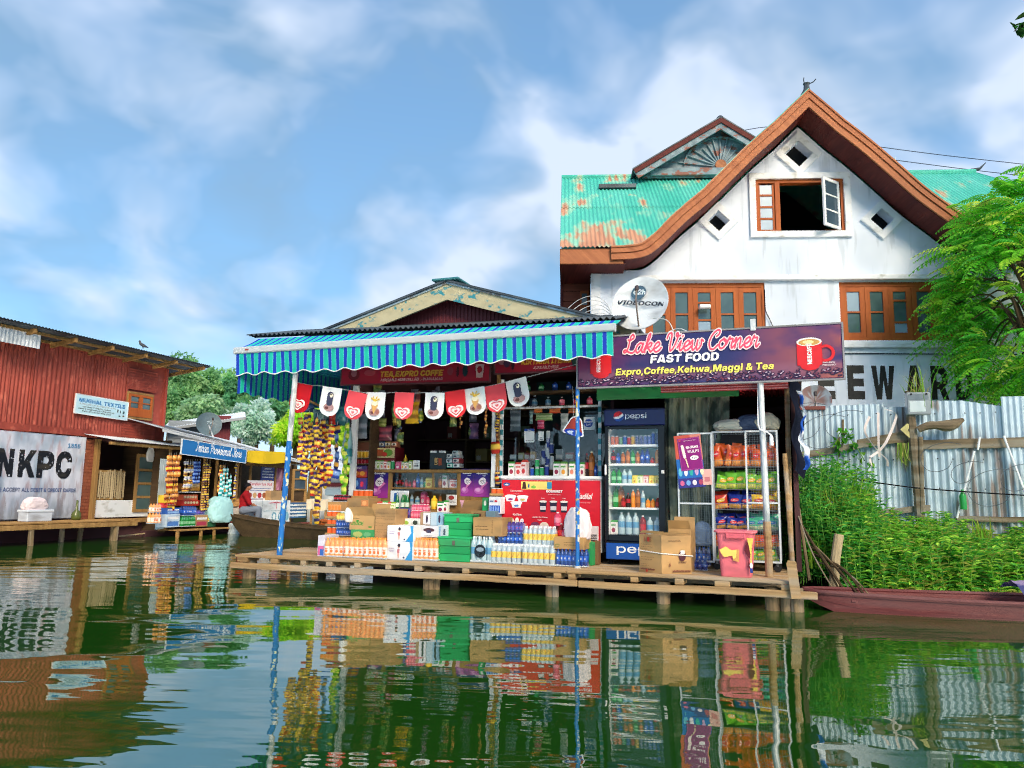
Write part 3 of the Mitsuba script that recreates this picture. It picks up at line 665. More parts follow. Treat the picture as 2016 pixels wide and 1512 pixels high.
dr_ = put('door', cat(box(1.72, 1.80, -.10, -.06, .62, 2.12), box(2.32, 2.40, -.10, -.06, .62, 2.12), box(1.80, 2.32, -.10, -.06, .62, .70), box(1.80, 2.32, -.10, -.06, 2.04, 2.12), *[box(1.80, 2.32, -.10, -.06, z, z + .06) for z in (.98, 1.33, 1.68)]), 'tan_wood', R, red, smooth=False)
for z in (.70, 1.04, 1.39, 1.74): put('pane', box(1.80, 2.32, -.085, -.08, z, z + .28 + .02 * (z > 1.7)), 'dark_glass', R, dr_, smooth=False)
put('side_sheet', corrugated((2.50, -.02, .5), (.55, .1, 0), (0, 0, 1.75), .076, .012, 6, 1), 'zinc', R, red, smooth=True)
rd = thing('red_building_deck', 'grey plank landing on piles under the lettered wall', 'deck')
for i in range(5): put('plank', box(-4.5, .95 - .02 * i, -1.0 + i * .2, -.81 + i * .2, .44, .475, .006), 'tan_wood', R, rd)
put('beam', box(-4.5, 1.0, -1.04, -.98, .33, .43, .01), 'tan_wood', R, rd)
for i in range(8): put('joist', box(-4.2 + i * .68, -4.12 + i * .68, -1.0, -.1, .40, .44), 'tan_wood', R, rd)
put('beam', box(.9, 2.9, -.12, -.04, .36, .47, .01), 'tan_wood', R, rd)
for u, v in ((-3.1, -.98), (-1.75, -.98), (-.62, -.5), (-.05, -.4), (.42, -.98), (.5, -.8), (2.6, -.1)): put('pile', rot(box(u - .045, u + .045, v - .045, v + .045, -.6, .40, .012), rng.uniform(-4, 4), (0, 1, 0), (u, v, .2)), 'post_wood', R, rd)
put('foundation', cat(box(-4.5, 2.6, .1, .3, -.5, .5), box(.9, 2.6, .0, 1.2, .42, .50)), 'maroon_dark', R, red, smooth=False)
put('boathook', tube([(.9, -.55, .06), (1.7, -.4, .08), (2.5, -.3, .11)], .018, 5), 'pale_wood', R, None, 'thin pale pole floating on the water below the porch', 'pole')
# things on and by it
u0, z0 = R.at(245, 828, -.09); u1, z1 = R.at(141, 775, -.09)
def board(name, o, W_, Hh, M0, base, label, cat_, thick=.03, rim=None, group=None, tilt=0):
    t = thing(name, label, cat_, group); M = M0 @ upright(*o, tilt)
    put('panel', [(mov(box(0, W_, 0, Hh, -thick, 0), 0, 0, 0), base, None)], 'print', M, t)
    if rim: put('frame', [(extrude(rect2(-.02, -.02, W_ + .02, Hh + .02).difference(rect2(0, 0, W_, Hh)), thick + .008), rim, None)], 'vc', M @ plane((0, 0, -thick), (1, 0, 0), (0, 1, 0)), t)
    return t, M
W_ = 1.52; t, M = board('shop_sign', (-.25, -.10, 3.0), W_, .44, R.M, 'b9dcea', 'white framed signboard in blue letters MUGHAL TEXTILE on the red wall', 'sign', rim='dfe6ea', tilt=-1.5)
put('lettering', art([(text('MUGHAL TEXTILE', .76, .27, .098, 900, w=1.36), '1d6fb0'), (text('A HOUSE OF HANDICRAFTS', .62, .215, .035, 500, w=1.05), '8a7f76')] + [(text(s, .60, y, .03, 700, w=w), '24303c') for s, y, w in (('ALL KINDS OF SHAWLS, SAREES', .155, .82), ('CARPETS, PAPER MACHIE, WOOD CARVING', .10, 1.06), ('JEWELLERY AND DRY FRUITS ETC', .048, .86))] + [(ell(1.22, .19, .016, .05), '1c1c20'), (ell(1.30, .18, .012, .045), '30404a'), (ell(1.40, .17, .03, .04), '24505a'), (ell(1.28, .07, .03, .015), '1c1c20'), (ell(1.40, .08, .03, .02), '5a4a3a')], M), 'print', None, t)
bird = put('bird', [(skin([(((0, 0, .07), .045), ((.10, 0, .10), .035)), (((0, 0, .07), .04), ((-.14, 0, .05), .012)), (((.10, 0, .10), .03), ((.13, 0, .16), .026)), (((.13, 0, .16), .022), ((.165, 0, .155), .006)), (((.01, .015, .05), .008), ((.01, .015, 0), .006)), (((.01, -.015, .05), .008), ((.01, -.015, 0), .006))], .02, 4), '5b6068', True)], 'cloth', pose(R, .95, -.8, 4.73, 180), None, 'grey pigeon sitting on the edge of the red building roof', 'bird')
def plastic_bag(name, lab, M, sx, sy, sz, col, seed=1, cat_='bag', group=None, square=.62):
    m = trimesh.creation.icosphere(4); v = m.vertices.copy(); v = np.sign(v) * np.abs(v) ** square; n = meshkit.fbm(v * 1.6 + seed * 7, 3); w = np.abs(meshkit.fbm(v * 3.4 + seed * 3, 4) - .5); top = np.clip(v[:, 2], 0, 1)
    v *= (1 + .34 * (n - .5) - .26 * w)[:, None]; v[:, 0] *= 1 - .34 * top ** 1.5; v[:, 0] += .25 * (meshkit.noise(np.full((1, 3), seed * 1.7))[0] - .5) * top; v[:, 2] = np.maximum(v[:, 2], -.86); v *= np.array([sx, sy, sz]) / 2; v[:, 2] += sz * .43
    m.vertices = v; return put(name, [(m, col, True)], 'cloth', M, None, lab, cat_, group)
plastic_bag('cloth_bundle', 'crumpled pink white cloth bundle in front of the lettered wall', pose(R, -1.25, -.35, .70), .55, .3, .33, 'e6d6da', 3, 'bundle')
put('storage_box', [(box(-1.5, -.9, -.5, -.2, .476, .70, .015), 'c9d2de', None), (box(-1.52, -.88, -.52, -.18, .68, .73, .01), 'd7dfe8', None)], 'vc', R, None, 'pale grey storage box under the pink bundle on the landing', 'box')
put('demijohn', [(lathe([(0, 0), (.09, 0), (.11, .06), (.10, .16), (.03, .24), (.025, .46), (0, .46)], 12), '5a6430', True)], 'gloss', pose(R, -.12, -.3, .476), None, 'dark green long necked bottle standing by the brick pier', 'bottle')
plastic_bag('rag', 'white rag hanging on the porch door', pose(R, 2.1, -.14, 1.93), .24, .08, .42, 'd8dce0', 8, 'rag')
# ------------------------------------------------------------------ wares: prototypes that copies share
def bottle(body, lab, cap, span=(.28, .60), r=.5, neck=.17, shoulder=.70, art_=None, n=10):
    prof = [(0, 0), (.44 * r * 2, 0), (r, .03), (r, shoulder), (r * .84, shoulder + .08), (neck * 1.15, .88), (neck, .93), (0, .93)]
    return proto(self=([(lathe(prof, n), body, 40)], 'gloss'),
                 label=([(lathe([(r + .002, span[0]), (r + .018, span[0] + .005), (r + .018, span[1] - .005), (r + .002, span[1])], n), lab, 40)] + ([(xf(extrude(art_[0], .012), plane((0, -r - .012, (span[0] + span[1]) / 2), (1, 0, 0), (0, 0, 1))), art_[1], None)] if art_ else []), 'gloss'),
                 cap=([(lathe([(0, .915), (neck + .02, .915), (neck + .02, .995), (neck - .01, 1.0), (0, 1.0)], 8), cap, 30)], 'gloss'))
def can(a, b, c='c9ced2', n=10):
    return proto(self=([(lathe([(0, 0), (.40, 0), (.5, .06), (.5, .90), (.42, .98), (.40, 1.0), (.38, .985), (0, .985)], n), c, 40)], 'gloss'),
                 label=([(lathe([(.5, .07), (.512, .075), (.512, .885), (.5, .89)], n), lambda v: np.where((np.abs(v[:, 2] - .5) < .16)[:, None], lin(b), lin(a)), None)], 'gloss'))
B = {'juice': bottle('f6a95e', 'f8e8dc', 'f49a44', (.16, .56), art_=(union_all([ell(0, -.06, .28, .08), rect2(-.3, .05, .25, .10)]), 'f07a2c')),
     'yellow': bottle('b9c8cf', 'f0cf4a', 'e8eef0', (.30, .62), art_=(path([(-.2, -.1), (.2, .1)], .07), 'd89a28')),
     'blue': bottle('1c3f8f', '2a62cc', '2450a8', (.30, .62), art_=(union_all([ell(0, 0, .20, .07)]), 'd8deee')),
     'purple': bottle('4a2f86', '5a58c0', '3a2a80', (.30, .65), art_=(ell(0, 0, .2, .06), 'c8508a')),
     'pink': bottle('d84a6c', 'f08aa0', 'e8dce0', (.25, .6)),
     'cola': bottle('2c1512', 'c02030', 'b81c28', (.32, .6)),
     'green': bottle('1d8a3f', '8fd0a0', '1d7a38', (.25, .5)),
     'beer': bottle('176a3a', 'cfe0d0', 'd8d8d0', (.15, .42), r=.42, neck=.13, shoulder=.52),
     'clear': bottle('b4cdd4', '5f9fc8', 'dfe8ec', (.32, .58)),
     'orange': bottle('e88a2c', 'f0a040', 'e8e0d0', (.25, .55)),
     'brown': bottle('9a5a2c', 'c87a3a', 'e0d8c0', (.25, .55)),
     'honey': bottle('e8b82c', 'f4d24a', 'e8c020', (.2, .6)),
     'sauce': bottle('8a1c20', 'd02a30', 'e8e4e0', (.2, .55)),
     'oil': bottle('d8b040', 'f0e060', '3f8a3f', (.2, .6))}
CAN = {'orange': can('e0642c', 'f4b060'), 'green': can('2f9a5c', 'b8e0c0'), 'blue': can('1f4fb0', '4f8ae0'), 'red': can('c02430', 'f0e0e0'), 'yellow': can('e0b030', 'a86a20'), 'navy': can('1a2f80', '9ab0e0'), 'silver': can('b8c4cc', '3060b0')}
def tetra(c, top, fruit):             # a drink carton, unit size
    g = [(box(-.5, .5, -.5, .5, 0, .86, .03), c, None), (hull([(-.5, -.5, .86), (.5, -.5, .86), (-.5, .5, .86), (.5, .5, .86), (-.5, 0, 1), (.5, 0, 1)]), top, None)]
    pr = [(xf(extrude(h, .02), plane((0, -.5, 0), (1, 0, 0), (0, 0, 1))), q, None) for h, q in ((ell(0, .30, .30, .16), fruit), (rect2(-.38, .60, .38, .70), top))]
    return proto(self=(g, 'gloss'), print=(pr, 'gloss'))
TET = {'beet': tetra('f0ebe6', '4a9a4a', 'a0304a'), 'apple': tetra('f2d8d6', 'd05048', 'c83c3c'), 'orange': tetra('f4efe0', '6aa84f', 'f0a030'), 'pomegranate': tetra('ece8e6', '3f8a50', '8a2450'), 'peach': tetra('f2ece4', '58a050', 'e88a70'), 'lime': tetra('eef2d8', '8ab83a', '9ac040'), 'yellow': tetra('f0dc5a', 'e0c028', 'd09020'), 'pink': tetra('d85a8a', 'e89ab4', 'f0d8e0')}


def pillow(cols, n=9):                # a crisp packet, 1 wide and 1 tall, upright, its front towards -v
    def f(sgn):
        def g(s, t):
            e = np.clip(np.sin(np.pi * s), 0, 1) ** .55 * np.clip(np.sin(np.pi * np.clip((t - .06) / .88, 0, 1)), 0, 1) ** .5
            w = 1 - .10 * np.sin(np.pi * np.clip((t - .05) / .9, 0, 1)) * 1.0
            x = (s - .5) * w; d = .17 * e + .008 + .014 * np.sin(s * 17 + t * 5) * e + .012 * np.sin(t * 23 + s * 6) * e
            return x, sgn * d, t - 0
        return grid(g, n, n + 2)
    return [(f(-1), cols, True), (f(1), cols, True)]
def bag_cols(base, band, blob, dark=None):
    b, a, o = lin(base), lin(band), lin(blob)
    def fn(v):
        c = np.broadcast_to(b, (len(v), 3)).copy(); x, z = v[:, 0], v[:, 2]
        c[(z < .30) & (np.abs(x) < .40)] = o
        c[(z < .07) | (z > .93)] = b * .8
        return c
    return fn
def crisp(base, band, blob, logo, lcol):
    pr = [(xf(extrude(g, .03), plane((0, -.165, .60), (1, 0, 0), (0, .04, 1))), c, None) for g, c in ((ell(0, 0, .30, .13, 8), lcol), (text(logo, 0, -.035, .08, 900, w=.42), 'f4f4f0'))]
    return proto(self=(pillow(bag_cols(base, band, blob)), 'gloss'), logo=(pr, 'gloss'))
BAG = {'orange': crisp('d0561c', 'e07a2c', 'e89a50', "Lay's", 'c8282c'), 'green': crisp('6ab82c', '8ad040', 'd8d860', "Lay's", 'e0b020'), 'blue': crisp('182a86', '2a44b0', 'e0a850', "Lay's", 'd02a30'),
       'red': crisp('b8301e', 'd05030', 'e8b060', "Lay's", 'e0b020'), 'mint': crisp('3fae8a', '60c0a0', 'd8e0b0', 'Chips', '2a6aa8'), 'yellow': crisp('e0b828', 'f0d050', 'c88030', 'Chips', 'c03020')}
def sachet(a, b, k): # a small packet of a hanging strip
    return proto(self=([(waist(m), c, True) for m, c, _ in pillow(lambda v: np.where(((v[:, 2] > .30) & (v[:, 2] < .72))[:, None], lin(b), lin(a)), 5)], 'gloss'))
def waist(m):
    v = m.vertices; v[:, 0] *= .74 + .32 * np.sin(np.pi * np.clip(v[:, 2], 0, 1)) ** .7; v[:, 1] *= 1.5; m.vertices = v; return m
SACH = {k: sachet(a, b, k) for k, (a, b) in dict(amber=('c87a2c', 'e8b060'), yellow=('e0b82a', '3a2060'), red=('b02c24', 'e8c040'), brown=('8a4a2a', 'd89a50'), blue=('2448a8', '7aa0e0'), navy=('1c2060', 'd0a040'), cyan=('3fbcc0', 'd0eef0'), green=('7ac028', 'd8e060'), white=('dcdcd4', '9aa0c0'), gold=('d8a83a', '6a3a2a'), plum=('4a2050', 'e0c040')).items()}


def at_px(fr, x0, y0, x1, y1, v):     # survey of a front face: u0, u1, z0, z1
    ym = (y0 + y1) / 2; xm = (x0 + x1) / 2
    return fr.at(x0, ym, v)[0], fr.at(x1, ym, v)[0], fr.at(xm, y1, v)[1], fr.at(xm, y0, v)[1]
def SC(fr, u, v, z, sx, sy, sz, deg=0.0, tilt=None):
    M = pose(fr, u, v, z, deg, 1.0, tilt); return M @ np.diag([sx, sy, sz, 1])


def bottle_pack(kind, u0, u1, v, z0, z1, n, rows, label, fr=S, name='bottle_pack', group=None, sheet='c8d4dc', lib=None, jitter=1.0, deg=0.0):
    """n bottles across and some rows deep, wrapped as one pack: the pack is the thing, each bottle a part with its label and cap."""
    t = thing(name, label, 'bottle pack', group); pr = (lib or B)[kind]; d = (u1 - u0) / n; h = z1 - z0
    F0 = Frame(0, 0, 0); F0.M = fr.M @ pose(WORLD, u0, v, z0, deg)
    for j in range(rows):
        for i in range(n):
            e = .004 * jitter
            stamp('bottle', pr, SC(F0, d * (i + .5) + rng.uniform(-e, e), d * (j + .5) + rng.uniform(-e, e), .006, d * .97, d * .97, h * rng.uniform(.985, 1.0), rng.uniform(-25, 25)), t)
    w = u1 - u0
    put('shrink_base', [(box(-.004, w + .004, -.004, d * rows + .004, 0, h * .10, .012), sheet, None)], 'gloss', F0, t)
    fm = box(-.006, w + .006, -.008, d * rows + .006, h * .08, h * .93).subdivide_to_size(.035); q = fm.vertices; q += .010 * (meshkit.fbm(q * 16 + u0, 3)[:, None] - .5) * np.array([1, 1.2, .6])
    pin = np.clip((q[:, 2] / h - .62) * 2.6, 0, 1); q[:, 1] += pin * .012; fm.vertices = q; put('shrink_film', fm, 'pane', F0, t, smooth=True)
    return t


def carton(label, u0, u1, v, z0, z1, depth, col, fr=S, prints=(), deg=0.0, flaps=False, tape=True, name='carton', cat_='carton', side=None, group=None, pw=1.0):
    """A cardboard box, printed as the photograph shows; prints: [(outline on a face w x h, colour), ...]."""
    t = thing(name, label, cat_, group); w, h = u1 - u0, z1 - z0; M = fr.M @ pose(WORLD, u0, v, z0, deg); k = lin(col) if isinstance(col, str) else col
    if flaps:
        q = .006
        put('shell', [(box(0, w, 0, q, 0, h, .002), k, None), (box(0, w, depth - q, depth, 0, h, .002), k, None), (box(0, q, q, depth - q, 0, h), k, None), (box(w - q, w, q, depth - q, 0, h), k, None), (box(q, w - q, q, depth - q, 0, .01), k * .7, None)], 'vc', M, t)
        f = h * .0 + min(.45 * depth, .16)
        for g in (hull([(0, 0, h), (w, 0, h), (0, .004, h), (w, .004, h), (.01, -f * .45, h + f * .75), (w - .01, -f * .45, h + f * .75), (.01, -f * .45 + .004, h + f * .75), (w - .01, -f * .45 + .004, h + f * .75)]),
                  hull([(0, depth, h), (w, depth, h), (0, depth - .004, h), (w, depth - .004, h), (.01, depth + f * .3, h + f), (w - .01, depth + f * .3, h + f), (.01, depth + f * .3 - .004, h + f), (w - .01, depth + f * .3 - .004, h + f)])):
            put('flap', [(g, k * .92, None)], 'vc', M, t)
    else:
        m = box(0, w, 0, depth, 0, h, .006)
        put('shell', [(m, k, None)], 'vc', M, t)
        if tape: put('tape', [(box(-.002, w + .002, depth * .44, depth * .56, h - .001, h + .0015), lin('b08a50'), None), (box(w * 0 - .0015, 0, depth * .44, depth * .56, h * .72, h), lin('b08a50'), None)], 'gloss', M, t)
    if prints: put('print', art(list(prints), M @ plane((0, -.001, 0), (1, 0, 0), (0, 0, 1)), .0008), 'vc', None, t)
    if side: put('side_print', art(list(side), M @ plane((w + .001, 0, 0), (0, 1, 0), (0, 0, 1)), .0008), 'vc', None, t)
    return t


def strip(kind, fr, u, v, ztop, n, w, h, label, group='snack packets hanging in strips', name='packet_strip', lean=0.0, cat_='snack packet strip'):
    """A strip of joined sachets hanging down."""
    t = thing(name, label, cat_, group)
    ks = kind if isinstance(kind, (list, tuple)) else [kind]
    for i in range(n):
        stamp('sachet', SACH[ks[i % len(ks)]], SC(fr, u + lean * i * h + rng.uniform(-.006, .006), v + rng.uniform(-.015, .015), ztop - (i + 1) * h, w * rng.uniform(.9, 1.05), w * .8, h * 1.02, rng.uniform(-50, 50), (rng.uniform(-14, 14), (0, 1, 0))), t)
    put('string', tube([(u, v, ztop + .06), (u + lean * n * h, v, ztop - n * h * .5)], .003, 4), 'galvanised', fr, t)
    return t


# ------------------------------------------------------------------ the deck of the corner shop
deck = thing('shop_deck', 'weathered plank deck on short piles in the canal carrying the corner shop', 'deck')
for j in range(8):
    cuts = [(-.02, 3.2), (3.21, 7.30)] if j % 2 else [(-.02, 1.8 + .2 * j), (1.81 + .2 * j, 5.2), (5.21, 7.30)]
    if j == 0: cuts = [(-.02, 4.78), (4.79, 7.30)]
    for a, b in cuts:
        v = -.03 + j * .205; m = box(a, b, v, v + .198, .298, .33 + rng.uniform(-.003, .001), .006); m = m.subdivide_to_size(.35); p = m.vertices
        p[:, 2] += (.010 * (meshkit.fbm(p * np.array([1.3, 9, 0]) + j, 2) - .5)); p[:, 1] += .018 * (meshkit.fbm(p * np.array([2.2, 0, 0]) + j * 3.3, 2) - .5); m.vertices = p
        put('plank', m, 'deck_wood', S, deck)
for j in range(12): put('plank', box(.9, 7.30, 1.61 + j * .2, 1.80 + j * .2, .298, .326), 'deck_wood', S, deck)
for a, b in ((468, 488), (534, 548), (593, 603), (643, 655), (699, 711), (760, 771), (817, 832), (911, 924), (1001, 1015), (1091, 1105), (1119, 1133), (1241, 1256), (1328, 1346), (1406, 1436), (1536, 1554)):
    ua, ub = S.at(a, 1110, 0)[0], S.at(b, 1110, 0)[0]; put('block', box(ua, ub, -.03 + rng.uniform(0, .01), .25, .231, .297, .006), 'deck_wood', S, deck)
for a, b, z in ((-.08, 4.93, .150), (4.94, 7.56, .148)):
    m = box(a, b, -.05, -.005, z, z + .080, .01).subdivide_to_size(.3); p = m.vertices; p[:, 2] += .022 * (meshkit.fbm(p * np.array([1.1, 0, 0]) + a, 2) - .5); p[:, 1] += .02 * (meshkit.fbm(p * np.array([1.6, 0, 3]), 2) - .5); m.vertices = p
    put('beam', m, 'deck_wood', S, deck)
put('beam', box(0, 7.3, .7, .8, .18, .29), 'deck_wood', S, deck); put('beam', box(.2, 7.3, 1.6, 1.7, .18, .29), 'deck_wood', S, deck)
for x, w in ((488, .10), (677, .07), (845, .09), (858, .05), (1081, .05), (1092, .05), (1305, .085), (1519, .08), (1545, .06), (1567, .075)):
    u = S.at(x, 1150, .1)[0]; m = lathe([(0, -.7), (w, -.7), (w * .93, .0), (w * .95, .246), (0, .246)], 10).subdivide_to_size(.2); p = m.vertices; p[:, :2] *= (1 + .22 * (meshkit.fbm(p * np.array([12, 12, 3]) + x, 2) - .5))[:, None]
    m.vertices = p; put('pile', mov(m, u, .12, 0), 'post_wood', S, deck)
for u, v in ((1.2, .75), (3.0, .75), (5.0, .75), (6.6, .75), (.3, 1.65), (2.2, 1.65), (4.2, 1.65), (6.0, 1.65), (7.2, 1.5)): put('pile', lathe([(0, -.7), (.07, -.7), (.065, .18), (0, .18)], 8, (u, v, 0)), 'post_wood', S, deck)
put('foundation', box(.9, 7.5, 2.2, 2.4, -.6, .296), 'maroon_dark', S, deck)  # dark board added under the deck to stand for the shade there
k0 = S.at(1563, 1120, -.05); put('stake', [(rot(hull([(x, y, z) for x in (-.05, .05) for y in (-.025, .025) for z in (.16, .53)] + [(-.03, 0, .56), (.04, 0, .545)]), -6, (0, 1, 0), (0, 0, .3)), lin('c09468'), None)], 'vc', pose(S, k0[0], -.03, 0), deck) if 0 else put('stake', mov(rot(hull([(x, y, z) for x in (-.05, .05) for y in (-.025, .025) for z in (.16, .53)] + [(-.03, 0, .56), (.04, 0, .545)]), -6, (0, 1, 0), (0, 0, .3)), k0[0], -.08, 0), 'deck_wood', S, deck)

# ------------------------------------------------------------------ the corner shop
shop = thing('corner_shop', 'open fronted timber shop with a low gable roof standing over the canal', 'shop')
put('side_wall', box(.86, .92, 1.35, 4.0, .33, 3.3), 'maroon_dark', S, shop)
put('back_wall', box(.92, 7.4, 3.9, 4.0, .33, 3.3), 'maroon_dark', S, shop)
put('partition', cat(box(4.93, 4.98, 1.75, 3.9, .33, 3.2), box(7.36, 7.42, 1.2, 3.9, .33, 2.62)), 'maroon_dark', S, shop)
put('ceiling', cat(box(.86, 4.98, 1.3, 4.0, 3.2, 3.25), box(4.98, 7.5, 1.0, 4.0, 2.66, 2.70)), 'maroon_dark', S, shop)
pa = S.at(893, 563, 1.45); pl = S.at(655, 655, 1.45); pr_ = S.at(1217, 640, 1.45)
A2, L2, R2 = np.array(pa), np.array(pl), np.array(pr_)
put('gable_cladding', cat(*[xf(corrugated((L2[0], 0, -.05), (R2[0] - L2[0], 0, 0), (0, 0, .01), .05, .006, 5), np.eye(4))][:0], vprism(Polygon([L2 - (0, .02), A2 - (0, .05), R2 - (0, .02), (R2[0], 3.2), (L2[0], 3.2)]), 1.50, 1.54)), 'maroon_sheet', S, shop, smooth=False)
nb = int((R2[0] - L2[0]) / .062)
for i in range(nb):
    u = L2[0] + (i + .5) * (R2[0] - L2[0]) / nb; top = np.interp(u, [L2[0], A2[0], R2[0]], [L2[1], A2[1], R2[1]]) - .06
    if top > 3.46: put('cladding_rib', box(u - .013, u + .013, 1.482, 1.499, 3.3, top, .004), 'maroon_sheet', S, shop)
for a, b in ((L2 - (.35, .13), A2), (A2, R2 + (.3, -.10))):
    d = (b - a) / np.linalg.norm(b - a); n = np.array([-d[1], d[0]])
    bb = put('bargeboard', vprism(Polygon([a, b, b - (0, .27), a - (0, .27)]), 1.22, 1.26), 'peeling_fascia', S, shop, smooth=False)
    put('roof_edge', vprism(Polygon([a + n * .0, b + n * 0, b + n * .03, a + n * .03]), 1.16, 4.1), 'dull_sheet', S, shop, smooth=False)
    put('verge_strip', vprism(Polygon([a - (0, .03), b - (0, .03), b - n * .002, a - n * .002]), 1.195, 1.218), 'zinc', S, shop, smooth=False)
put('ridge_cap', cat(*[mov(box(-.22, .22, 1.13, 4.1, -.02, .015, .008), A2[0], 0, A2[1] + .03)]), 'teal_sheet', S, shop)
# lean-to sheet over the front, seen from below its rippled edge
ea, eb = S.at(490, 660, .36), S.at(1208, 626, .36); zE = (ea[1] + eb[1]) / 2
lt = put('lean_to_roof', corrugated((ea[0] - .05, .36, ea[1]), (eb[0] - ea[0] + .1, 0, eb[1] - ea[1]), (0, 1.3, .34), .082, .017, 8, 2), 'dull_sheet', S, shop, smooth=True)
put('sheet', corrugated((ea[0] + .02, .40, ea[1] - .022), (eb[0] - ea[0], 0, eb[1] - ea[1]), (0, 1.25, .32), .082, .017, 8, 1), 'dull_sheet', S, lt, smooth=True)
put('eave_beam', box(ea[0] + .5, eb[0], .46, .54, zE - .16, zE - .045, .01), 'dull_sheet', S, shop)
# posts
def post_px(name, x0, x1, yt, yb, v, mat, d=.07):
    u0, u1, z0, z1 = at_px(S, x0, yt, x1, yb, v); return put(name, box(u0, u1, v, v + d, max(.33, z0), z1, .006), mat, S, shop)
post_px('post', 690, 700, 720, 1020, 1.32, 'white_trim'); post_px('post', 967, 975, 805, 960, 1.40, 'white_trim')
put('post', box(S.at(977, 900, 1.42)[0] - .01, S.at(977, 900, 1.42)[0] + .035, 1.42, 1.47, .33, 3.2, .005), 'tan_wood', S, shop)
# dark shelves deep inside with jars and packets
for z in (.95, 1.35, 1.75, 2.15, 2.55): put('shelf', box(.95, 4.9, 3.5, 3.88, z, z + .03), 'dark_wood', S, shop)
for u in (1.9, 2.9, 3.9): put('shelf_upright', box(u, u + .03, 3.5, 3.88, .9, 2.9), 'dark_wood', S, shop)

# awning
aw = thing('awning', 'striped turquoise and blue canvas awning with a scalloped valance and white front bar', 'awning')
q0, q1 = S.at(466, 694, -.12), S.at(1207, 641, -.12); ua, ub, zb = q0[0], q1[0], (q0[1] + q1[1]) / 2
ba = S.at(500, 667, .40); zt = ba[1]; PITCH = .128
def cloth(fn, axis, nper=12, nv=6, L=1.0):
    """A cloth panel of sewn stripes: blue and turquoise with a thin pale seam on either side."""
    nu = round(L / PITCH) * 20; m = grid(fn, nu, nv); k = np.repeat(np.concatenate([np.tile(np.arange(nu), nv)] * 2) % 20, 3)
    c = np.where((k < 8)[:, None], lin('1e40b2'), np.where(((k == 8) | (k == 19))[:, None], lin('5cccc4'), lin('1cb2a2')))
    return [(trimesh.Trimesh(np.array(m.triangles).reshape(-1, 3), np.arange(len(m.faces) * 3).reshape(-1, 3), process=False), c, None)]
LW = ub - ua
zt2 = S.at(1205, 631, .34)[1]; ba = S.at(500, 668, .34); zt = ba[1]
put('canopy', cloth(lambda s, t: (ua + s * LW, -.075 + t * .415, zb + .052 + t * (zt + (zt2 - zt) * s - zb - .052) - .015 * np.sin(np.pi * t)), 0, 10, 4, LW), 'awning_cloth', S, aw)
put('valance', cloth(lambda s, t: (ua + s * LW, -.13 + .02 * np.sin(s * LW * 9) * t + .03 * t, zb - .03 - t * (.315 + .02 * np.cos(2 * np.pi * s * LW / .33))), 0, 14, 6, LW), 'awning_cloth', S, aw)
put('piping', [(tube([(ua + x, -.102 + .02 * math.sin(x * 9), zb - .345 - .02 * math.cos(2 * np.pi * x / .33)) for x in np.arange(0, LW, .03)], .007, 5), 'e4e8e8', 40)], 'cloth', S, aw)
put('front_bar', [(xf(extrude(rnd(-.04, -.05, .04, .05, .025), LW + .06), plane((ua - .03, -.12, zb), (0, 1, 0), (0, 0, 1))), 'b6bec2', 50)], 'gloss', S, aw)
put('brand_tag', art([(rect2(0, 0, .06, .025), 'c83a40')], S.M @ upright(ua + .18, -.162, zb - .012)), 'vc', None, aw)
put('side_valance', cloth(lambda s, t: (ua + .02 + 0 * s + .015 * np.sin(s * 25) * t, -.08 + s * 3.2, zb - .04 - t * (.56 + .02 * np.cos(2 * np.pi * s * 3.2 / .33)) - .10 * s * 0), 1, 10, 5, 3.2), 'awning_cloth', S, aw)
put('side_canopy', cloth(lambda s, t: (ua + .02 + t * 1.2, .45 + s * 2.7, zb - .04 + t * .10), 1, 8, 3, 2.7), 'awning_cloth', S, aw)
for a, b in (((ua + .1, -.08, zb - .02), (ua + .75, .75, zb - .15)), ((ua + .75, .75, zb - .15), (ua + 1.15, 1.3, zb - .05)), ((ub - .6, -.08, zb - .02), (ub - .9, .7, zb - .1)), ((ua + .05, .1, zb - .02), (ua + .05, 3.0, zb + .0))):
    put('arm', tube([a, b], .022, 6), 'galvanised', S, aw)

# the posts in front
def pole(name, label, x0, y0, x1, y1, v0, v1, r, parts):
    (a, za), (b, zb_) = S.at(x0, y0, v0), S.at(x1, y1, v1); za = .33; t = thing(name, label, 'pole')
    P0, P1 = np.array([a, v0, za]), np.array([b, v1, zb_])
    for nm, f0, f1, mat, k in parts: put(nm, tube([P0 + (P1 - P0) * f0, P0 + (P1 - P0) * f1], r * k, 12), mat, S, t)
    return t
p1_ = pole('awning_pole', 'pole with a chipped blue lower half and pale upper half under the awning', 550, 1093, 582, 735, .14, .0, .040, (('lower_shaft', 0, .625, 'blue_pole', 1), ('upper_shaft', .625, 1, 'galvanised', .96)))
pole('sign_pole', 'slim pole splashed blue and white in front of the red freezer', 1137, 1118, 1137, 762, .33, .33, .026, (('shaft', 0, 1, 'blue_pole', 1), ('foot', -.005, .012, 'galvanised', 1.5)))
pole('steel_post', 'grey galvanised post holding up the fast food signboard', 1515, 1136, 1497, 755, .34, .34, .036, (('shaft', 0, 1, 'galvanised', 1), ('rear_post', 0, .28, 'deck_wood', 1.2)))

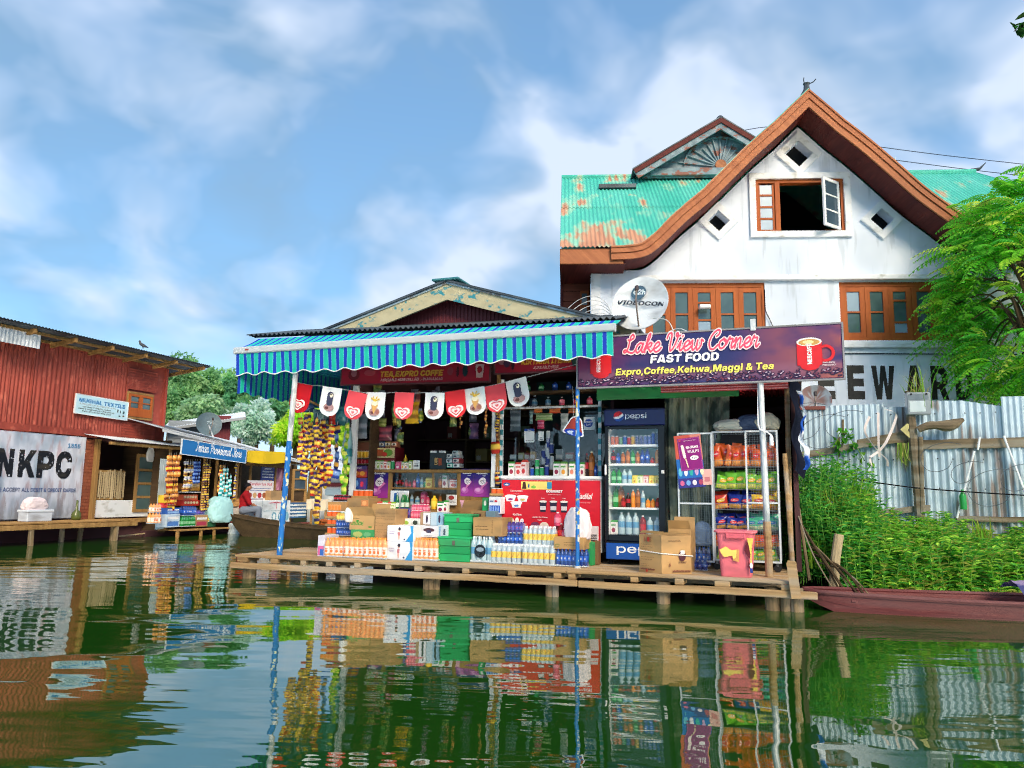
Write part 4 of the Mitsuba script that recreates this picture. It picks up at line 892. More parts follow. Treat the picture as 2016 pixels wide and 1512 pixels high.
# the big signboard
def beans(w, h0, n, seed):
    r = random.Random(seed); out = []
    for i in range(n): out.append(ell(r.uniform(.03, w - .03), r.uniform(.02, h0), r.uniform(.022, .034), r.uniform(.012, .018), r.uniform(-40, 60), 4))
    return out
sw0, sw1, sz0, sz1 = 4.845, 7.935, 2.562, 3.185
W_, Hh = sw1 - sw0, sz1 - sz0
t, M = board('fast_food_sign', (sw0, .28, sz0), W_, Hh, S.M, '3d1f4e', 'dark coffee coloured signboard reading Lake View Corner FAST FOOD with a red mug', 'sign', .04, '8a8a90')
cup = lambda x, f: [(ell(x, .30, .13, .16), 'c8262c'), (rect2(x - .135, .16, x + .135, .43).union(ell(x, .16, .105, .06)), 'd4262e'), (ell(x, .43, .135, .05), 'f0eee8'), (ell(x, .425, .115, .038), 'c89a58'), (ell(x - .01, .428, .06, .02), 'ecd8a0'), (ell(x + f * .17, .29, .10, .10).difference(ell(x + f * .17, .29, .065, .068)).difference(rect2(x - .135, 0, x + .135, .5)), 'd4262e')]
def blend(v):
    x, y = v[:, 0:1] / W_, v[:, 1:2] / Hh; n = (meshkit.fbm(v * np.array([2.6, 4.5, 0]) + 2.0, 4, 3)[:, None] - .36) * 2.2; c = lin('2c3268') * np.ones((len(v), 1))
    side = np.clip(np.abs(x - .47) * 2.3 - .25, 0, 1) * np.clip(n + .45, 0, 1); c = c + (lin('7a3560') - c) * np.clip(side * 1.2, 0, 1); c = c + (lin('a8644e') - c) * np.clip((x - .62) * 2.6, 0, 1) * np.clip(n + .25, 0, .8)
    return c + (lin('8a5a70') - c) * np.clip(1 - np.abs(y - .20) * 6, 0, .7)
put('backdrop_print', [(grid(lambda s, q: (.01 + s * (W_ - .02), .01 + q * (Hh - .02), .002 + 0 * s), 90, 20), blend, True)], 'print', M, t)
bn = beans(W_, .11, 230, 5)
M2 = M @ plane((0, 0, .011), (1, 0, 0), (0, 1, 0))
put('bean_print', art([(union_all([b.intersection(rect2(.01, .01, W_ - .01, .14)) for b in bn]), '2a1a3e'), (union_all([affinity.translate(affinity.scale(b, .5, .35), .003, .004).intersection(rect2(.01, .01, W_ - .01, .14)) for b in bn[::2]]), 'c8b0c4'), (union_all([affinity.translate(affinity.scale(b, .5, .4), -.003, .003).intersection(rect2(.01, .01, W_ - .01, .14)) for b in bn[1::2]]), '7a3c50')], M2), 'print', None, t)
put('mug_print', art([*cup(2.74, 1), (text('NESCAFÉ', 2.765, .29, .05, 900, w=.24, turn=90), 'f4f0ee')], M2), 'print', None, t)
mg = cup(.30, -1); mg = [(affinity.translate(g, 0, 0), c) for g, c in mg[1:2]]
put('mug_print', art([*mg, (affinity.scale(text('NESCAFÉ', .31, .30, .05, 900, w=.24, turn=90), -1, 1), 'f0d8dc')], M2), 'print', None, t)
put('lettering', art([(script('Lake View Corner', .60, .40, .22, w=1.58, pen=.20, grow=.12), 'f4d6da'), (script('Lake View Corner', .60, .40, .22, w=1.58, pen=.20), 'e8506c'), (text('FAST FOOD', 1.33, .262, .098, 900, w=.82, slant=.12), 'f6f6f6'), (text('Expro,Coffee,Kehwa,Maggi & Tea', 1.42, .13, .082, 800, w=1.86, slant=.14), 'f2ee6a'), (text('Cont. Active', 2.94, .175, .016, 700), 'f0e8e8'), (text('9906123212', 2.94, .145, .016, 700), 'f0e8e8')], M @ plane((0, 0, .020), (1, 0, 0), (0, 1, 0))), 'print', None, t)
u, z = S.at(1482, 650, .30); put('bracket', box(u - .025, u + .035, .26, .30, 3.16, 3.30, .004), 'galvanised', S, t)
# red signs inside
a0, a1, z0, z1 = at_px(S, 674, 716, 965, 760, 1.20)
a0, z_a = S.at(672, 757, 1.2); a1, z_b = S.at(963, 750, 1.2); hh = .33; dz = math.degrees(math.atan2(z_b - z_a, a1 - a0)); W_ = a1 - a0
t, M = board('tea_sign', (a0, 1.20, z_a), W_, hh, S.M, 'b0243a', 'long red sign reading TEA,EXPRO COFFE under the awning', 'sign', .02, '70404a', tilt=dz)
put('lettering', art([(text('TEA,EXPRO COFFE', W_ * .49, .098, .088, 900, w=1.06, slant=.16), 'd8a93a'), (text('AVAILABLE HERE CELL NO :-9149414162', W_ * .49, .032, .044, 600, w=1.04), 'e0c0c0'), (ell(.22, .15, .10, .09), '7a1c2a'), (ell(.22, .17, .05, .06), 'b06a74'), (ell(.50, .17, .10, .05), 'b84c58'), (ell(W_ - .62, .16, .05, .06), 'a84858'), (ell(W_ - .50, .15, .02, .08), '5a2030'), (ell(W_ - .38, .16, .04, .09), '2a3a44'), (Polygon([(W_ - .20, .05), (W_ - .10, .05), (W_ - .08, .25), (W_ - .22, .25)]), 'd8b0b0'), (ell(W_ - .15, .17, .04, .05), 'b82834')], M), 'print', None, t)
a0, z_a = S.at(975, 735, 1.2); a1, z_b = S.at(1138, 728, 1.2); W_ = a1 - a0
t, M = board('grocery_sign', (a0, 1.20, z_a), W_, .29, S.M, 'b0243a', 'short red sign reading KIRYANA ITEMS under the awning', 'sign', .02, '70404a', tilt=math.degrees(math.atan2(z_b - z_a, W_)))
put('lettering', art([(text('KIRYANA ITEMS', W_ * .62, .105, .085, 900, w=W_ * .60, slant=.16), 'd8a93a'), (text('AVAILABLE HERE', W_ * .62, .035, .042, 600, w=W_ * .3), 'e0c0c0'), (ell(.1, .16, .05, .04), 'b87a84'), (ell(.18, .14, .05, .06), '5a3a58'), (ell(.27, .14, .025, .1), '4a2030'), (ell(W_ - .05, .15, .04, .1), '3a5a50')], M), 'print', None, t)

# bunting: a sagging cord with ten pennants
bt = thing('bunting', 'string of red and white rounded pennants hanging across the shop front', 'bunting')
FL_ = [(578, 752, 616, 759, 'h', 'b81c28'), (636, 760, 674, 767, 'k', ''), (687, 768, 724, 774, 'h', 'e2525c'), (722, 772, 760, 774, 'c', ''), (778, 772, 816, 774, 'h', 'e2525c'), (838, 773, 876, 772, 'k', ''), (876, 772, 915, 768, 'h', 'd8343c'), (915, 767, 954, 760, 'c', ''), (954, 762, 994, 753, 'h', 'e2525c'), (995, 752, 1036, 743, 'k', '')]
cord = []
for i, (x0, y0, x1, y1, kd, col) in enumerate(FL_):
    vv = .12 + i * .045; (ua_, za_), (ub_, zb2) = S.at(x0, y0, vv), S.at(x1, y1, vv); w = math.hypot(ub_ - ua_, zb2 - za_); an = math.degrees(math.atan2(zb2 - za_, ub_ - ua_)); h = w * 1.27
    cord += [(ua_, vv, za_), (ub_, vv, zb2)]; turn = 5 * math.sin(i * 2.3)
    M = S.M @ upright(ua_, vv - .004, za_, an + turn * .6)
    g = union_all([rect2(0, -h * .62, w, 0), ell(w / 2, -h * .62, w / 2, h * .38, 0, 12)])
    f = put('pennant', [(grid(lambda s, t_: (w / 2 + (s - .5) * w * np.where(t_ < .62, 1, np.sqrt(np.clip(1 - ((t_ - .62) / .38) ** 2, 0, 1))), -h * t_, .010 * np.sin(s * 5 + i) * t_), 10, 16), (col if kd == 'h' else 'e9eef0'), True)], 'cloth', M, bt)
    Mp = M @ plane((0, 0, .012), (1, 0, 0), (0, 1, 0))
    if kd == 'h':
        heart = lambda k: affinity.translate(affinity.scale(union_all([ell(-.5, .3, .56, .5), ell(.5, .3, .56, .5), Polygon([(-.95, .02), (.95, .02), (0, -.95)]).buffer(.12)]), k, k * .8), w / 2, -h * .40)
        put('emblem', art([(heart(.105), 'f4e8e8'), (heart(.078), col), (heart(.056), 'f4e8e8'), (heart(.026), col), (text('KWALITY WALLS', w / 2, -h * .74, .03, 800, w=w * .66), 'f2dede')], Mp, .001), 'print', None, f)
    else:
        yc = -h * .45
        L = [(ell(w / 2, yc - .10, .085, .055), 'b08a88'), (ell(w / 2 - .03, yc - .11, .03, .02), '6a3a34')]
        L += [(rnd(w / 2 - .05, yc - .08, w / 2 + .05, yc + .12, .045), '3d3f58'), (ell(w / 2 + .015, yc + .07, .026, .03), 'e8e0c8'), (ell(w / 2 + .01, yc + .08, .013, .012), '20202c')] if kd == 'k' else [(Polygon([(w / 2 - .055, yc), (w / 2 + .055, yc), (w / 2 - .01, yc - .13)]), 'd8a860'), (ell(w / 2, yc + .02, .05, .035), 'f0e8c8'), (union_all([path([(w / 2, yc + .05), (w / 2 + a_, yc + b_)], .016) for a_, b_ in ((-.06, .09), (-.03, .11), (.03, .11), (.07, .08))]), 'e0b838'), (ell(w / 2 + .05, yc - .10, .03, .03), 'a06a58')]
        put('emblem', art(L, Mp, .001), 'print', None, f)
e0_, e1_ = S.at(570, 740, .1), S.at(1136, 716, .6)
put('cord', tube([(e0_[0], .1, e0_[1]), *cord, (e1_[0], .62, e1_[1])], .004, 4), 'galvanised', S, bt)
# ------------------------------------------------------------------ fridge
fr = thing('drinks_fridge', 'tall dark blue glass door drinks fridge with PEPSI lettering', 'fridge')
f0, f1, FV = S.at(1190, 900, 1.0)[0], S.at(1309, 900, 1.0)[0], 1.0; FW_ = f1 - f0
fx = lambda X: f0 + (X - 985) / (1437 - 985) * FW_            # positions surveyed on an enlargement of the photograph
fz = lambda Y: S.at(1245, 780 + Y / 4.2, FV)[1]
put('body', [(box(f0, f0 + .03, FV + .06, FV + .66, .40, 2.36), '12131c', None), (box(f1 - .03, f1, FV + .06, FV + .66, .40, 2.36), '12131c', None), (box(f0, f1, FV + .63, FV + .66, .40, 2.36), '12131c', None), (box(f0, f1, FV + .04, FV + .63, fz(235), 2.37, .012), '12142c', None), (box(f0, f1, FV + .04, FV + .63, .40, fz(1200), .012), '12131c', None)], 'gloss', S, fr)
put('lining', [(box(f0 + .03, f0 + .045, FV + .07, FV + .62, fz(1200), fz(240)), 'dfe8ea', None), (box(f1 - .045, f1 - .03, FV + .07, FV + .62, fz(1200), fz(240)), 'dfe8ea', None), (box(f0 + .045, f1 - .045, FV + .60, FV + .62, fz(1200), fz(240)), 'a8d0d0', None)], 'gloss', S, fr)
hd = put('header', [(box(f0 - .005, f1 + .005, FV, FV + .04, fz(240), fz(108), .01), '141c58', None)], 'gloss', S, fr)
Mh = S.M @ upright(f0, FV - .001, fz(240)); hw, hh = FW_, fz(108) - fz(240); k = FW_ / 452
g = ell(110 * k, 68 * k, 38 * k, 38 * k, 0, 16)
put('lettering', art([(text('pepsi', 240 * k, 52 * k, 40 * k, 400, w=160 * k), 'e8ecf4'), (g, 'e8ecf4'), (g.intersection(Polygon([(60 * k, 62 * k), (110 * k, 68 * k), (160 * k, 105 * k), (160 * k, 130 * k), (60 * k, 130 * k)])), 'c8202c'), (g.intersection(Polygon([(60 * k, 50 * k), (110 * k, 48 * k), (160 * k, 80 * k), (160 * k, 20 * k), (60 * k, 20 * k)])), '2450a8')], Mh), 'print', None, hd)
dw0, dw1 = fx(1012), fx(1388)
door = put('door', cat(box(f0 + .004, dw0, FV, FV + .045, fz(1200), fz(248), .006), box(dw1, f1 - .004, FV, FV + .045, fz(1200), fz(248), .006), box(dw0, dw1, FV, FV + .045, fz(1200), fz(1150), .006), box(dw0, dw1, FV, FV + .045, fz(270), fz(248), .006)), 'black_gloss', S, fr)
put('pane', box(dw0, dw1, FV + .02, FV + .022, fz(1150), fz(270)), 'pane', S, door, smooth=False) if 0 else put('pane', xf(trimesh.Trimesh([(0, 0, 0), (dw1 - dw0, 0, 0), (dw1 - dw0, fz(270) - fz(1150), 0), (0, fz(270) - fz(1150), 0)], [(0, 1, 2), (0, 2, 3)], process=False), upright(dw0, FV + .02, fz(1150))), 'pane', S, door, smooth=False)
put('handle', [(box(f0 + .005, f0 + .03, FV - .03, FV, fz(655), fz(565), .008), 'e8eaee', None)], 'gloss', S, door)
put('lock', [(box(f1 - .05, f1 - .01, FV - .02, FV, fz(640), fz(610), .006), 'c8ccd0', None)], 'gloss', S, door)
lp = put('lower_panel', [(box(f0 + .015, f1 - .015, FV - .004, FV + .04, fz(1355), fz(1220), .008), '1a4fa8', None)], 'gloss', S, fr)
put('lettering', art([(text('pepsi', 255 * k, 50 * k, 62 * k, 500, w=330 * k), 'eef2f8')], S.M @ upright(f0, FV - .005, fz(1355)), .001), 'print', None, lp)
for u in (f0 + .06, f1 - .06): put('foot', lathe([(0, .33), (.03, .33), (.025, .41), (0, .41)], 8, (u, FV + .1, 0)), 'dark', S, fr)
for v in (FV + .08, FV + .55): pass
SY = [402, 560, 725, 925, 1150]
for y in SY[:-1]: put('shelf', [(box(f0 + .046, f1 - .046, FV + .07, FV + .58, fz(y) - .012, fz(y)), 'e8eeee', None), (box(f0 + .046, f1 - .046, FV + .06, FV + .07, fz(y) - .02, fz(y) + .008), 'f4f8f8', None)], 'gloss', S, fr)
# (shelf, kind, x0, x1, top) on the enlargement
ROW = {0: 'top', 1: 'second', 2: 'middle', 3: 'fourth', 4: 'lowest'}
def fridge_item(sh, kind, X0, X1, Y, lib, word, lab_, v=.10):
    z = fz(SY[sh]) + (.001 if sh < 4 else .0); a, b = fx(X0), fx(X1); h = (fz(Y) - z)
    kk = numbered(word); tag(kk, lab_, word, f'{word}s on the {ROW[sh]} fridge shelf')
    for nm, d in lib[kind].items(): scene[kk if nm == 'self' else f'{kk}__{nm}'] = {**d, 'to_world': mi.ScalarTransform4f(SC(S, (a + b) / 2, FV + v + .05, z, b - a, min(b - a, .09), h, rng.uniform(-20, 20)).tolist())}
for j, kd in enumerate(('orange', 'orange', 'green', 'blue', 'red', 'yellow', 'navy', 'navy', 'blue', 'blue', 'blue', 'navy')):
    x = 1016 + j * 31; fridge_item(0, kd, x, x + 27, 318 - (28 if j > 9 else 0) + (10 if j in (2, 4) else 0), CAN, 'can', f'{kd} drinks can on the top shelf of the drinks fridge' if kd not in ('orange', 'blue', 'navy') else f'one of the {kd} drinks cans in a row on the top fridge shelf')
for j, kd in enumerate(('cola', 'blue', 'brown', 'brown', 'green', 'brown', 'blue', 'blue', 'sauce', 'orange')):
    x = 1018 + j * 37; fridge_item(1, kd, x, x + 33, (445, 465, 455, 430, 440, 450, 440, 430, 500, 430)[j], B, 'bottle', f'{kd} bottle on the second shelf of the drinks fridge')
for j, (kd, lib) in enumerate((('green', B), ('green', B), ('clear', B), ('clear', B), ('yellow', TET), ('lime', TET), ('apple', TET), ('yellow', TET), ('yellow', TET))):
    x = 1018 + j * 41; fridge_item(2, kd, x, x + 37, 600 if lib is B else 650, lib, 'bottle' if lib is B else 'drink_carton', f'{kd} {"bottle" if lib is B else "drink carton"} on the middle shelf of the drinks fridge')
for j, kd in enumerate(('green', 'brown', 'sauce', 'cola', 'orange', 'brown', 'clear', 'orange', 'orange', 'sauce')):
    x = 1018 + j * 37; fridge_item(3, kd, x, x + (52 if j in (0, 1) else 34), (745, 735, 830, 800, 770, 760, 780, 845, 845, 830)[j], B, 'bottle', f'{kd} bottle on the fourth shelf of the drinks fridge', .10 + .10 * (j in (0, 1)))
for j, kd in enumerate(('beet', 'clear', 'clear', 'clear', 'sauce', 'clear', 'clear')):
    x = 1018 + j * 53; fridge_item(4, kd, x, x + 48, (1030, 960, 965, 965, 985, 1000, 1000)[j], TET if kd == 'beet' else B, 'drink_carton' if kd == 'beet' else 'bottle', f'{"white drink carton" if kd == "beet" else kd + " bottle"} on the lowest shelf of the drinks fridge')

# ------------------------------------------------------------------ red ice cream freezer
fz_ = thing('chest_freezer', 'red chest freezer printed with ice cream tubs, cups and lollies', 'freezer')
c0, c1 = S.at(986, 1000, 1.12)[0], S.at(1184, 1000, 1.12)[0]; cz0, cz1 = .46, S.at(1085, 944, 1.12)[1]; CW = c1 - c0
put('body', [(box(c0, c1, 1.12, 1.72, cz0, cz1, .012), 'd8dcde', None)], 'gloss', S, fz_)
put('front_panel', [(box(c0 + .012, c1 - .012, 1.108, 1.12, cz0 + .02, cz1 - .01, .003), 'cf1f30', None)], 'print', S, fz_)
put('lid', [(box(c0 - .012, c1 + .015, 1.10, 1.74, cz1 + .001, cz1 + .05, .012), 'e4e8ea', None)], 'gloss', S, fz_)
for u in (c0 + .08, c1 - .1): put('foot', box(u, u + .06, 1.2, 1.3, .33, .46), 'dark', S, fz_)
kx = CW / (945 - 110); X = lambda x: (x - 110) * kx; Y = lambda y: (1170 - y) * (cz1 - cz0) / (1170 - 665)
E_ = lambda x, y, a, b, q=0: ell(X(x), Y(y), a * kx, b * kx, q)
tub = lambda x, y, c: [(Polygon([(X(x - 44), Y(y - 8)), (X(x + 44), Y(y - 8)), (X(x + 34), Y(y + 24)), (X(x - 34), Y(y + 24))]), 'e8e4ea'), (E_(x, y - 12, 50, 13), 'f4f2f4'), (E_(x, y + 10, 20, 9), c)]
cupg = lambda x, y: [(Polygon([(X(x - 30), Y(y - 34)), (X(x + 30), Y(y - 34)), (X(x + 22), Y(y + 38)), (X(x - 22), Y(y + 38))]), '2c2438'), (E_(x, y - 34, 32, 9), 'e8e0d8'), (rect2(X(x - 24), Y(y + 26), X(x + 24), Y(y - 2)), 'd8d0d0')]
L = [(E_(160, 702, 30, 14), '3a5a98'), (E_(160, 704, 16, 6), 'e4e0e8'), (rect2(X(285), Y(737), X(545), Y(680)), 'f0d878'), (Polygon([(X(292), Y(734)), (X(332), Y(734)), (X(322), Y(684)), (X(302), Y(684))]), '4a2c20'), (E_(392, 720, 20, 12), '7ab84a'), (E_(350, 712, 6, 18), '2a5a90'), (rnd(X(505), Y(732), X(545), Y(684), .01), '3a90b8')]
L += tub(196, 800, '8a3a80') + tub(300, 802, 'c8b060') + tub(248, 846, '5080c0') + cupg(474, 856) + cupg(560, 856) + cupg(648, 856)
L += [(text('Consumers', X(248), Y(755), .026, 500), 'f4dcdc'), (text('by Home Box', X(250), Y(773), .010, 500), 'f0c8c8'), (text('GOURMET', X(568), Y(758), .034, 900), 'f8f0f0'), (text('Super Premium Ice Creams', X(566), Y(775), .011, 500), 'f0d0d0')]
L += [(text(s, X(x), Y(802), .014, 600), 'f4e0e0') for s, x in (('Cups', 472), ('Tubs', 557), ('Cups', 650))] + [(text('Kulfies', X(258), Y(925), .030, 600), 'f8eaea'), (text('Jumbo Ice Cream', X(450), Y(938), .020, 600), 'f4e0e0'), (text('Cups', X(448), Y(956), .018, 600), 'f4e0e0')]
L += [(path([(X(258 + 10 * q), Y(1035)), (X(258 + 42 * q), Y(960 - 6 * (q == 0)))], 32 * kx), c) for q, c in ((-1, 'efe6d8'), (1, 'e4dce4'), (0, 'f6f2ea'))] + [(path([(X(258 + 3 * q), Y(1045)), (X(258 + 9 * q), Y(1018))], 8 * kx), 'd8b078') for q in (-1, 0, 1)]
for x, c in ((412, '7a3a5a'), (487, 'e8d8c8')): L += [(E_(x, 990, 36, 26), c), (Polygon([(X(x - 38), Y(992)), (X(x + 38), Y(992)), (X(x + 26), Y(1070)), (X(x - 26), Y(1070))]), 'e6dfe2'), (E_(x, 1030, 16, 12), 'c03048')]
L += [(path([(X(605), Y(1030)), (X(605), Y(945))], 34 * kx), '4a1c2c'), (path([(X(665), Y(1020)), (X(665), Y(950))], 32 * kx), '6a2038'), (ell(X(560), Y(1030), .04, .06), 'e88a70'), (script('Vanila', X(735), Y(800), .11, w=X(885) - X(735), pen=.3), 'f8f0f0') if 0 else (text('Vadilal', X(818), Y(800), .075, 600, w=X(880) - X(752), slant=.35), 'f8f0f0'), (text('Everyone loves ice cream', X(820), Y(828), .010, 500), 'f0d0d0')]
put('print', art(L, S.M @ upright(c0, 1.1075, cz0), .0005), 'print', None, fz_)
gv = put('vent_panel', [(box(c0 + X(845), c0 + X(925), 1.098, 1.1075, cz0 + Y(1160), cz0 + Y(985), .003), 'd8cfd2', None)], 'vc', S, fz_)
for i in range(9): put('louvre', [(box(c0 + X(857), c0 + X(912), 1.092, 1.0985, cz0 + Y(1146 - i * 12), cz0 + Y(1140 - i * 12)), '2a2a30', None)], 'vc', S, gv)

# ------------------------------------------------------------------ glazed kiosk above the freezer, with wares on its ledge
ki = thing('display_window', 'glazed shop window in a checked turquoise frame above the red freezer', 'window')
u0, u1, z0, z1 = at_px(S, 986, 800, 1185, 938, 1.5); KZ = z0 + .02
for a in (u0, u1 - .045):
    pst = put('post', box(a, a + .045, 1.46, 1.50, z0 - .1, z1 + .42, .004), 'white_trim', S, ki)
    for i in range(9): put('painted_square', [(box(a - .001, a + .046, 1.457, 1.4605, z0 + i * .15, z0 + i * .15 + .075), '3f9fae', None)], 'vc', S, pst)
put('rail', box(u0 + .045, u1 - .045, 1.46, 1.50, z1 - .03, z1, .004), 'galvanised', S, ki); put('sill', box(u0, u1, 1.36, 1.95, z0 - .03, z0, .004), 'white_trim', S, ki)
put('pane', xf(trimesh.Trimesh([(0, 0, 0), (u1 - u0 - .09, 0, 0), (u1 - u0 - .09, z1 - z0 - .03, 0), (0, z1 - z0 - .03, 0)], [(0, 1, 2), (0, 2, 3)], process=False), upright(u0 + .045, 1.97, z0)), 'pane', S, ki, smooth=False)
put('upper_shelf', box(u0 + .045, u1, 1.62, 1.9, z1 + .0, z1 + .03), 'dark_wood', S, ki); put('upper_shelf', box(u0 + .045, u1, 1.62, 1.9, z1 + .22, z1 + .25), 'dark_wood', S, ki)
put('inner_shelf', box(u0 + .05, u1 - .05, 2.2, 2.6, z0 + .25, z0 + .27), 'dark_wood', S, ki)
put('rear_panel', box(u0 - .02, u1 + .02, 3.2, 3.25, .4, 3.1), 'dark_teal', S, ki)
PX5 = lambda X_, Y_: (960 + X_ / 4.2, 780 + Y_ / 4.2)
def ware(word, lib, kind, X0, Y0, X1, Y1, v, lab_, fr_=S, conv=PX5, group=None, zs=None, dep=None):
    (x0, y0), (x1, y1) = conv(X0, Y0), conv(X1, Y1); a, b, c, d = at_px(fr_, x0, y0, x1, y1, v); z = c if zs is None else zs
    kk = numbered(word); tag(kk, lab_, word.replace('_', ' '), group); T_ = mi.ScalarTransform4f(SC(fr_, (a + b) / 2, v + (dep or (b - a)) / 2, z, b - a, dep or (b - a), d - z, rng.uniform(-14, 14)).tolist())
    for nm, dd in lib[kind].items(): scene[kk if nm == 'self' else f'{kk}__{nm}'] = {**dd, 'to_world': T_}
    return kk
for i, (kd, a, b, top) in enumerate((('beet', 165, 215, 540), ('apple', 225, 272, 545), ('apple', 277, 325, 525), ('beet', 540, 592, 540), ('orange', 600, 652, 540), ('peach', 672, 722, 540), ('beet', 763, 798, 545))):
    ware('juice_carton', TET, kd, a, top, b, 645, 1.38, f'{kd} juice carton on the display ledge, ' + ('the tallest of three at its end', 'pale one next to the bottle stack side', 'taller of the two rosy ones', 'first of the group beside the sign pole', 'second of the group beside the sign pole', 'third of the group beside the sign pole', 'narrow one behind the sign pole')[i], zs=z0)
for i, (kd, a, b, top, lb) in enumerate((('green', 385, 420, 590, 'green drinks can under another green can on the display ledge'), ('green', 424, 460, 585, 'single green drinks can on the display ledge'), ('navy', 466, 500, 570, 'navy drinks can on the display ledge'), ('blue', 350, 378, 590, 'blue drinks can on the display ledge'))): ware('can', CAN, kd, a, top, b, 645, 1.40, lb, zs=z0)
ware('can', CAN, 'green', 386, 520, 421, 588, 1.40, 'green drinks can on top of another on the display ledge')
for i, (kd, a, b, t_, lb) in enumerate((('cola', 805, 830, 470, 'black bottle at the end of the display ledge'), ('brown', 830, 880, 450, 'big brown bottle at the end of the display ledge'), ('blue', 878, 905, 560, 'small blue bottle at the end of the display ledge'))): ware('bottle', B, kd, a, t_, b, 645, 1.42, lb, zs=z0)
# stack of energy drink cans like a tower
for r_, (n, X0) in enumerate(((2, 470), (3, 438), (2, 440), (2, 470), (1, 478), (1, 478))):
    for i in range(n): ware('can', CAN, 'silver' if (r_ + i) % 2 else 'navy', X0 + i * 36, 545 - r_ * 52, X0 + i * 36 + 33, 594 - r_ * 52, 1.72, 'blue and silver can in the tower of cans behind the display ledge', group='cans stacked in a tower in the display window', zs=z0 + .10 + r_ * .078)
put('can_plinth', box(S.at(1062, 900, 1.72)[0], S.at(1092, 900, 1.72)[0], 1.66, 1.86, z0, z0 + .098), 'dark_wood', S, ki)
for i, (x, y, w, h, c) in enumerate(((250, 480, 48, 60, 'd8d8a0'), (300, 470, 50, 60, '8a3a40'), (350, 450, 45, 70, 'c8a850'), (560, 440, 60, 90, 'b8c8cc'), (640, 480, 70, 60, 'b0503a'), (180, 500, 60, 45, '90a0a4'))):
    (x0, y0), (x1, y1) = PX5(x, y), PX5(x + w, y + h); a, b, c_, d = at_px(S, x0, y0, x1, y1, 2.25)
    put('packet', [(box(a, b, 2.25, 2.33, z0 + .27, z0 + .27 + (d - c_), .01), c, None), (box(a + .01, b - .01, 2.247, 2.25, z0 + .29, z0 + .33 + .02, .001), 'e0e0d8', None)], 'gloss', S, None, ('cream', 'maroon', 'mustard', 'pale clear', 'rust', 'grey')[i] + ' packet on the inner shelf of the display window', 'packet')
# things hung in the window
for i, (x0, y0, x1, y1, c, c2, lb) in enumerate(((185, 115, 275, 290, '4a5a66', '7a8a94', 'dark grey strip of sachets hung in the display window'), (380, 95, 455, 135, 'd8622c', 'e8a050', 'orange packet at the top of the display window'), (505, 95, 605, 140, 'd8502c', 'e09048', 'wider orange packet at the top of the display window'), (665, 90, 728, 140, 'c8502c', 'e0a050', 'orange packet hung nearest the sign pole in the display window'), (395, 140, 540, 200, '7a9a5a', 'a8b890', 'pale green net of packets hung in the display window'), (410, 190, 470, 270, 'c83a5c', 'e080a0', 'pink packet hung in the middle of the display window'), (603, 140, 668, 290, '8a9698', 'b0b8b8', 'grey card of sachets hung in the display window'), (345, 125, 375, 230, '6a8a8a', '98b0b0', 'narrow teal strip hung in the display window'))):
    (X0, Y0), (X1, Y1) = PX5(x0, y0), PX5(x1, y1); a, b, c0_, d = at_px(S, X0, Y0, X1, Y1, 1.75)
    t = put('hanging_packet', [(xf(m_, np.diag([b - a, .12, d - c0_, 1]) @ np.eye(4)), (lambda v_, c=c, c2=c2, h=d - c0_: np.where((np.mod(v_[:, 2] / h * 3, 1) > .55)[:, None], lin(c2), lin(c))), True) for m_, _, _ in pillow(None)], 'gloss', pose(S, (a + b) / 2, 1.75, c0_), None, lb, 'packet')
for i, (x0, y0, x1, y1, lb) in enumerate(((303, 270, 386, 382, 'white notice with a blue heading stuck inside the display window'), (420, 290, 465, 368, 'small white notice in the middle of the display window'), (795, 172, 885, 278, 'white sticker with a blue oval beside the bell sticker'))):
    (X0, Y0), (X1, Y1) = PX5(x0, y0), PX5(x1, y1); a, b, c0_, d = at_px(S, X0, Y0, X1, Y1, 1.6); w, h = b - a, d - c0_; M = S.M @ upright(a, 1.6, c0_)
    t = thing('notice' if i < 2 else 'sticker', lb, 'notice' if i < 2 else 'sticker'); put('sheet', [(box(0, w, 0, h, -.004, 0), 'e6eaec', None)], 'print', M, t)
    put('print', art([(rect2(0, h * .82, w, h), '2a4a9a'), (text('UPI PAY', w / 2, h * .87, h * .06, 700), 'f0f0f0'), (text('ACCEPTED HERE', w / 2, h * .1, h * .05, 700), '30343c')] if i == 0 else [(rect2(w * .2, h * .1, w * .8, h * .2), '404858'), (rect2(w * .2, h * .3, w * .8, h * .36), '6a7080')] if i == 1 else [(ell(w * .42, h * .52, w * .42, h * .32), '1a44a8'), (text('Cream', w * .42, h * .55, h * .16, 700, slant=.2), 'f0f4f8'), (text('bell', w * .42, h * .34, h * .14, 700, slant=.2), 'f0f4f8')], M, .0008), 'print', None, t)
a, b, c0_, d = at_px(S, *PX5(632, 165), *PX5(810, 345), .60); w, h = b - a, d - c0_
t = thing('bell_sticker', 'hanging red and blue bell shaped sign with a white rim behind the sign pole', 'sign'); Mb = S.M @ upright(a, .6, c0_)
bell = affinity.rotate(union_all([ell(w * .5, h * .66, w * .24, h * .26), Polygon([(w * .26, h * .7), (w * .74, h * .7), (w * .92, h * .22), (w * .08, h * .22)])]).buffer(.008), -14)
put('plate', [(mov(extrude(bell.buffer(.016), .006), 0, 0, -.006), 'e4ecf4', None)], 'print', Mb, t)
put('print', art([(bell, 'a03a2c'), (affinity.rotate(ell(w * .5, h * .24, w * .43, h * .15), -14, origin=(w * .5, h * .5)), '1c3fa8'), (affinity.rotate(ell(w * .5, h * .22, w * .30, h * .09), -14, origin=(w * .5, h * .5)), 'c8d8f0'), (affinity.rotate(ell(w * .55, h * .22, w * .1, h * .09), -14, origin=(w * .5, h * .5)), '1c3fa8')], Mb, .001), 'print', None, t)
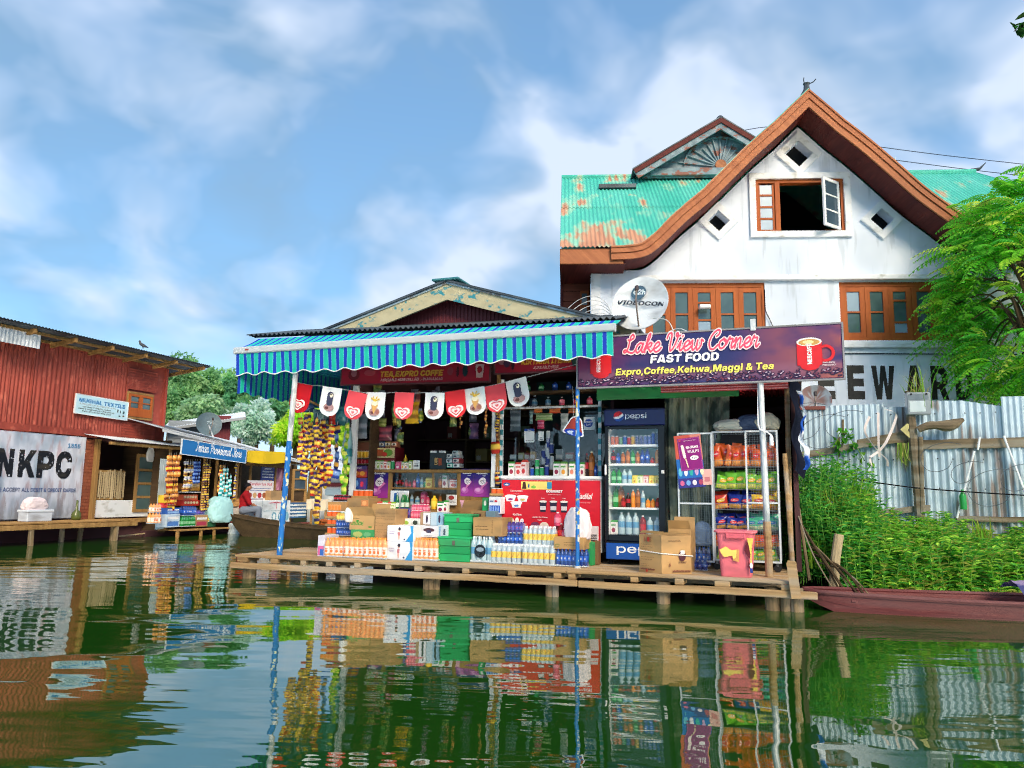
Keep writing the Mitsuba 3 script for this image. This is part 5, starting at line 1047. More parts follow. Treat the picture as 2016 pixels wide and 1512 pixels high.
put('hanger', tube([(w * .45, h * .95, 0), (w * .4, h * 2.4, 0)], .003, 4), 'galvanised', Mb, t)
# jars on the upper shelves of the kiosk
for i in range(13):
    a = u0 + .12 + i * .105; kd = rng.choice(['green', 'pink', 'clear', 'sauce', 'honey', 'clear', 'blue']); kk = numbered('jar'); tag(kk, f'{ORD[i // 2]} jar along the {("lower", "upper")[1 - i % 2]} shelf above the display window', 'jar', 'jars above the display window')
    for nm, dd in B[kd].items(): scene[kk if nm == 'self' else f'{kk}__{nm}'] = {**dd, 'to_world': mi.ScalarTransform4f(SC(S, a, 1.74, z1 + (.03 if i % 2 else .25), .085, .085, rng.uniform(.10, .17)).tolist())}

# ------------------------------------------------------------------ the counter in the open half
co = thing('counter', 'pale wooden counter with a glazed showcase in the open half of the shop', 'counter')
CV = 1.62
k0, kz = S.at(727, 924, CV); k1, _ = S.at(969, 920, CV); KT = kz
PX4 = lambda X_, Y_: (660 + X_ / 4.7235, 800 + Y_ / 4.7235)
r0 = at_px(S, *PX4(525, 605), *PX4(1130, 920), CV)
put('top', box(k0, k1, CV - .03, CV + .5, KT - .05, KT, .008), 'tan_wood', S, co)
put('panel', cat(box(k0, r0[0], CV, CV + .03, .6, KT - .05), box(r0[1], k1, CV, CV + .03, .6, KT - .05)), 'tan_wood', S, co)
put('showcase', cat(box(r0[0], r0[1], CV + .45, CV + .48, .5, KT - .05), box(r0[0], r0[1], CV, CV + .45, r0[2] - .03, r0[2]), box(r0[0], r0[1], CV, CV + .45, S.at(840, 961.5, CV)[1] - .012, S.at(840, 961.5, CV)[1] + .012), box(S.at(852, 940, CV)[0] - .014, S.at(852, 940, CV)[0] + .014, CV, CV + .03, S.at(840, 961, CV)[1], KT - .05), box(k0, k1, CV, CV + .03, .4, r0[2] - .03)), 'tan_wood', S, co, smooth=False)
M = S.M @ upright(r0[0], CV + .004, r0[2])
for i, (za, zb_) in enumerate(((0, S.at(840, 961.5, CV)[1] - .012 - r0[2]), (S.at(840, 961.5, CV)[1] + .012 - r0[2], KT - .05 - r0[2]))):
    put('pane', trimesh.Trimesh([(0, za, 0), (r0[1] - r0[0], za, 0), (r0[1] - r0[0], zb_, 0), (0, zb_, 0)], [(0, 1, 2), (0, 2, 3)], process=False), 'pane', M, co, smooth=False)
zs = S.at(840, 961.5, CV)[1] + .012
for i, (kd, lib, a, b, tp) in enumerate((('cola', B, 555, 580, 660), ('cola', B, 585, 608, 640), ('cola', B, 612, 634, 670), ('sauce', B, 640, 668, 670), ('sauce', B, 674, 700, 690), ('pink', B, 715, 742, 680), ('blue', B, 748, 778, 620), ('clear', B, 784, 812, 660), ('green', CAN, 815, 850, 700), ('yellow', TET, 838, 900, 655), ('brown', B, 950, 985, 650), ('beet', TET, 995, 1040, 620), ('apple', TET, 1055, 1128, 670))):
    ware('bottle' if lib is B else 'can' if lib is CAN else 'box', lib, kd, a, tp, b, 752, CV + .14, f'{kd} item in the upper row of the glazed counter' if i not in (0, 1, 2, 3, 4) else f'one of the {kd} bottles in the upper row of the glazed counter', conv=PX4, group='wares in the glazed counter', zs=zs)
for i, (kd, lib, a, b, tp) in enumerate((('clear', B, 690, 720, 820), ('clear', B, 735, 775, 835), ('pink', TET, 795, 838, 790), ('pink', B, 840, 870, 835), ('brown', B, 955, 985, 820))): ware('bottle' if lib is B else 'box', lib, kd, a, tp, b, 915, CV + .14, f'{kd} {"bottle" if lib is B else "box"} in the lower row of the glazed counter, number {i + 1} along' if 0 else f'{("slim clear bottle", "wide clear bottle", "pink box", "pink bottle", "dark brown bottle")[i]} in the lower row of the glazed counter', conv=PX4, group='wares in the glazed counter', zs=r0[2])
# posters of ice cream cones
for i, (x0, y0, x1, y1, dup) in enumerate(((316, 580, 492, 852, 1), (1168, 582, 1283, 836, 1), (1286, 582, 1440, 842, 1))):
    a, b, c0_, d = at_px(S, *PX4(x0, y0), *PX4(x1, y1), CV - .004); w, h = b - a, d - c0_; M = S.M @ upright(a, CV - .006 - .004 * (i == 2), c0_)
    t = thing('poster', ('violet ice cream cone poster at the end of the counter by the can shelf', 'narrow violet ice cream poster partly under its neighbour on the counter', 'violet ice cream poster next to the white post')[i], 'poster')
    put('sheet', [(grid(lambda s, q: (s * w, q * h, .006 * np.sin(s * 6 + i) * q), 6, 6), lambda v, h=h: lin('2a1c78') + (lin('a83aa0') - lin('2a1c78')) * np.clip(1.3 - v[:, 1:2] / h * 1.9, 0, 1), True)], 'print', M, t)
    Mp = M @ plane((0, 0, .0075), (1, 0, 0), (0, 1, 0)); cn = affinity.rotate(Polygon([(w * .50, h * .60), (w * .86, h * .60), (w * .66, h * .22)]), -28, origin=(w * .6, h * .5)); sc = ell(w * .56, h * .55, w * .24, h * .13, 40)
    put('print', art([(ell(w * .36, h * .22, w * .3, h * .12), 'c060b8'), (ell(w * .30, h * .25, w * .16, h * .07), 'e0a0d8'), (cn.intersection(rect2(0, 0, w, h)), 'd878b8'), (sc, 'e8e0ea'), (union_all([ell(w * (.56 + .17 * math.cos(q * 2.4) * (q % 3 + 1) / 3), h * (.55 + .09 * math.sin(q * 2.4) * (q % 3 + 1) / 3), w * .03, h * .013) for q in range(11)]), '3a2c48'), (text('NEW', w * .26, h * .82, h * .035, 800), 'e8e8f4'), (text('Cornetto', w * .58, h * .81, h * .06, 800, w=w * .58, slant=.2), 'f0f0f8'), (text('OREO', w * .68, h * .74, h * .035, 800), 'c8d0f0')], Mp, .0008), 'print', None, t)
# on the counter top
def cbox(x0, y0, x1, y1, v, d, col, lab_, prints=lambda w, h: (), zs=None, name='carton', conv=PX4, cat_='carton', **kw):
    a, b, c, e = at_px(S, *conv(x0, y0), *conv(x1, y1), v); z = c if zs is None else zs
    return carton(lab_, a, b, v, z, e, d, col, prints=prints(b - a, e - z), name=name, cat_=cat_, **kw)
t = cbox(338, 380, 556, 570, CV + .05, .3, '6a1420', 'dark red display box of packets at the end of the counter', lambda w, h: [(rect2(w * .02, h * .52, w * .98, h * .97), 'd8c890'), (rect2(w * .05, h * .6, w * .5, h * .9), 'b8542c'), (ell(w * .7, h * .75, w * .2, h * .16), '6a9a3a'), (ell(w * .55, h * .68, w * .12, h * .1), 'c83a2c'), (rect2(w * .02, h * .05, w * .98, h * .45), '8a1c28')], KT, 'display_box', cat_='display box', tape=False)
for i in range(4): cbox(346 + i * 58, 328, 398 + i * 58, 378, CV + .10, .12, ('c8a88a', '5a6a88', 'b89060', 'c87a5a')[i], ('tan', 'slate blue', 'ochre', 'rose')[i] + ' packet on top of the dark red display box', lambda w, h: [(rect2(w * .1, h * .3, w * .9, h * .75), 'e8e0d0'), (ell(w * .5, h * .5, w * .2, h * .2), '4a3a38')], name='packet', cat_='packet', tape=False)
for i, (kd, a, b, tp) in enumerate((('peach', 355, 380, 500), ('lime', 386, 412, 500), ('peach', 418, 444, 500), ('apple', 450, 476, 502), ('orange', 482, 506, 510), ('pink', 560, 606, 510), ('orange', 614, 640, 512), ('peach', 646, 672, 512), ('lime', 682, 712, 500))): ware('drink_carton', TET, kd, a, tp, b, 572, CV - .01, f'small {kd} drink carton, {ORD[i]} in the row on the counter top', conv=PX4, zs=KT)
ware('can', CAN, 'green', 510, 505, 542, 572, CV, 'green can in the row on the counter top', conv=PX4, zs=KT); ware('bottle', B, 'honey', 632, 450, 662, 514, CV + .1, 'yellow bottle standing behind the drink cartons on the counter top', conv=PX4, zs=KT)
cbox(722, 500, 785, 572, CV - .02, .012, 'e0e4e4', 'white price card leaning on the counter top', lambda w, h: [(rect2(w * .2, h * .3, w * .8, h * .45), '3a4450'), (rect2(w * .2, h * .55, w * .8, h * .62), '6a7480')], KT, 'price_card', cat_='card', tape=False)
cbox(878, 412, 1030, 570, CV + .05, .25, '26343a', 'dark teal cabinet standing on the counter top', lambda w, h: [(rect2(w * .30, h * .25, w * .48, h * .62), 'c8a060'), (rect2(w * .32, h * .3, w * .46, h * .36), '3a2c20'), (rect2(w * .54, h * .22, w * .74, h * .6), 'b8502c'), (text('NAVY CUT', w * .4, h * .08, h * .05, 700), 'd0d8d8')] if 0 else [(rect2(w * .30, h * .25, w * .48, h * .62), 'c8a060'), (rect2(w * .32, h * .3, w * .46, h * .36), '3a2c20'), (rect2(w * .54, h * .22, w * .74, h * .6), 'b8502c'), (rect2(w * .03, h * .88, w * .42, h * .99), 'd8dcdc'), (rect2(w * .58, h * .88, w * .98, h * .99), 'd8dcdc')], KT, 'cabinet', cat_='cabinet', tape=False)
for i, (x0, y0, x1, y1, c, c2) in enumerate(((1036, 530, 1092, 570, '5ab8a8', 'd8ece4'), (1094, 530, 1156, 570, 'c8d0d4', 'e0e8e8'), (1030, 484, 1088, 528, '8a9aa4', 'c8d4d8'), (1092, 482, 1154, 528, 'b0404c', 'e0d4d4'), (1034, 440, 1086, 482, '9aa8ac', 'd8dcdc'), (1090, 448, 1152, 480, 'c0c8cc', 'a8b4b8'), (1086, 412, 1144, 446, 'd0d8da', '9ab0b4'))): cbox(x0, y0, x1, y1, CV + .02, .16, c, ('mint', 'pale grey', 'slate', 'dull red', 'grey', 'silver', 'whitish')[i] + ' small box in the pile at the end of the counter top', lambda w, h, c2=c2: [(rect2(w * .08, h * .15, w * .92, h * .85), c2), (ell(w * .4, h * .5, w * .22, h * .25), '40505a')], name='small_box', cat_='box', tape=False)
# the narrow can shelf against the side wall
sf = thing('can_shelf', 'narrow shelf of cans and drink packs beside the white post', 'shelf'); s0, s1 = S.at(694, 950, 1.5)[0], S.at(727, 950, 1.5)[0]
put('upright', cat(box(s0 - .03, s0 - .005, 1.45, 1.8, .8, 2.35), box(s1 + .0, s1 + .025, 1.45, 1.8, .8, 2.35)), 'dark_wood', S, sf, smooth=False)
for y in (868, 902, 913, 964, 982): put('board', box(s0 - .005, s1, 1.45, 1.8, S.at(710, y, 1.45)[1] - .015, S.at(710, y, 1.45)[1]), 'dark_wood', S, sf)
for i, (kd, n, y0, y1, lb) in enumerate((('yellow', 5, 887, 901, 'gold drinks can in a row on the narrow shelf'), ('red', 5, 902, 912, 'red drinks can in a row on the narrow shelf'))):
    for j in range(n): ware('can', CAN, kd, 0, 0, 0, 0, 0, '') if 0 else ware('can', CAN, kd, 694 + j * 6.6, y0, 700 + j * 6.6, y1, 1.5, 'one of the ' + lb.replace('can in', 'cans in'), conv=lambda a, b: (a, b), group=lb.split(' ')[0] + ' cans on the narrow shelf', zs=S.at(710, y1 + 1, 1.45)[1])
PXI = lambda a, b: (a, b)
cbox(696, 869, 727, 886, 1.5, .2, '6a4030', 'brown carton on the narrow shelf above the gold cans', zs=S.at(710, 901, 1.45)[1] + .11, conv=PXI, tape=False)
cbox(694, 917, 722, 940, 1.44, .2, '7a2c6a', 'purple and orange fruit drink carton on the narrow shelf', lambda w, h: [(rect2(0, 0, w, h * .5), 'c83c2c'), (ell(w * .3, h * .35, w * .18, h * .2), 'e8883a'), (ell(w * .7, h * .35, w * .18, h * .2), 'e8a03a'), (rect2(0, h * .7, w, h), '3a2a80'), (text('Real', w * .5, h * .75, h * .16, 800), 'e8d8e8')], conv=PXI, tape=False)
cbox(693, 941, 721, 963, 1.43, .2, '24489a', 'blue energy drink carton on the narrow shelf', lambda w, h: [(rect2(w * .55, 0, w, h), '5a3a8a'), (ell(w * .3, h * .5, w * .15, h * .3), '7ab0e0'), (ell(w * .7, h * .45, w * .12, h * .25), 'd83a5a')], conv=PXI, tape=False)
# hanging wares inside
for i, (x0, y0, x1, y1, v, c, c2, lb) in enumerate(((190, 70, 310, 300, 1.5, '8a94a4', '50606e', 'tall grey sack hung above the narrow shelf'), (655, -40, 780, 160, 1.3, 'e0b020', 'a87018', 'big yellow packet hanging under the red sign'), (530, -40, 575, 100, 1.4, '6a9a4a', '3a6a3a', 'green packet hanging beside the yellow one'), (780, 40, 815, 140, 1.4, 'b8b83a', '6a8a2a', 'small lime packet hanging beside the big yellow one'), (410, 180, 525, 320, 1.7, '6a3a4a', 'a84a5a', 'bunch of red and purple sachets hanging at the counter'), (400, 110, 480, 200, 1.7, '7a8a3a', 'b0b060', 'olive packet hanging over the counter'), (380, 120, 420, 270, 1.75, '4a7a6a', '8ab0a0', 'pale green strip hanging over the counter'), (290, 120, 345, 300, 1.8, '22302e', '3a4a48', 'dark bundle hanging behind the grey sack'))):
    a, b, c0_, d = at_px(S, *PX4(x0, y0), *PX4(x1, y1), v)
    put('hanging_packet', [(xf(m_, np.diag([b - a, .3, d - c0_, 1])), (lambda q, c=c, c2=c2, h=d - c0_: np.where((np.mod(q[:, 2] / h * 2.2 + .1, 1) > .5)[:, None], lin(c2), lin(c))), True) for m_, _, _ in pillow(None)], 'gloss', pose(S, (a + b) / 2, v, c0_, rng.uniform(-15, 15)), None, lb, 'packet')
for i, (x, y0, y1, w, kd, n, v, lb) in enumerate(((1168, 60, 210, 30, ['amber', 'brown'], 4, 1.5, 'short strip of tan sachets hanging in the dark doorway'), (1403, 10, 290, 26, ['brown', 'amber'], 9, 1.38, 'long strip of brown sweets hanging beside the white post'), (1505, 20, 250, 42, ['yellow', 'plum'], 6, 1.36, 'strip of yellow and purple sachets on the post between counter and freezer'), (1508, 250, 330, 40, ['brown'], 2, 1.36, 'two brown sachets under the yellow strip on the post'), (1490, 330, 440, 110, ['red', 'amber'], 1, 1.32, 'bulging red and amber packet tied to the white post'), (1510, 600, 740, 44, ['navy', 'red'], 3, 1.36, 'strip of navy and red sachets low on the post'), (610, 100, 330, 26, ['navy', 'blue'], 8, 2.2, 'dim blue strip hanging deep inside the shop'))):
    px_, zt_ = S.at(*PX4(x, y0), v); _, zb2 = S.at(*PX4(x, y1), v); strip(kd, S, px_, v, zt_, n, w / 4.7235 / 1514 * (10.6 + v), (zt_ - zb2) / n, lb)
for i in range(26):
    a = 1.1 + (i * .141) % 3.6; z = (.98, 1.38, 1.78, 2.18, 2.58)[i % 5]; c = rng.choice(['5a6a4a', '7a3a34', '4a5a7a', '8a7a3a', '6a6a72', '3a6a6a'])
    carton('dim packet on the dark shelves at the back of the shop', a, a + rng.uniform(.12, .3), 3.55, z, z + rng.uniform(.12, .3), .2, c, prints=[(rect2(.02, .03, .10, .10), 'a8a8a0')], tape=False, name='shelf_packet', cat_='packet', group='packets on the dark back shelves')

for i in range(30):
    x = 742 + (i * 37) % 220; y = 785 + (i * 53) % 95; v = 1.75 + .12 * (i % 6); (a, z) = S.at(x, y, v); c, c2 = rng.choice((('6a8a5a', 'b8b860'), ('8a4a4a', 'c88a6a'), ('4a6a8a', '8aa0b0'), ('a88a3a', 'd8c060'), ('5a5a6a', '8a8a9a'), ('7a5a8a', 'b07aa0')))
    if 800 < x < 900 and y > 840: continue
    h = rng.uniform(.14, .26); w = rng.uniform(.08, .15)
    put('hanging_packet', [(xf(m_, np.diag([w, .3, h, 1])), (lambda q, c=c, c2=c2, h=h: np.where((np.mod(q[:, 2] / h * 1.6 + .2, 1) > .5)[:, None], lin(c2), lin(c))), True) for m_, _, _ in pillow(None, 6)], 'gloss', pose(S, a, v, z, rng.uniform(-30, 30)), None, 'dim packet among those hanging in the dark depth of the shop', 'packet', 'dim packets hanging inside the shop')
# ------------------------------------------------------------------ wares stacked in front of the counter
D_ = .331
def bp(kind, x0, y0, x1, y1, v, n, rows, lab_, z=None, lib=None, deg=0.0, name='bottle_pack', group=None, top=None):
    a, b, c, d = at_px(S, x0, y0, x1, y1, v); zz = c if z is None else z
    bottle_pack(kind, a, b, v, zz, (d if top is None else top), n, rows, lab_, lib=lib, deg=deg, name=name, group=group); return d
def cb(x0, y0, x1, y1, v, d, col, lab_, pr=lambda w, h: (), z=None, **kw): return cbox(x0, y0, x1, y1, v, d, col, lab_, pr, z, conv=PXI, **kw)
babyp = lambda w, h: [(Polygon([(w * .72, 0), (w, 0), (w, h), (w * .88, h), (w * .93, h * .55)]), '3a9ad8'), (ell(w * .46, h * .30, w * .035, h * .22), 'e8b8a8'), (ell(w * .46, h * .48, w * .05, h * .12), 'c87a80'), (ell(w * .47, h * .72, w * .04, h * .09), 'e0b09a'), (ell(w * .485, h * .80, w * .05, h * .10), '2c2438'), (rect2(w * .10, h * .45, w * .28, h * .50), 'b0a0c8'), (rect2(w * .10, h * .60, w * .30, h * .64), 'c8b8d0'), (ell(w * .68, h * .14, w * .03, h * .05), '3a4a7a')]
cb(625, 1054, 639, 1096, .22, .35, 'd8d6e4', 'white and pink pack half hidden at the very end of the front row', lambda w, h: [(rect2(w * .1, h * .05, w * .9, h * .5), 'd86aa0'), (rect2(w * .4, h * .05, w * .9, h * .35), '3a6ac0')], D_, name='pack', cat_='pack', tape=False)
for x0, x1, n, lb in ((638, 675, 4, 'orange juice bottle pack at the outer end of the front row'), (675.5, 714, 4, 'orange juice bottle pack second from the outer end of the front row'), (714.5, 760, 5, 'orange juice bottle pack beside the white cartons printed with a child')): zj = bp('juice', x0, 1060, x1, 1099, .20, n, 3, lb, D_)
zj = bp('juice', 812, 1060, 861, 1102, .30, 5, 3, 'orange juice bottle pack between white cartons and green chest', D_)
zb = cb(761, 1066.5, 812, 1102, .27, .38, 'e6eaf0', 'lower white carton with a blue curve and a child in the front row', babyp, D_, tape=False) and S.at(787, 1066, .27)[1]
cb(762, 1035, 813.5, 1066, .28, .38, 'e9edf2', 'upper white carton with a blue curve stacked on its twin', babyp, zb, tape=False)
gp = lambda w, h: [(rect2(0, h * .30, w, h * .315), '1d6a3a'), (rect2(w * .5, 0, w * .51, h), '1d6a3a'), (ell(w * .75, h * .6, w * .1, h * .02), '1d7a40'), (ell(w * .3, h * .2, w * .06, h * .03), 'c0b890'), (ell(w * .9, h * .8, w * .05, h * .04), '6a9a70')]
def chest(x0, y0, x1, y1, v, d, lab_, z=None):
    a, b, c, e = at_px(S, x0, y0, x1, y1, v); z = c if z is None else z; t = thing('green_chest', lab_, 'wooden chest'); h = e - z
    for i in range(3): put('plank', [(box(a, b, v, v + .02, z + h * i / 3 + .002, z + h * (i + 1) / 3 - .003, .004), ('25a862', '1f9a58', '2ab06a')[i], None)], 'vc', S, t)
    put('shell', [(box(a, b, v + .021, v + d, z, e - .004), '1f9456', None)], 'vc', S, t); put('lid', [(box(a - .01, b + .01, v - .008, v + d, e - .003, e + .018, .005), '2bb06c', None)], 'vc', S, t)
    put('hasp', [(box((a + b) / 2 - .02, (a + b) / 2 + .02, v - .006, v, e - .09, e - .03, .002), '6a6a60', None)], 'vc', S, t); return e + .018
zg = chest(862, 1060, 924, 1103, .38, .55, 'green painted plank chest standing on the deck', D_)
chest(874, 1015, 929, 1058, .62, .4, 'green painted plank chest set back on top of the other', zg)
# left rear tier
def trays(x0, x1, ys, v, lab3, kinds):
    for (y0, y1), lb, kd in zip(ys, lab3, kinds):
        a, b, c, d = at_px(S, x0, y0, x1, y1, v); t = thing('can_tray', lb, 'tray of cans'); h = d - c; k = max(2, int((b - a) / .075)); w = (b - a) / k
        put('tray', [(box(a - .008, b + .008, v - .008, v + w * 3 + .008, c, c + h * .30, .004), 'b08a58', None)], 'vc', S, t)
        for j in range(2):
            for i in range(k): stamp('can', CAN[kd], SC(S, a + w * (i + .5), v + .004 + w * (j + .5), c + .012, w * .94, w * .94, h - .02, rng.uniform(-40, 40)), t)
trays(641, 660, ((1036, 1055), (1021, 1036), (1005, 1021)), .62, ('lowest tray of orange cans at the outer end of the second tier', 'middle tray of orange cans at the outer end of the second tier', 'topmost tray of orange cans at the outer end of the second tier'), ('orange',) * 3)
cb(641, 1055, 700, 1062, .60, .5, 'a8885c', 'low kraft pallet box under the second tier', z=S.at(660, 1058.8, .60)[1] if 0 else D_, tape=False, name='base_crate', cat_='crate')
bp('blue', 661, 1040, 690.5, 1055, .58, 6, 2, 'lower pack of small blue bottles in the second tier'); bp('blue', 661, 1024, 690, 1040, .60, 6, 2, 'upper pack of small blue bottles in the second tier')
bp('oil', 661, 1010, 689, 1025, .62, 5, 2, 'pack of yellow topped bottles above the blue packs')
cb(690, 1043, 737.5, 1061, .45, .4, '3f9a5c', 'green printed lower carton of the juice carton pair', lambda w, h: [(ell(w * .3, h * .5, w * .2, h * .3), 'a8b86a'), (ell(w * .7, h * .5, w * .15, h * .25), '6ab07a')], tape=False)
cb(688, 1015, 738, 1043, .47, .4, 'bd9a66', 'open kraft carton with green word JUICE', lambda w, h: [(text('JUICE', w * .32, h * .32, h * .24, 800, slant=.2), '3f8f3a'), (ell(w * .32, h * .62, w * .06, h * .06), '3f8f3a'), (rect2(w * .76, h * .15, w * .88, h * .28), '6a8a40'), (rect2(w * .1, h * .78, w * .4, h * .82), '8a7040')], flaps=True)
plastic_bag('plastic_bag', 'white plastic bag slumped over the open juice carton', pose(S, S.at(688, 1010, .45)[0], .44, S.at(688, 1028, .45)[1]), .10, .12, .22, 'e4e6e6', 11)
cb(738, 1002, 778, 1061, .42, .36, 'b58e5e', 'tall creased brown paper parcel beside the white cartons', lambda w, h: [(rect2(0, h * q, w, h * q + .003), '8e6c42') for q in (.12, .22, .31, .43, .52, .66, .75, .86)], tape=False)
cb(645, 988, 682, 1006, .75, .35, 'b48a58', 'kraft carton of orange juice bottles high in the second tier', lambda w, h: [(rect2(w * .03, h * .05, w * .72, h * .7), 'e8a060')] + [(ell(w * (.12 + .17 * i), h * .35, w * .06, h * .26), 'e88a3c') for i in range(4)], tape=False)
bp('cola', 655, 975, 686, 988, .85, 6, 2, 'pack of small dark cola bottles on the topmost carton')
cb(683, 981, 726, 998, .80, .35, 'a8865a', 'long kraft carton beside the cola pack', lambda w, h: [(rect2(w * .66, h * .1, w * .98, h * .8), 'd88a50'), (ell(w * .8, h * .45, w * .1, h * .25), 'f0b070')], tape=False)
trays(683, 712, ((998, 1009),), .78, ('tray of red cans under the long kraft carton',), ('red',))
trays(692, 724, ((963, 982),), 1.20, ('tray of small orange juices below the narrow shelf',), ('orange',))
# middle: small bottles and cartons between parcel and chest
for i, (x, w, y0, kd, lb) in enumerate(((775, 9, 971, 'beer', 'green glass bottle with a pale label, nearest the violet poster'), (786, 9, 971, 'beer', 'middle one of three green glass bottles'), (795, 9, 971, 'beer', 'last of three green glass bottles'), (846, 12, 976, 'honey', 'round yellow bottle with a yellow cap by the chest'))): ware('bottle', B, kd, x, y0, x + w, 1003, 1.12, lb, conv=PXI)
cb(768, 966, 804, 1000, 1.22, .02, 'cfd8e0', 'white showcard with a blue glass behind the green bottles', lambda w, h: [(Polygon([(w * .2, h * .3), (w * .5, h * .4), (w * .45, h * .9), (w * .22, h * .85)]), '1f5aa0'), (ell(w * .8, h * .5, w * .1, h * .3), '2f9a50')], name='showcard', cat_='card', tape=False)
cb(878, 974, 899, 995, 1.55, .015, 'e6e6e4', 'white card with a red round mark by the counter', lambda w, h: [(ell(w * .5, h * .72, w * .26, h * .2), 'b8242c'), (text('CIGARETTES', w * .5, h * .25, h * .1, 700, w=w * .8), '404048')], name='showcard', cat_='card', tape=False)
for i, (kd, x, w, y0) in enumerate((('apple', 742, 9, 987), ('peach', 752, 9, 986), ('apple', 761, 7, 988), ('lime', 768, 8, 988), ('pomegranate', 860, 12, 987), ('beet', 873, 8, 985))): ware('juice_carton', TET, kd, x, y0, x + w, 1010, 1.0 + .02 * i, ('pale rosy juice carton above the brown parcel, first of three', 'peach juice carton above the brown parcel', 'narrow rosy juice carton above the brown parcel', 'lime juice carton next to the green bottles', 'white carton with a dark pink fruit by the yellow bottle', 'slim white carton by the yellow bottle')[i], conv=PXI)
cb(740, 1004, 782, 1036, .80, .3, '9a7a50', 'brown crate behind the tall paper parcel', tape=False, name='crate', cat_='crate')
bp('purple', 781, 1000, 807, 1021, .82, 5, 2, 'pack of violet bottles above the small white cartons'); bp('pink', 808, 993, 842, 1008, .86, 6, 2, 'pack of pink bottles above the small white cartons'); bp('pink', 807, 1005, 829, 1022, .78, 4, 2, 'second pack of pink bottles below the first')
for i, (x0, x1, c, q) in enumerate(((779, 788, 'dfe4d0', '8ab04a'), (788, 809, 'e4e8e0', '9ac050'), (809, 826, 'd8dcd8', '2c3a30'))): cb(x0, 1021, x1, 1036, .70, .3, c, ('narrow white carton with a green mark under the violet pack', 'wide white carton with a leafy print under the violet pack', 'white carton with a dark print next to the leafy one')[i], lambda w, h, q=q: [(ell(w * .5, h * .45, w * .28, h * .3), q)], tape=False)
cb(779, 1036, 828, 1058, .68, .3, 'a88a60', 'brown crate hidden behind the upper white carton', z=D_, tape=False, name='crate', cat_='crate')
cb(814, 1036, 830, 1060, .62, .3, 'd4d4d4', 'tall grey white carton beside the upper white carton', lambda w, h: [(rect2(w * .55, h * .1, w * .85, h * .9), '9a9aa0'), (text('BABY CARE', w * .7, h * .5, h * .08, 700, turn=90, w=h * .7) if 0 else rect2(w * .2, h * .2, w * .3, h * .8), '8a8a94')], tape=False)
cb(829, 1036, 861, 1058, .55, .3, 'dcdfe6', 'white carton with a dark arched picture on top of the juice pack', lambda w, h: [(ell(w * .48, h * .66, w * .34, h * .18), '4a2c38'), (rect2(w * .34, h * .4, w * .62, h * .66), '3a3a5a'), (rect2(w * .2, h * .12, w * .7, h * .17), '8a9aa8')], tape=False)
cb(827, 1008, 848, 1035, .72, .3, 'b09070', 'open carton with a child print seen past its flap', lambda w, h: [(rect2(w * .3, h * .1, w * .95, h * .95), 'e4e6ec'), (ell(w * .65, h * .5, w * .1, h * .3), '3a3048')], tape=False)
cb(847, 1009, 873, 1035, .70, .3, 'b4c8d4', 'pale blue white carton behind the dark arched picture carton', lambda w, h: [(rect2(w * .5, 0, w, h), '8fb4cc'), (ell(w * .7, h * .5, w * .08, h * .3), '3a3048')], tape=False)
cb(861, 1034, 881, 1058, .58, .25, 'c0d0d8', 'pale carton with an arrow mark leaning at the green chest', lambda w, h: [(rect2(w * .2, h * .1, w * .3, h * .9), '5a9ac8'), (rect2(w * .6, h * .2, w * .8, h * .7), '4a5a68')], tape=False)
# between the chest and the freezer
cl = bp('clear', 925, 1057, 967, 1107, .40, 4, 3, 'clear water bottle pack with a dark oval mark beside the green chest', D_)
a, b, c, d = at_px(S, 934, 1072, 956, 1098, .392); put('film_label', [(mov(extrude(ell((a + b) / 2, (c + d) / 2, (b - a) / 2, (d - c) / 2, 0, 12), .004), 0, 0, 0), '20242c', None), (mov(extrude(ell((a + b) / 2, (c + d) / 2 + .02, (b - a) / 3, (d - c) / 6, 0, 12), .005), 0, 0, 0.001), '8aa0b0', None)], 'gloss', S.M @ upright(0, .396, 0), [k for k, q in labels.items() if 'dark oval mark' in q.get('label', '')][0])
cb(931, 1019, 990, 1051, .48, .34, 'b48e5c', 'tilted kraft carton lying on the water pack', lambda w, h: [(rect2(w * .1, h * .5, w * .5, h * .54), '7a5a38'), (rect2(w * .1, h * .35, w * .55, h * .38), '7a5a38'), (rect2(w * .66, h * .15, w * .68, h * .85), '8a6840')], z=S.at(945, 1055, .48)[1], deg=-4)
cb(926, 1006, 956, 1056, .85, .3, 'a07c50', 'open brown crate behind the tilted kraft carton', lambda w, h: [(rect2(w * .2, h * .68, w * .7, h * .9), '4a2420'), (rect2(0, h * .62, w, h * .64), '7a5c38')], tape=False, name='crate', cat_='crate')
cb(956, 1006, 975, 1022, .82, .25, '6a90a4', 'blue plastic pack behind the tilted kraft carton', tape=False, name='pack', cat_='pack')
cb(962, 978, 986, 1012, .95, .3, 'dfe2ea', 'white case printed with blue bottles beside the freezer', lambda w, h: [(rect2(w * .06, h * .08, w * .94, h * .5), '3a5ab4'), *[(ell(w * (.2 + .2 * i), h * .28, w * .05, h * .2), '8ab0e8') for i in range(4)], (ell(w * .6, h * .75, w * .12, h * .06), 'c83040'), (rect2(w * .1, h * .7, w * .4, h * .78), '6a7aa0')], tape=False, name='case', cat_='case')
cb(949, 980, 961, 1006, 1.05, .2, '1f9a5c', 'slim green case next to the case of blue bottles', lambda w, h: [(ell(w * .5, h * .6, w * .2, h * .2), 'e0e8e0')], tape=False, name='case', cat_='case')
trays(965, 985, ((960, 976),), 1.0, ('tray of orange tins on top of the white case of blue bottles',), ('orange',))
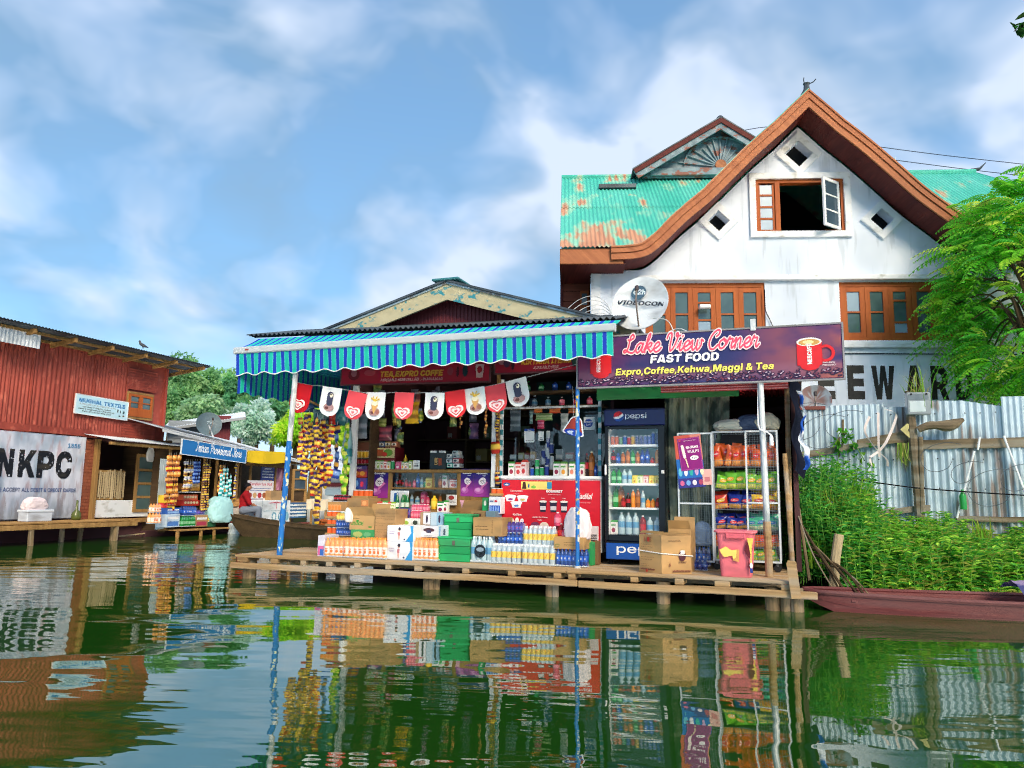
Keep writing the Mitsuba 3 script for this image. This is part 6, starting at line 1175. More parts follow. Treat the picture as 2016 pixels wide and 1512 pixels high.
cb(905, 985, 950, 1012, 1.25, .12, 'a07848', 'torn brown sheet of cardboard below the double violet posters', lambda w, h: [(Polygon([(0, h), (w * .1, h * .4), (w * .2, h)]), 'd8a0b0')], tape=False, name='cardboard_sheet', cat_='cardboard')
bp('yellow', 965.5, 1072, 1025, 1111, .40, 6, 3, 'clear bottle pack with yellow labels, lower and nearer the chest', D_); bp('yellow', 1026, 1074, 1091, 1114, .38, 6, 3, 'clear bottle pack with yellow labels, lower and nearer the sign pole', D_)
bp('purple', 979, 1028, 1029, 1050, .62, 6, 2, 'pack of violet bottles on the pack of blue bottles'); bp('blue', 979, 1049, 1028, 1072, .58, 6, 2, 'blue bottle pack above the yellow labelled packs')
cb(979, 1070, 1094, 1085, .66, .3, '8a8a88', 'grey crate hidden behind the yellow labelled packs', z=D_, tape=False, name='crate', cat_='crate')
bp('yellow', 1029, 1037, 1093, 1076, .56, 7, 2, 'clear bottle pack with yellow labels stacked on the others')
bp('blue', 1094, 1082, 1156, 1115, .42, 8, 2, 'blue water bottle pack on the deck behind the sign pole', D_)
a_, b_, z_, zt_ = at_px(S, 1150, 1080, 1156, 1115, .41)
cb(1090, 1058, 1150, 1082, .44, .35, 'b8925e', 'flat kraft carton on the blue water pack behind the sign pole', lambda w, h: [(rect2(w * .32, h * .55, w * .8, h * .6), '8a6a40'), (rect2(w * .32, h * .35, w * .75, h * .4), '8a6a40'), (ell(w * .12, h * .3, w * .08, h * .14).difference(ell(w * .12, h * .3, w * .06, h * .1)), '5a7a3a')])
cb(1151, 1068, 1166, 1116, .70, .3, '2a9a58', 'narrow green crate standing beside the blue water pack', z=D_, tape=False, name='crate', cat_='crate')
cb(1167, 1065, 1178, 1116, .85, .14, '7a5a3c', 'brown wooden block under the freezer corner', z=D_, tape=False, name='wooden_block', cat_='block')
plastic_bag('plastic_bag', 'full white plastic carrier bag on the carton behind the sign pole', pose(S, S.at(1132, 1040, .5)[0], .62, S.at(1132, 1062, .5)[1]), .34, .20, .42, 'e4dce0', 4, square=.5)
for i, (kd, x, y0, y1, w) in enumerate((('pink', 1089, 1008, 1036, 14), ('sauce', 1096, 1030, 1060, 13), ('pink', 1104, 1040, 1060, 9))): ware('bottle', B, kd, x, y0, x + w, y1, .66, ('tall pink drink bottle beside the white carrier bag', 'red bottle with a pale cap beside the white carrier bag', 'small pink bottle beside the white carrier bag')[i], conv=PXI)

# ------------------------------------------------------------------ beside the fridge: big cartons, snack rack, bin, curtain
bx = pose(S, S.at(1303, 1128, .12)[0], .02, D_, 0)
bw, bd, bh = .34, .46, S.at(1303, 1052, .05)[1] - D_
t = thing('carton', 'big battered brown carton tied with white strap in front of the fridge', 'carton'); 
PL = np.eye(4); Mbx = S.M @ pose(WORLD, S.at(1303, 1129, .05)[0], .05, D_, 0)
La = np.array([-.29, .17, 0]); Lb = np.array([.31, .20, 0])
def dent(P):
    m = hull(P).subdivide_to_size(.06); p = m.vertices; c = p.mean(0); p += (p - c) * (.06 * (meshkit.fbm(p * 6, 3)[:, None] - .5)); m.vertices = p; return m
hgt = [0, 0, 0, 0]; q4 = [np.zeros(3), Lb, La + Lb, La]
put('shell', [(dent([q + (0, 0, z) for q in q4 for z in (0, bh - .012 * (i_ % 2))] if (i_ := 1) else []), 'b9925f', 20)], 'vc', Mbx, t)
Mf1 = Mbx @ plane(La, -La, (0, 0, 1)); w1 = np.linalg.norm(La); Mf2 = Mbx @ plane((0, 0, 0), Lb, (0, 0, 1)); w2 = np.linalg.norm(Lb)
pk = lambda M: M @ plane((0, 0, .012), (1, 0, 0), (0, 1, 0))
put('print', art([(rect2(w1 * .25, bh * .80, w1 * .28, bh * .92), 'a8402c'), (rect2(w1 * .36, bh * .80, w1 * .58, bh * .92).difference(rect2(w1 * .38, bh * .82, w1 * .56, bh * .90)), '8a5a3a'), (ell(w1 * .45, bh * .86, .018, .03), 'b83020')] + [(rect2(w1 * .12, bh * y, w1 * (.12 + l), bh * y + .004), '8e6a42') for y, l in ((.72, .5), (.66, .55), (.60, .3), (.40, .6), (.34, .5), (.22, .3), (.18, .4))] + [(rect2(w1 * .12, bh * .08, w1 * .75, bh * .12), '7a4a34'), (ell(w1 * .4, bh * .06, .012, .016), 'c03020')], pk(Mf1)), 'vc', None, t)
put('print', art([(ell(w2 * .68, bh * .46, .045, .06), '4a1c2a'), (rect2(w2 * .62, bh * .50, w2 * .76, bh * .60), 'dcd8d4'), (text('FRAGILE', w2 * .68, bh * .28, .016, 800), '5a3428'), (text('HANDLE WITH CARE', w2 * .42, bh * .82, .014, 700, w=w2 * .4), '6a4630'), (rect2(w2 * .35, bh * .06, w2 * .95, bh * .10), '7a4a34'), (Polygon([(w2 * .22, bh * .2), (w2 * .30, bh * .2), (w2 * .26, bh * .3)]), '8a5a3a')], pk(Mf2)), 'vc', None, t)
zr_ = bh * .52; put('strap', [(cat(*[tube([p, q], .006, 5) for p, q in ((La * 1.02 + (-.012, -.006, zr_ + .02), np.array([-.004, -.016, zr_])), (np.array([-.004, -.016, zr_]), Lb * 1.02 + (.012, -.008, zr_ - .03)))]), 'e8e6e0', 40)], 'vc', Mbx, t)
for P in ([q4[0] + (0, 0, bh), q4[1] + (0, 0, bh), q4[1] + (-.03, .05, bh + .012), q4[0] + (.0, .06, bh + .02), q4[0] + (0, .004, bh), q4[1] + (0, .004, bh)], [q4[3] + (0, 0, bh), q4[0] + (0, 0, bh), q4[0] + (.03, .02, bh + .03), q4[3] + (.04, .0, bh + .035), q4[3] + (.004, 0, bh), q4[0] + (.004, 0, bh)]): put('flap', [(hull(P), 'a8834f', None)], 'vc', Mbx, t)
cb(1316, 1041, 1361, 1120, .52, .3, 'bb945f', 'smaller brown carton standing behind the big strapped carton', lambda w, h: [(rect2(0, h * .8, w, h * .82), '8a6840')], z=D_, flaps=True, deg=-3)

rk = thing('snack_rack', 'wheeled metal snack rack with wire mesh doors beside the galvanised post', 'rack')
r0_, r1_, RV = S.at(1403, 950, .95)[0], S.at(1534, 950, .95)[0], .95; rz0, rz1 = .44, S.at(1470, 848, .95)[1]
RW = r1_ - r0_; mid = S.at(1469, 950, .95)[0]
put('frame', [(cat(*[box(a, a + .022, v, v + .022, rz0, rz1) for a in (r0_, r1_ - .022) for v in (RV, RV + .36)], *[box(r0_ + .022, r1_ - .022, v, v + .022, z, z + .022) for z in (rz0, rz1 - .022) for v in (RV, RV + .36)]), 'aeb6bc', None)], 'gloss', S, rk)
put('back_panel', [(box(r0_ + .02, r1_ - .02, RV + .36, RV + .37, rz0, rz1), '3a2c30', None)], 'vc', S, rk)
def mesh_door(u0_, u1_, z0_, z1_, v, name='mesh_door', turn=0, rail=None):
    M = S.M @ pose(WORLD, u0_, v, 0, turn); w = u1_ - u0_; zm = z0_ + (z1_ - z0_) * .44 if rail is None else rail
    k = put(name, [(cat(box(0, .02, -.012, .012, z0_, z1_), box(w - .02, w, -.012, .012, z0_, z1_), *[box(.02, w - .02, -.012, .012, z, z + .02) for z in (z0_, zm, z1_ - .02)]), 'c8d0d6', None)], 'gloss', M, rk)
    n1, n2 = int(w / .028), int((z1_ - z0_) / .028)
    put('wire_mesh', [(cat(*[box(w * i / n1 - .0011, w * i / n1 + .0011, -.001, .001, z0_, z1_) for i in range(1, n1)], *[box(.02, w - .02, -.0012, .0008, z0_ + (z1_ - z0_) * i / n2 - .0011, z0_ + (z1_ - z0_) * i / n2 + .0011) for i in range(1, n2)]), '6a7880', None)], 'gloss', M, k); return k
mesh_door(mid, r1_, rz0, rz1, RV - .03)
dl = S.at(1334, 950, .88)[0]
mesh_door(dl, r0_ + .01, rz0 - .02, rz1 - .02, .90)
for u in (r0_ + .03, r1_ - .05):
    for v in (RV + .03, RV + .34): w_ = put('castor', [(rot(lathe([(0, -.015), (.045, -.015), (.05, 0), (.045, .015), (0, .015)], 12), 90, (1, 0, 0)), '1a1a1c', 30), (box(-.015, .015, -.025, .025, .02, .07), '6a6e72', None)], 'vc', pose(S, u, v, .38), rk)
rows_ = [('orange', 918, .20, 5), ('green', 963, .17, 5), ('blue', 1003, .17, 4), ('blue', 1043, .14, 5), ('orange', 1077, .14, 5), ('green', 1106, .14, 5)]
for j, (kd, y, h, n) in enumerate(rows_):
    z = S.at(1470, y, RV)[1]
    sh_ = put('shelf', [(box(r0_ + .024, r1_ - .024, RV + .02, RV + .34, z - .012, z), '5a6066', None), (cat(*[box(r0_ + .03 + i * .035, r0_ + .032 + i * .035, RV + .005, RV + .008, z, z + .07) for i in range(int(RW / .035) - 1)], box(r0_ + .024, r1_ - .024, RV + .004, RV + .009, z + .066, z + .071)), '8a9298', None)], 'vc', S, rk)
    for q in range(2 if j < 4 else 1):
        for i in range(n + 1 + (j == 0) * 1):
            m_ = n + 1 + (j == 0); u = r0_ + .03 + (RW - .06) * (i + .5) / m_; kk = kd
            if u > mid: kk = {('blue'): 'yellow' if j == 2 else 'mint'}.get(kd, kd)
            if j == 2 and i == 0: kk = 'red'
            w = (RW - .04) / m_ * 1.18
            k = stamp('crisp_packet', BAG[kk], SC(S, u + rng.uniform(-.01, .01), RV + .07 + .10 * q + rng.uniform(-.01, .02), z + .004 + .05 * q, w, .16, h * (1.25 if j == 0 else 1.12) * rng.uniform(.86, 1.1), rng.uniform(-24, 24), (rng.uniform(-16, 16), (0, 1, 0))))
            tag(k, f'{kk} crisp packet, {ORD[i]} along the {("top", "second", "third", "fourth", "fifth", "lowest")[j]} {"rear" if q else "front"} row of the snack rack', 'crisp packet', f'{kk} crisp packets in row {j + 1} of the snack rack' + (' behind' if q else ''))
# posters on the open mesh door
def poster(name, lab_, x0, y0, x1, y1, v, base, layers, tilt=0.0, cat_='poster'):
    a, b, c, d = at_px(S, x0, y0, x1, y1, v); w, h = b - a, d - c; t = thing(name, lab_, cat_); M = S.M @ upright(a, v, c, tilt)
    put('sheet', [(box(0, w, 0, h, -.004, 0), base, None)], 'print', M, t); put('print', art(layers(w, h), M, .0008), 'print', None, t); return t
poster('poster', 'blue and pink ice cream poster behind the purple one on the mesh door', 1336, 858, 1389, 962, .875, '2a6ab8', lambda w, h: [(rect2(0, h * .55, w, h), 'c85a4a'), (rect2(w * .6, h * .5, w, h), 'd88a7a'), (rect2(0, 0, w, h * .18), '3a3a8a'), *[(ell(w * (.12 + .2 * i), h * .30, w * .07, h * .08), c) for i, c in enumerate(('6ac0d8', 'e8e8f0', '3ab0a8', 'c8a0d0', 'e8e0c0'))], *[(ell(w * (.15 + .23 * i), h * .09, w * .08, h * .05), c) for i, c in enumerate(('d86a9a', '7ab0e8', 'e8e0e8', 'b04a6a'))]], tilt=5)
poster('poster', 'pale pink poster strip on the mesh door edge', 1384, 924, 1402, 955, .872, 'e0b0a8', lambda w, h: [(rect2(w * .2, h * .2, w * .8, h * .5), 'c87a80')], tilt=3)
poster('poster', 'tilted purple ice lolly poster reading SHAHI KULFI on the mesh door', 1341, 864, 1385, 928, .865, '8a1f78', lambda w, h: [(rect2(w * .02, h * .02, w * .98, h * .98).difference(rect2(w * .035, h * .03, w * .965, h * .97)), 'b060a8'), (path([(w * .24, h * .42), (w * .19, h * .76)], w * .13), 'efe0dc'), (path([(w * .34, h * .10), (w * .27, h * .36)], w * .05), 'e8d0b0'), (text('SHAHI', w * .62, h * .66, h * .085, 800), 'f2e6ee'), (text('KULFI', w * .66, h * .53, h * .085, 800), 'f2e6ee'), (ell(w * .66, h * .37, w * .19, h * .07), 'f4f0f2'), (text('₹ 20', w * .66, h * .345, h * .05, 700), '5a1c50'), (text('ENJOY THE ROYAL TASTE', w * .56, h * .90, h * .022, 700), 'e8c8e0'), (ell(w * .1, h * .93, w * .05, h * .03), 'd84a5a')], tilt=7)
# bulging clear bag and bottles low behind the open door
plastic_bag('plastic_bag', 'bulging clear bag of blue and red packets behind the mesh door', pose(S, S.at(1383, 1000, 1.1)[0], 1.12, S.at(1383, 1074, 1.1)[1]), .26, .22, .32, '6a84a8', 6)
bp('blue', 1364, 1078, 1398, 1102, 1.0, 4, 2, 'blue water bottle pack lying behind the open mesh door', D_ + .03); bp('blue', 1362, 1103, 1392, 1128, .72, 3, 2, 'blue bottle pack on the deck under the open mesh door', D_)
# pink bin
bn_ = thing('waste_bin', 'pink plastic waste bin with peeling yellow stickers on the deck edge', 'bin'); u = S.at(1449, 1137, .14)[0] + .0
BM = pose(S, u, .30, D_); bh_ = S.at(1449, 1044, .2)[1] - D_
def sq(a, z, r): return [(x * a, y * a * .92, z) for x, y in np.array(rnd(-1, -1, 1, 1, r).exterior.coords)[:-1]]
put('tub', [(hull(sq(.165, 0, .3) + sq(.16, .01, .3) + sq(.205, bh_ - .02, .3)), 'e0707c', 40)], 'vc', BM, bn_)
put('rim', [(hull(sq(.232, bh_ - .025, .3) + sq(.235, bh_ - .005, .3) + sq(.22, bh_, .3)), 'e67884', 40)], 'gloss', BM, bn_)
put('handle', [(box(-.10, .12, -.235, -.212, bh_ - .09, bh_ - .03, .01), 'd05f6c', None)], 'gloss', BM, bn_)
Mb_ = BM @ plane((-.2, -.168, 0), (1, 0, 0), (0, -.085, 1))
put('sticker', art([(Polygon([(.03, .30), (.10, .34), (.16, .30), (.24, .31), (.235, .20), (.18, .19), (.17, .24), (.08, .22), (.05, .26)]), 'ecd06a'), (Polygon([(.17, .19), (.24, .17), (.245, .31), (.22, .31), (.21, .22)]), 'd09a5a')], Mb_ @ plane((0, 0, .012), (1, 0, 0), (0, 1, 0)), .003), 'vc', None, bn_)
put('sticker', art([(Polygon([(.33, .40), (.39, .38), (.385, .30), (.35, .20), (.36, .10), (.33, .12), (.345, .22), (.30, .30)]), '6a1c28'), (Polygon([(.33, .44), (.40, .44), (.38, .32), (.375, .2), (.385, .12), (.36, .13), (.365, .26), (.35, .36)]), 'f0d060'), (ell(.37, .14, .016, .03), 'e8eef4'), (rect2(.355, .06, .385, .11), '2a3f90')], Mb_ @ plane((0, 0, .014), (1, 0, 0), (0, 1, 0)), .003), 'vc', None, bn_)
# shelter over the rack: red ribbed sheet, green board, curtain, bundles
sh_ = thing('side_shelter', 'dark lean-to shelter over fridge and snack rack with a green fascia board', 'shelter')
g0, gz = S.at(1190, 752, .75); g1, _ = S.at(1455, 770, .75)
put('fascia', [(box(4.98, g1, .72, .75, S.at(1300, 784, .72)[1], S.at(1300, 750, .72)[1], .004), '2f8f4c', None)], 'vc', S, sh_)
e0_, e1_ = S.at(1400, 757, .5), S.at(1552, 765, .5)
put('red_sheet_roof', corrugated((e0_[0] - .6, .46, e0_[1] - .02), (e1_[0] - e0_[0] + .6, 0, 0), (0, 2.0, .10), .06, .012, 6, 1), 'bright_red_sheet', S, sh_, smooth=True)
put('roof_edge', [(box(e0_[0] - .6, e1_[0], .44, .46, e0_[1] - .09, e0_[1] + .03, .004), 'b8383c', None)] + [(box(e0_[0] - .6, e1_[0], .434, .44, e0_[1] - .08 + i * .03, e0_[1] - .07 + i * .03), 'e09a96', None) for i in range(4)], 'vc', S, sh_)
put('corner_pole', tube([(7.30, 1.15, .33), (7.32, 1.15, 2.6)], .03, 8), 'deck_wood', S, sh_)
put('corner_pole', tube([(7.33, .9, .0), (7.27, .88, 1.75)], .028, 8), 'deck_wood', S, sh_)
cu0, cu1 = S.at(1309, 900, 1.3)[0], S.at(1400, 900, 1.3)[0] + .25
cw = put('curtain', grid(lambda s, t: (cu0 + s * (cu1 - cu0) * (1 - .10 * t * (1 - t)), 1.33 + .045 * np.sin(s * 34 + 2 * np.sin(t * 3)) + .02 * np.sin(s * 71), .5 + t * 2.05), 70, 14), 'curtain_cloth', S, None, 'mottled grey green curtain hanging between fridge and snack rack', 'curtain', smooth=True)
for i, (x, y, sx, sz, c, lb) in enumerate(((1438, 843, .42, .16, 'b8bcb0', 'crumpled pale sheet bundle on top of the snack rack'), (1476, 832, .36, .22, '3a4a66', 'dark blue cloth bag on top of the snack rack'), (1508, 838, .34, .24, 'a8a898', 'grey cloth bag on top of the snack rack by the post'))):
    uu, zz = S.at(x, y + 12, 1.1); plastic_bag('cloth_bundle', lb, pose(S, uu, 1.1, rz1 + .012), sx, .3, sz, c, 20 + i, 'bundle')
put('white_cable', [(tube([(7.0, .30, 2.5), (7.0, .30, 2.05), (7.02, .29, 1.99), (7.10, .28, 1.96), (7.14, .28, 1.93)], .010, 6), 'e8ecec', 40), (lathe([(0, 0), (.024, 0), (.022, .09), (.012, .12), (0, .12)], 10, (7.14, .28, 1.81)), 'eef0f0', 40)], 'gloss', S, None, 'white cable ending in an empty lamp holder on the galvanised post', 'cable')
tp = put('tarpaulin', [(grid(lambda s, t: (7.38 + .10 * s + .03 * np.sin(t * 13), .85 + .3 * s + .04 * np.sin(t * 9 + s * 3), 1.55 + 1.15 * t - .1 * s), 8, 24), '14182a', True)], 'cloth', S, None, 'dark torn tarpaulin hanging at the end of the shelter', 'tarpaulin')
put('rag', [(grid(lambda s, t: (7.47 + (.045 + .02 * np.sin(t * 7)) * s + .03 * np.sin(t * 11) + .015 * np.sin(t * 29), .80 + .02 * np.sin(t * 17 + s * 4), 1.55 + .95 * t), 5, 30), lambda v: np.where((meshkit.noise(v * np.array([9, 9, 8])) > .58)[:, None], lin('2a5ab8'), lin('dfe6ee')), True)], 'cloth', S, None, 'blue and white striped rag hanging at the end of the shelter', 'rag')
for i in range(7): 
    a = S.at(1568 + i * 7, 1050 + i * 9, 1.0); m = tube(curve([(7.40 + i * .03, 1.2, 1.0 - i * .09), (7.55 + i * .06 + .03 * (i % 2), 1.05 - .03 * i, .55 - .03 * i), (7.78 + i * .06, .9 - i * .05, .12)], 4), .008 + .004 * (i % 3), 6); put('stick', m, 'old_boat' if i % 3 else 'post_wood', S, None, 'weathered stick leaning in the heap at the end of the deck', 'stick', 'sticks leaning at the end of the deck')
# ------------------------------------------------------------------ satellite dishes, wires, camera
def dish(name, lab_, fr_, x, y, v, r, col, face, mount, cover=(), rust=None):
    """A dish bowl facing along its own -y, turned and tilted, on an arm down to its mount."""
    u, z = fr_.at(x, y, v); t = thing(name, lab_, 'satellite dish'); az, el_ = face
    M = fr_.M @ pose(WORLD, u, v, z, az) @ trimesh.transformations.rotation_matrix(math.radians(-el_), (1, 0, 0))
    bowl = lathe([(0, .0), (r * .5, .018 * r / .4), (r * .85, .055 * r / .4), (r, .085 * r / .4), (r + .012, .085 * r / .4), (r + .012, .07 * r / .4), (r * .85, .04 * r / .4), (r * .5, .004), (0, -.012)], 40)
    bowl.apply_transform(plane((0, .10, 0), (1, 0, 0), (0, 0, 1)))
    put('reflector', [(bowl, col if rust is None else rust, 50)], 'vc', M, t)
    if cover: put('print', art(cover, M @ plane((0, .05, 0), (1, 0, 0), (0, 0, 1)), .001), 'vc', None, t)
    put('feed_arm', [(tube([(0, .09, -r * .98), (r * .14, -.28 * r / .4, -r * .3), (r * .16, -.30 * r / .4, r * .06)], .011, 6), '8a7a70', 40)], 'vc', M, t)
    put('receiver', [(lathe([(0, 0), (.028, 0), (.028, .05), (.016, .07), (0, .07)], 10, (r * .16, -.30 * r / .4, r * .05)), '3a3238', 40)], 'vc', M, t)
    a = M[:3, :3] @ np.array([0, .12, 0]) + M[:3, 3]; b = fr_.M[:3, :3] @ np.array(mount) + fr_.M[:3, 3]
    put('mast', tube([a, (a + b) / 2 + (0, 0, .0), b], .022, 8), 'galvanised', WORLD, t); return t
q = .385
dish('satellite_dish', 'white satellite dish lettered VIDEOCON in front of the house window', S, 1258, 595, 1.0, q, 'dde4e8', (-8, 14), (S.at(1228, 660, 1.3)[0], 1.5, 2.75),
     [(affinity.rotate(g_, -9, origin=(0, 0)), c_) for g_, c_ in ((ell(-.06, .17, .105, .105, 0, 14), '3f5f74'), (text('d2h', -.05, .14, .075, 700, w=.17), 'e6eef0'), (text('VIDEOCON', .0, -.02, .062, 800, w=.68, slant=.1), '1c2a38'))])
dish('satellite_dish', 'rusty grey satellite dish behind the end of the sheet metal fence', F, 1603, 787, .4, .26, '8e9aa4', (-14, 10), (F.at(1610, 830, .1)[0], .1, 1.9), rust=lambda v: np.where((meshkit.fbm(v * np.array([18, 18, 5]) + 2, 3) > .55)[:, None], lin('8a6e6a'), lin('a0acb4')))
dish('satellite_dish', 'slate grey satellite dish mounted on the pale roof of the grocery stall', TS, 412, 834, 1.0, .36, '5f747c', (-42, 16), (TS.at(424, 868, .6)[0], .6, TS.at(424, 868, .6)[1] - .05), [(text('airtel', 0, -.02, .07, 600), 'a8bcc4')] if 0 else [(text('TV', .02, .0, .09, 600, slant=.2), 'b0c4cc')])
cv = thing('security_camera', 'small white security camera on the window of the house', 'camera')
u, z = H.at(1366, 604, -.1); put('body', [(xf(lathe([(0, 0), (.05, 0), (.055, .03), (.05, .22), (0, .22)], 12), plane((u + .12, -.12, z), (0, 1, 0), (0, 0, 1))), 'eceeee', 40), (box(u + .12, u + .16, -.06, .05, z - .03, z + .03, .01), 'd8dada', None)], 'gloss', H, cv)
def wire(name, lab_, pts, r=.006, fr_=WORLD, mat='dark', grp=None, catg='wire'): return put(name, tube(curve(pts, 8), r, 5), mat, fr_, None, lab_, catg, grp)
rz = H.M; a = H.at(1490, 275, 3.4); hp = lambda x, y, v: (H.at(x, y, v)[0], v, H.at(x, y, v)[1])
wire('overhead_wire', 'upper thin wire running from the house roof across the sky', [hp(1722, 288, 3), hp(1860, 306, 3.4), hp(2040, 326, 4)], .009, H)
wire('overhead_wire', 'lower thin wire running from the house roof across the sky', [hp(1745, 313, 3), hp(1900, 333, 3.4), hp(2050, 350, 4)], .009, H)
wire('overhead_wire', 'thin wire pair between small old gable and big gable', [hp(1445, 260, 3), hp(1515, 250, 3), hp(1508, 270, 3), hp(1455, 266, 3)], .009, H)
put('antenna', cat(tube([hp(1762, 337, 1.5), hp(1762, 310, 1.5)], .016, 6)), 'galvanised', H, None, 'short upright aerial rod behind the slope of the big gable', 'antenna')
for i in range(6):
    x = 1112 + i * 4; wire('razor_wire', 'thin looped wires arching from the shop roof to the house corner post', [S.W(0, 0, 0) if 0 else hp(1113 + i * 9, 612 + i * 3, -.6), hp(1140 + i * 8, 590 + i * 7, -.5), hp(1170 + i * 6, 583 + i * 9, -.3), hp(1196 + i * 5, 600 + i * 9, -.4), hp(1204 + i * 6, 635, -.5)], .007, H, 'galvanised', 'looped wires on the shop roof')
for i, (p, lb) in enumerate(((((1282, 627), (1312, 630), (1325, 650), (1326, 664)), 'looped barbed wire above the fast food signboard by the dish'), (((1290, 668), (1330, 648), (1352, 652), (1372, 664)), 'looped barbed wire above the middle of the fast food signboard'))): wire('barbed_wire', lb, [(S.at(x, y, .35)[0], .35, S.at(x, y, .35)[1]) for x, y in p], .006, S, 'galvanised')
wire('house_cable', 'dark cable hanging down the white wall beside the window', [hp(1505, 570, -.05), hp(1507, 610, -.05), hp(1516, 630, -.05), hp(1524, 650, -.05)], .010, H)
put('cable_box', [(box(*S.at(1218, 700, .9)[:1], S.at(1218, 700, .9)[0] + .10, .9, 1.0, 2.95, 3.12, .01), '3c5a44', None), (box(S.at(1214, 700, .9)[0], S.at(1214, 700, .9)[0] + .05, .88, .95, 3.10, 3.32, .008), '7a8088', None)], 'vc', S, None, 'dark cable box on the roof end beside the awning', 'box')

# ------------------------------------------------------------------ sheet metal fence with rails, posts and clutter
fe = thing('sheet_fence', 'tall fence of corrugated galvanised sheets nailed to rough timber rails', 'fence')
FZ = .55
def panel_px(x0, x1, yt0, yt1, v, pitch=.085, amp=.017, mat='zinc', lean=0.0):
    a, zt0 = F.at(x0, yt0, v); b, zt1 = F.at(x1, yt1, v); m = corrugated((a, v, FZ), (b - a, 0, 0), (0, 0, 1), pitch, amp, 6, 6); p = m.vertices
    k = (p[:, 0] - a) / (b - a); top = zt0 + (zt1 - zt0) * np.clip(k, 0, 1); p[:, 2] = FZ + (p[:, 2] - FZ) * (top - FZ); p[:, 0] += lean * (p[:, 2] - FZ); m.vertices = p
    put('panel', m, mat, F, fe, smooth=True)
for q in ((1500, 1560, 812, 808, .02), (1556, 1637, 807, 802, .0), (1632, 1740, 799, 795, .03), (1736, 1816, 802, 800, .0), (1812, 1893, 789, 789, -.01, .105, .022), (1888, 1974, 788, 800, .02, .105, .024), (1970, 2080, 781, 778, -.04), (2070, 2200, 800, 800, 0)): panel_px(*q)
for x0, x1, y0, y1, y2, y3, v in ((1553, 1690, 893, 872, 905, 885, -.06), (1688, 1800, 866, 846, 883, 868, -.10), (1812, 2090, 866, 858, 884, 878, -.07), (1735, 1832, 1003, 994, 1014, 1006, -.12), (1884, 2090, 1016, 1019, 1026, 1030, -.08)):
    a, b = F.at(x0, y0, v), F.at(x1, y1, v); c, d = F.at(x0, y2, v), F.at(x1, y3, v)
    m = hull([(a[0], w, a[1]) for w in (v, v + .05)] + [(b[0], w, b[1]) for w in (v, v + .05)] + [(c[0], w, c[1]) for w in (v, v + .05)] + [(d[0], w, d[1]) for w in (v, v + .05)]).subdivide_to_size(.12); p = m.vertices
    p[:, 2] += .03 * (meshkit.fbm(p * np.array([3, 3, 1]) + x0, 3) - .5); m.vertices = p; put('rail', m, 'fence_wood', F, fe)
def post_poly(x0, y0, x1, y1, v, w, key='post', up=fe, mat='fence_wood', fr_=F, wob=.25):
    a, b = fr_.at(x0, y0, v), fr_.at(x1, y1, v); n = 8; P = [(a[0] + (b[0] - a[0]) * s, v, a[1] + (b[1] - a[1]) * s) for s in np.linspace(0, 1, n)]
    m = tube(P, [w * (1 + wob * (rng.random() - .5)) for _ in P], 8); return put(key, m, mat, fr_, up)
post_poly(1812, 1040, 1793, 818, -.16, .065); post_poly(1800, 860, 1788, 770, -.10, .055); post_poly(1816, 1010, 1812, 860, -.2, .04)
for x, y0, y1 in ((1659, 880, 826), (1652, 900, 860)): post_poly(x, y0, x, y1, -.12, .018)
put('top_rust_rail', [(box(F.at(1557, 806, -.03)[0], F.at(1625, 806, -.03)[0], -.05, -.02, F.at(1590, 807, -.03)[1], F.at(1590, 800, -.03)[1], .004), '7a3a36', None)], 'vc', F, fe)
nl = [trimesh.creation.icosphere(1, .011).apply_translation((u, -.03, F.at(1700, y, 0)[1] + rng.uniform(-.02, .02))) for u in np.arange(-2.2, 2.6, .21) for y in (815, 905, 960, 1020)]
put('nail_heads', cat(*nl), 'dull_sheet', F, fe, kind='stuff')
a, b = F.at(1808, 846, -.25), F.at(1898, 828, -.25)
m = tube([(a[0] + (b[0] - a[0]) * s, -.25 - .02 * math.sin(s * 5), a[1] + (b[1] - a[1]) * s + .03 * math.sin(s * 7)) for s in np.linspace(0, 1, 12)], [.05, .055, .06, .065, .06, .07, .085, .09, .085, .075, .05, .025], 9); put('driftwood_log', m, 'fence_wood', F, None, 'knobbly piece of driftwood tied across the fence', 'log')
put('name_plate', [(xf(extrude(Polygon([(0, .13), (.12, 0), (.24, .06), (.22, .18), (.1, .22)]), .006), F.M @ upright(F.at(1773, 860, -.2)[0], -.2, F.at(1773, 862, -.2)[1])), 'c8c080', None), (xf(extrude(ell(.14, .12, .03), .008), F.M @ upright(F.at(1773, 860, -.2)[0], -.2, F.at(1773, 862, -.2)[1])), '3a3428', None)], 'vc', None, None, 'small yellowish plate with a dark hole nailed to the fence post', 'plate')
mb = thing('meter_box', 'grey electric meter box with a clear window on the fence post', 'meter box'); a, b, c, d = at_px(F, 1786, 772, 1833, 816, -.28)
put('case', [(box(a, b, -.28, -.12, c, d, .012), '8e989e', None)], 'gloss', F, mb); put('window', [(box(a + .03, b - .08, -.288, -.281, c + .04, d - .14, .004), 'c4d2d6', None), (box(a + .02, b - .03, -.284, -.2805, d - .12, d - .03, .002), '6e7a82', None)], 'gloss', F, mb)
for u in (a + .06, b - .06): put('screw', lathe([(0, 0), (.016, 0), (.016, .012), (0, .012)], 8), 'dark', F.M @ plane((u, -.281, d - .03), (1, 0, 0), (0, 0, 1)), mb)
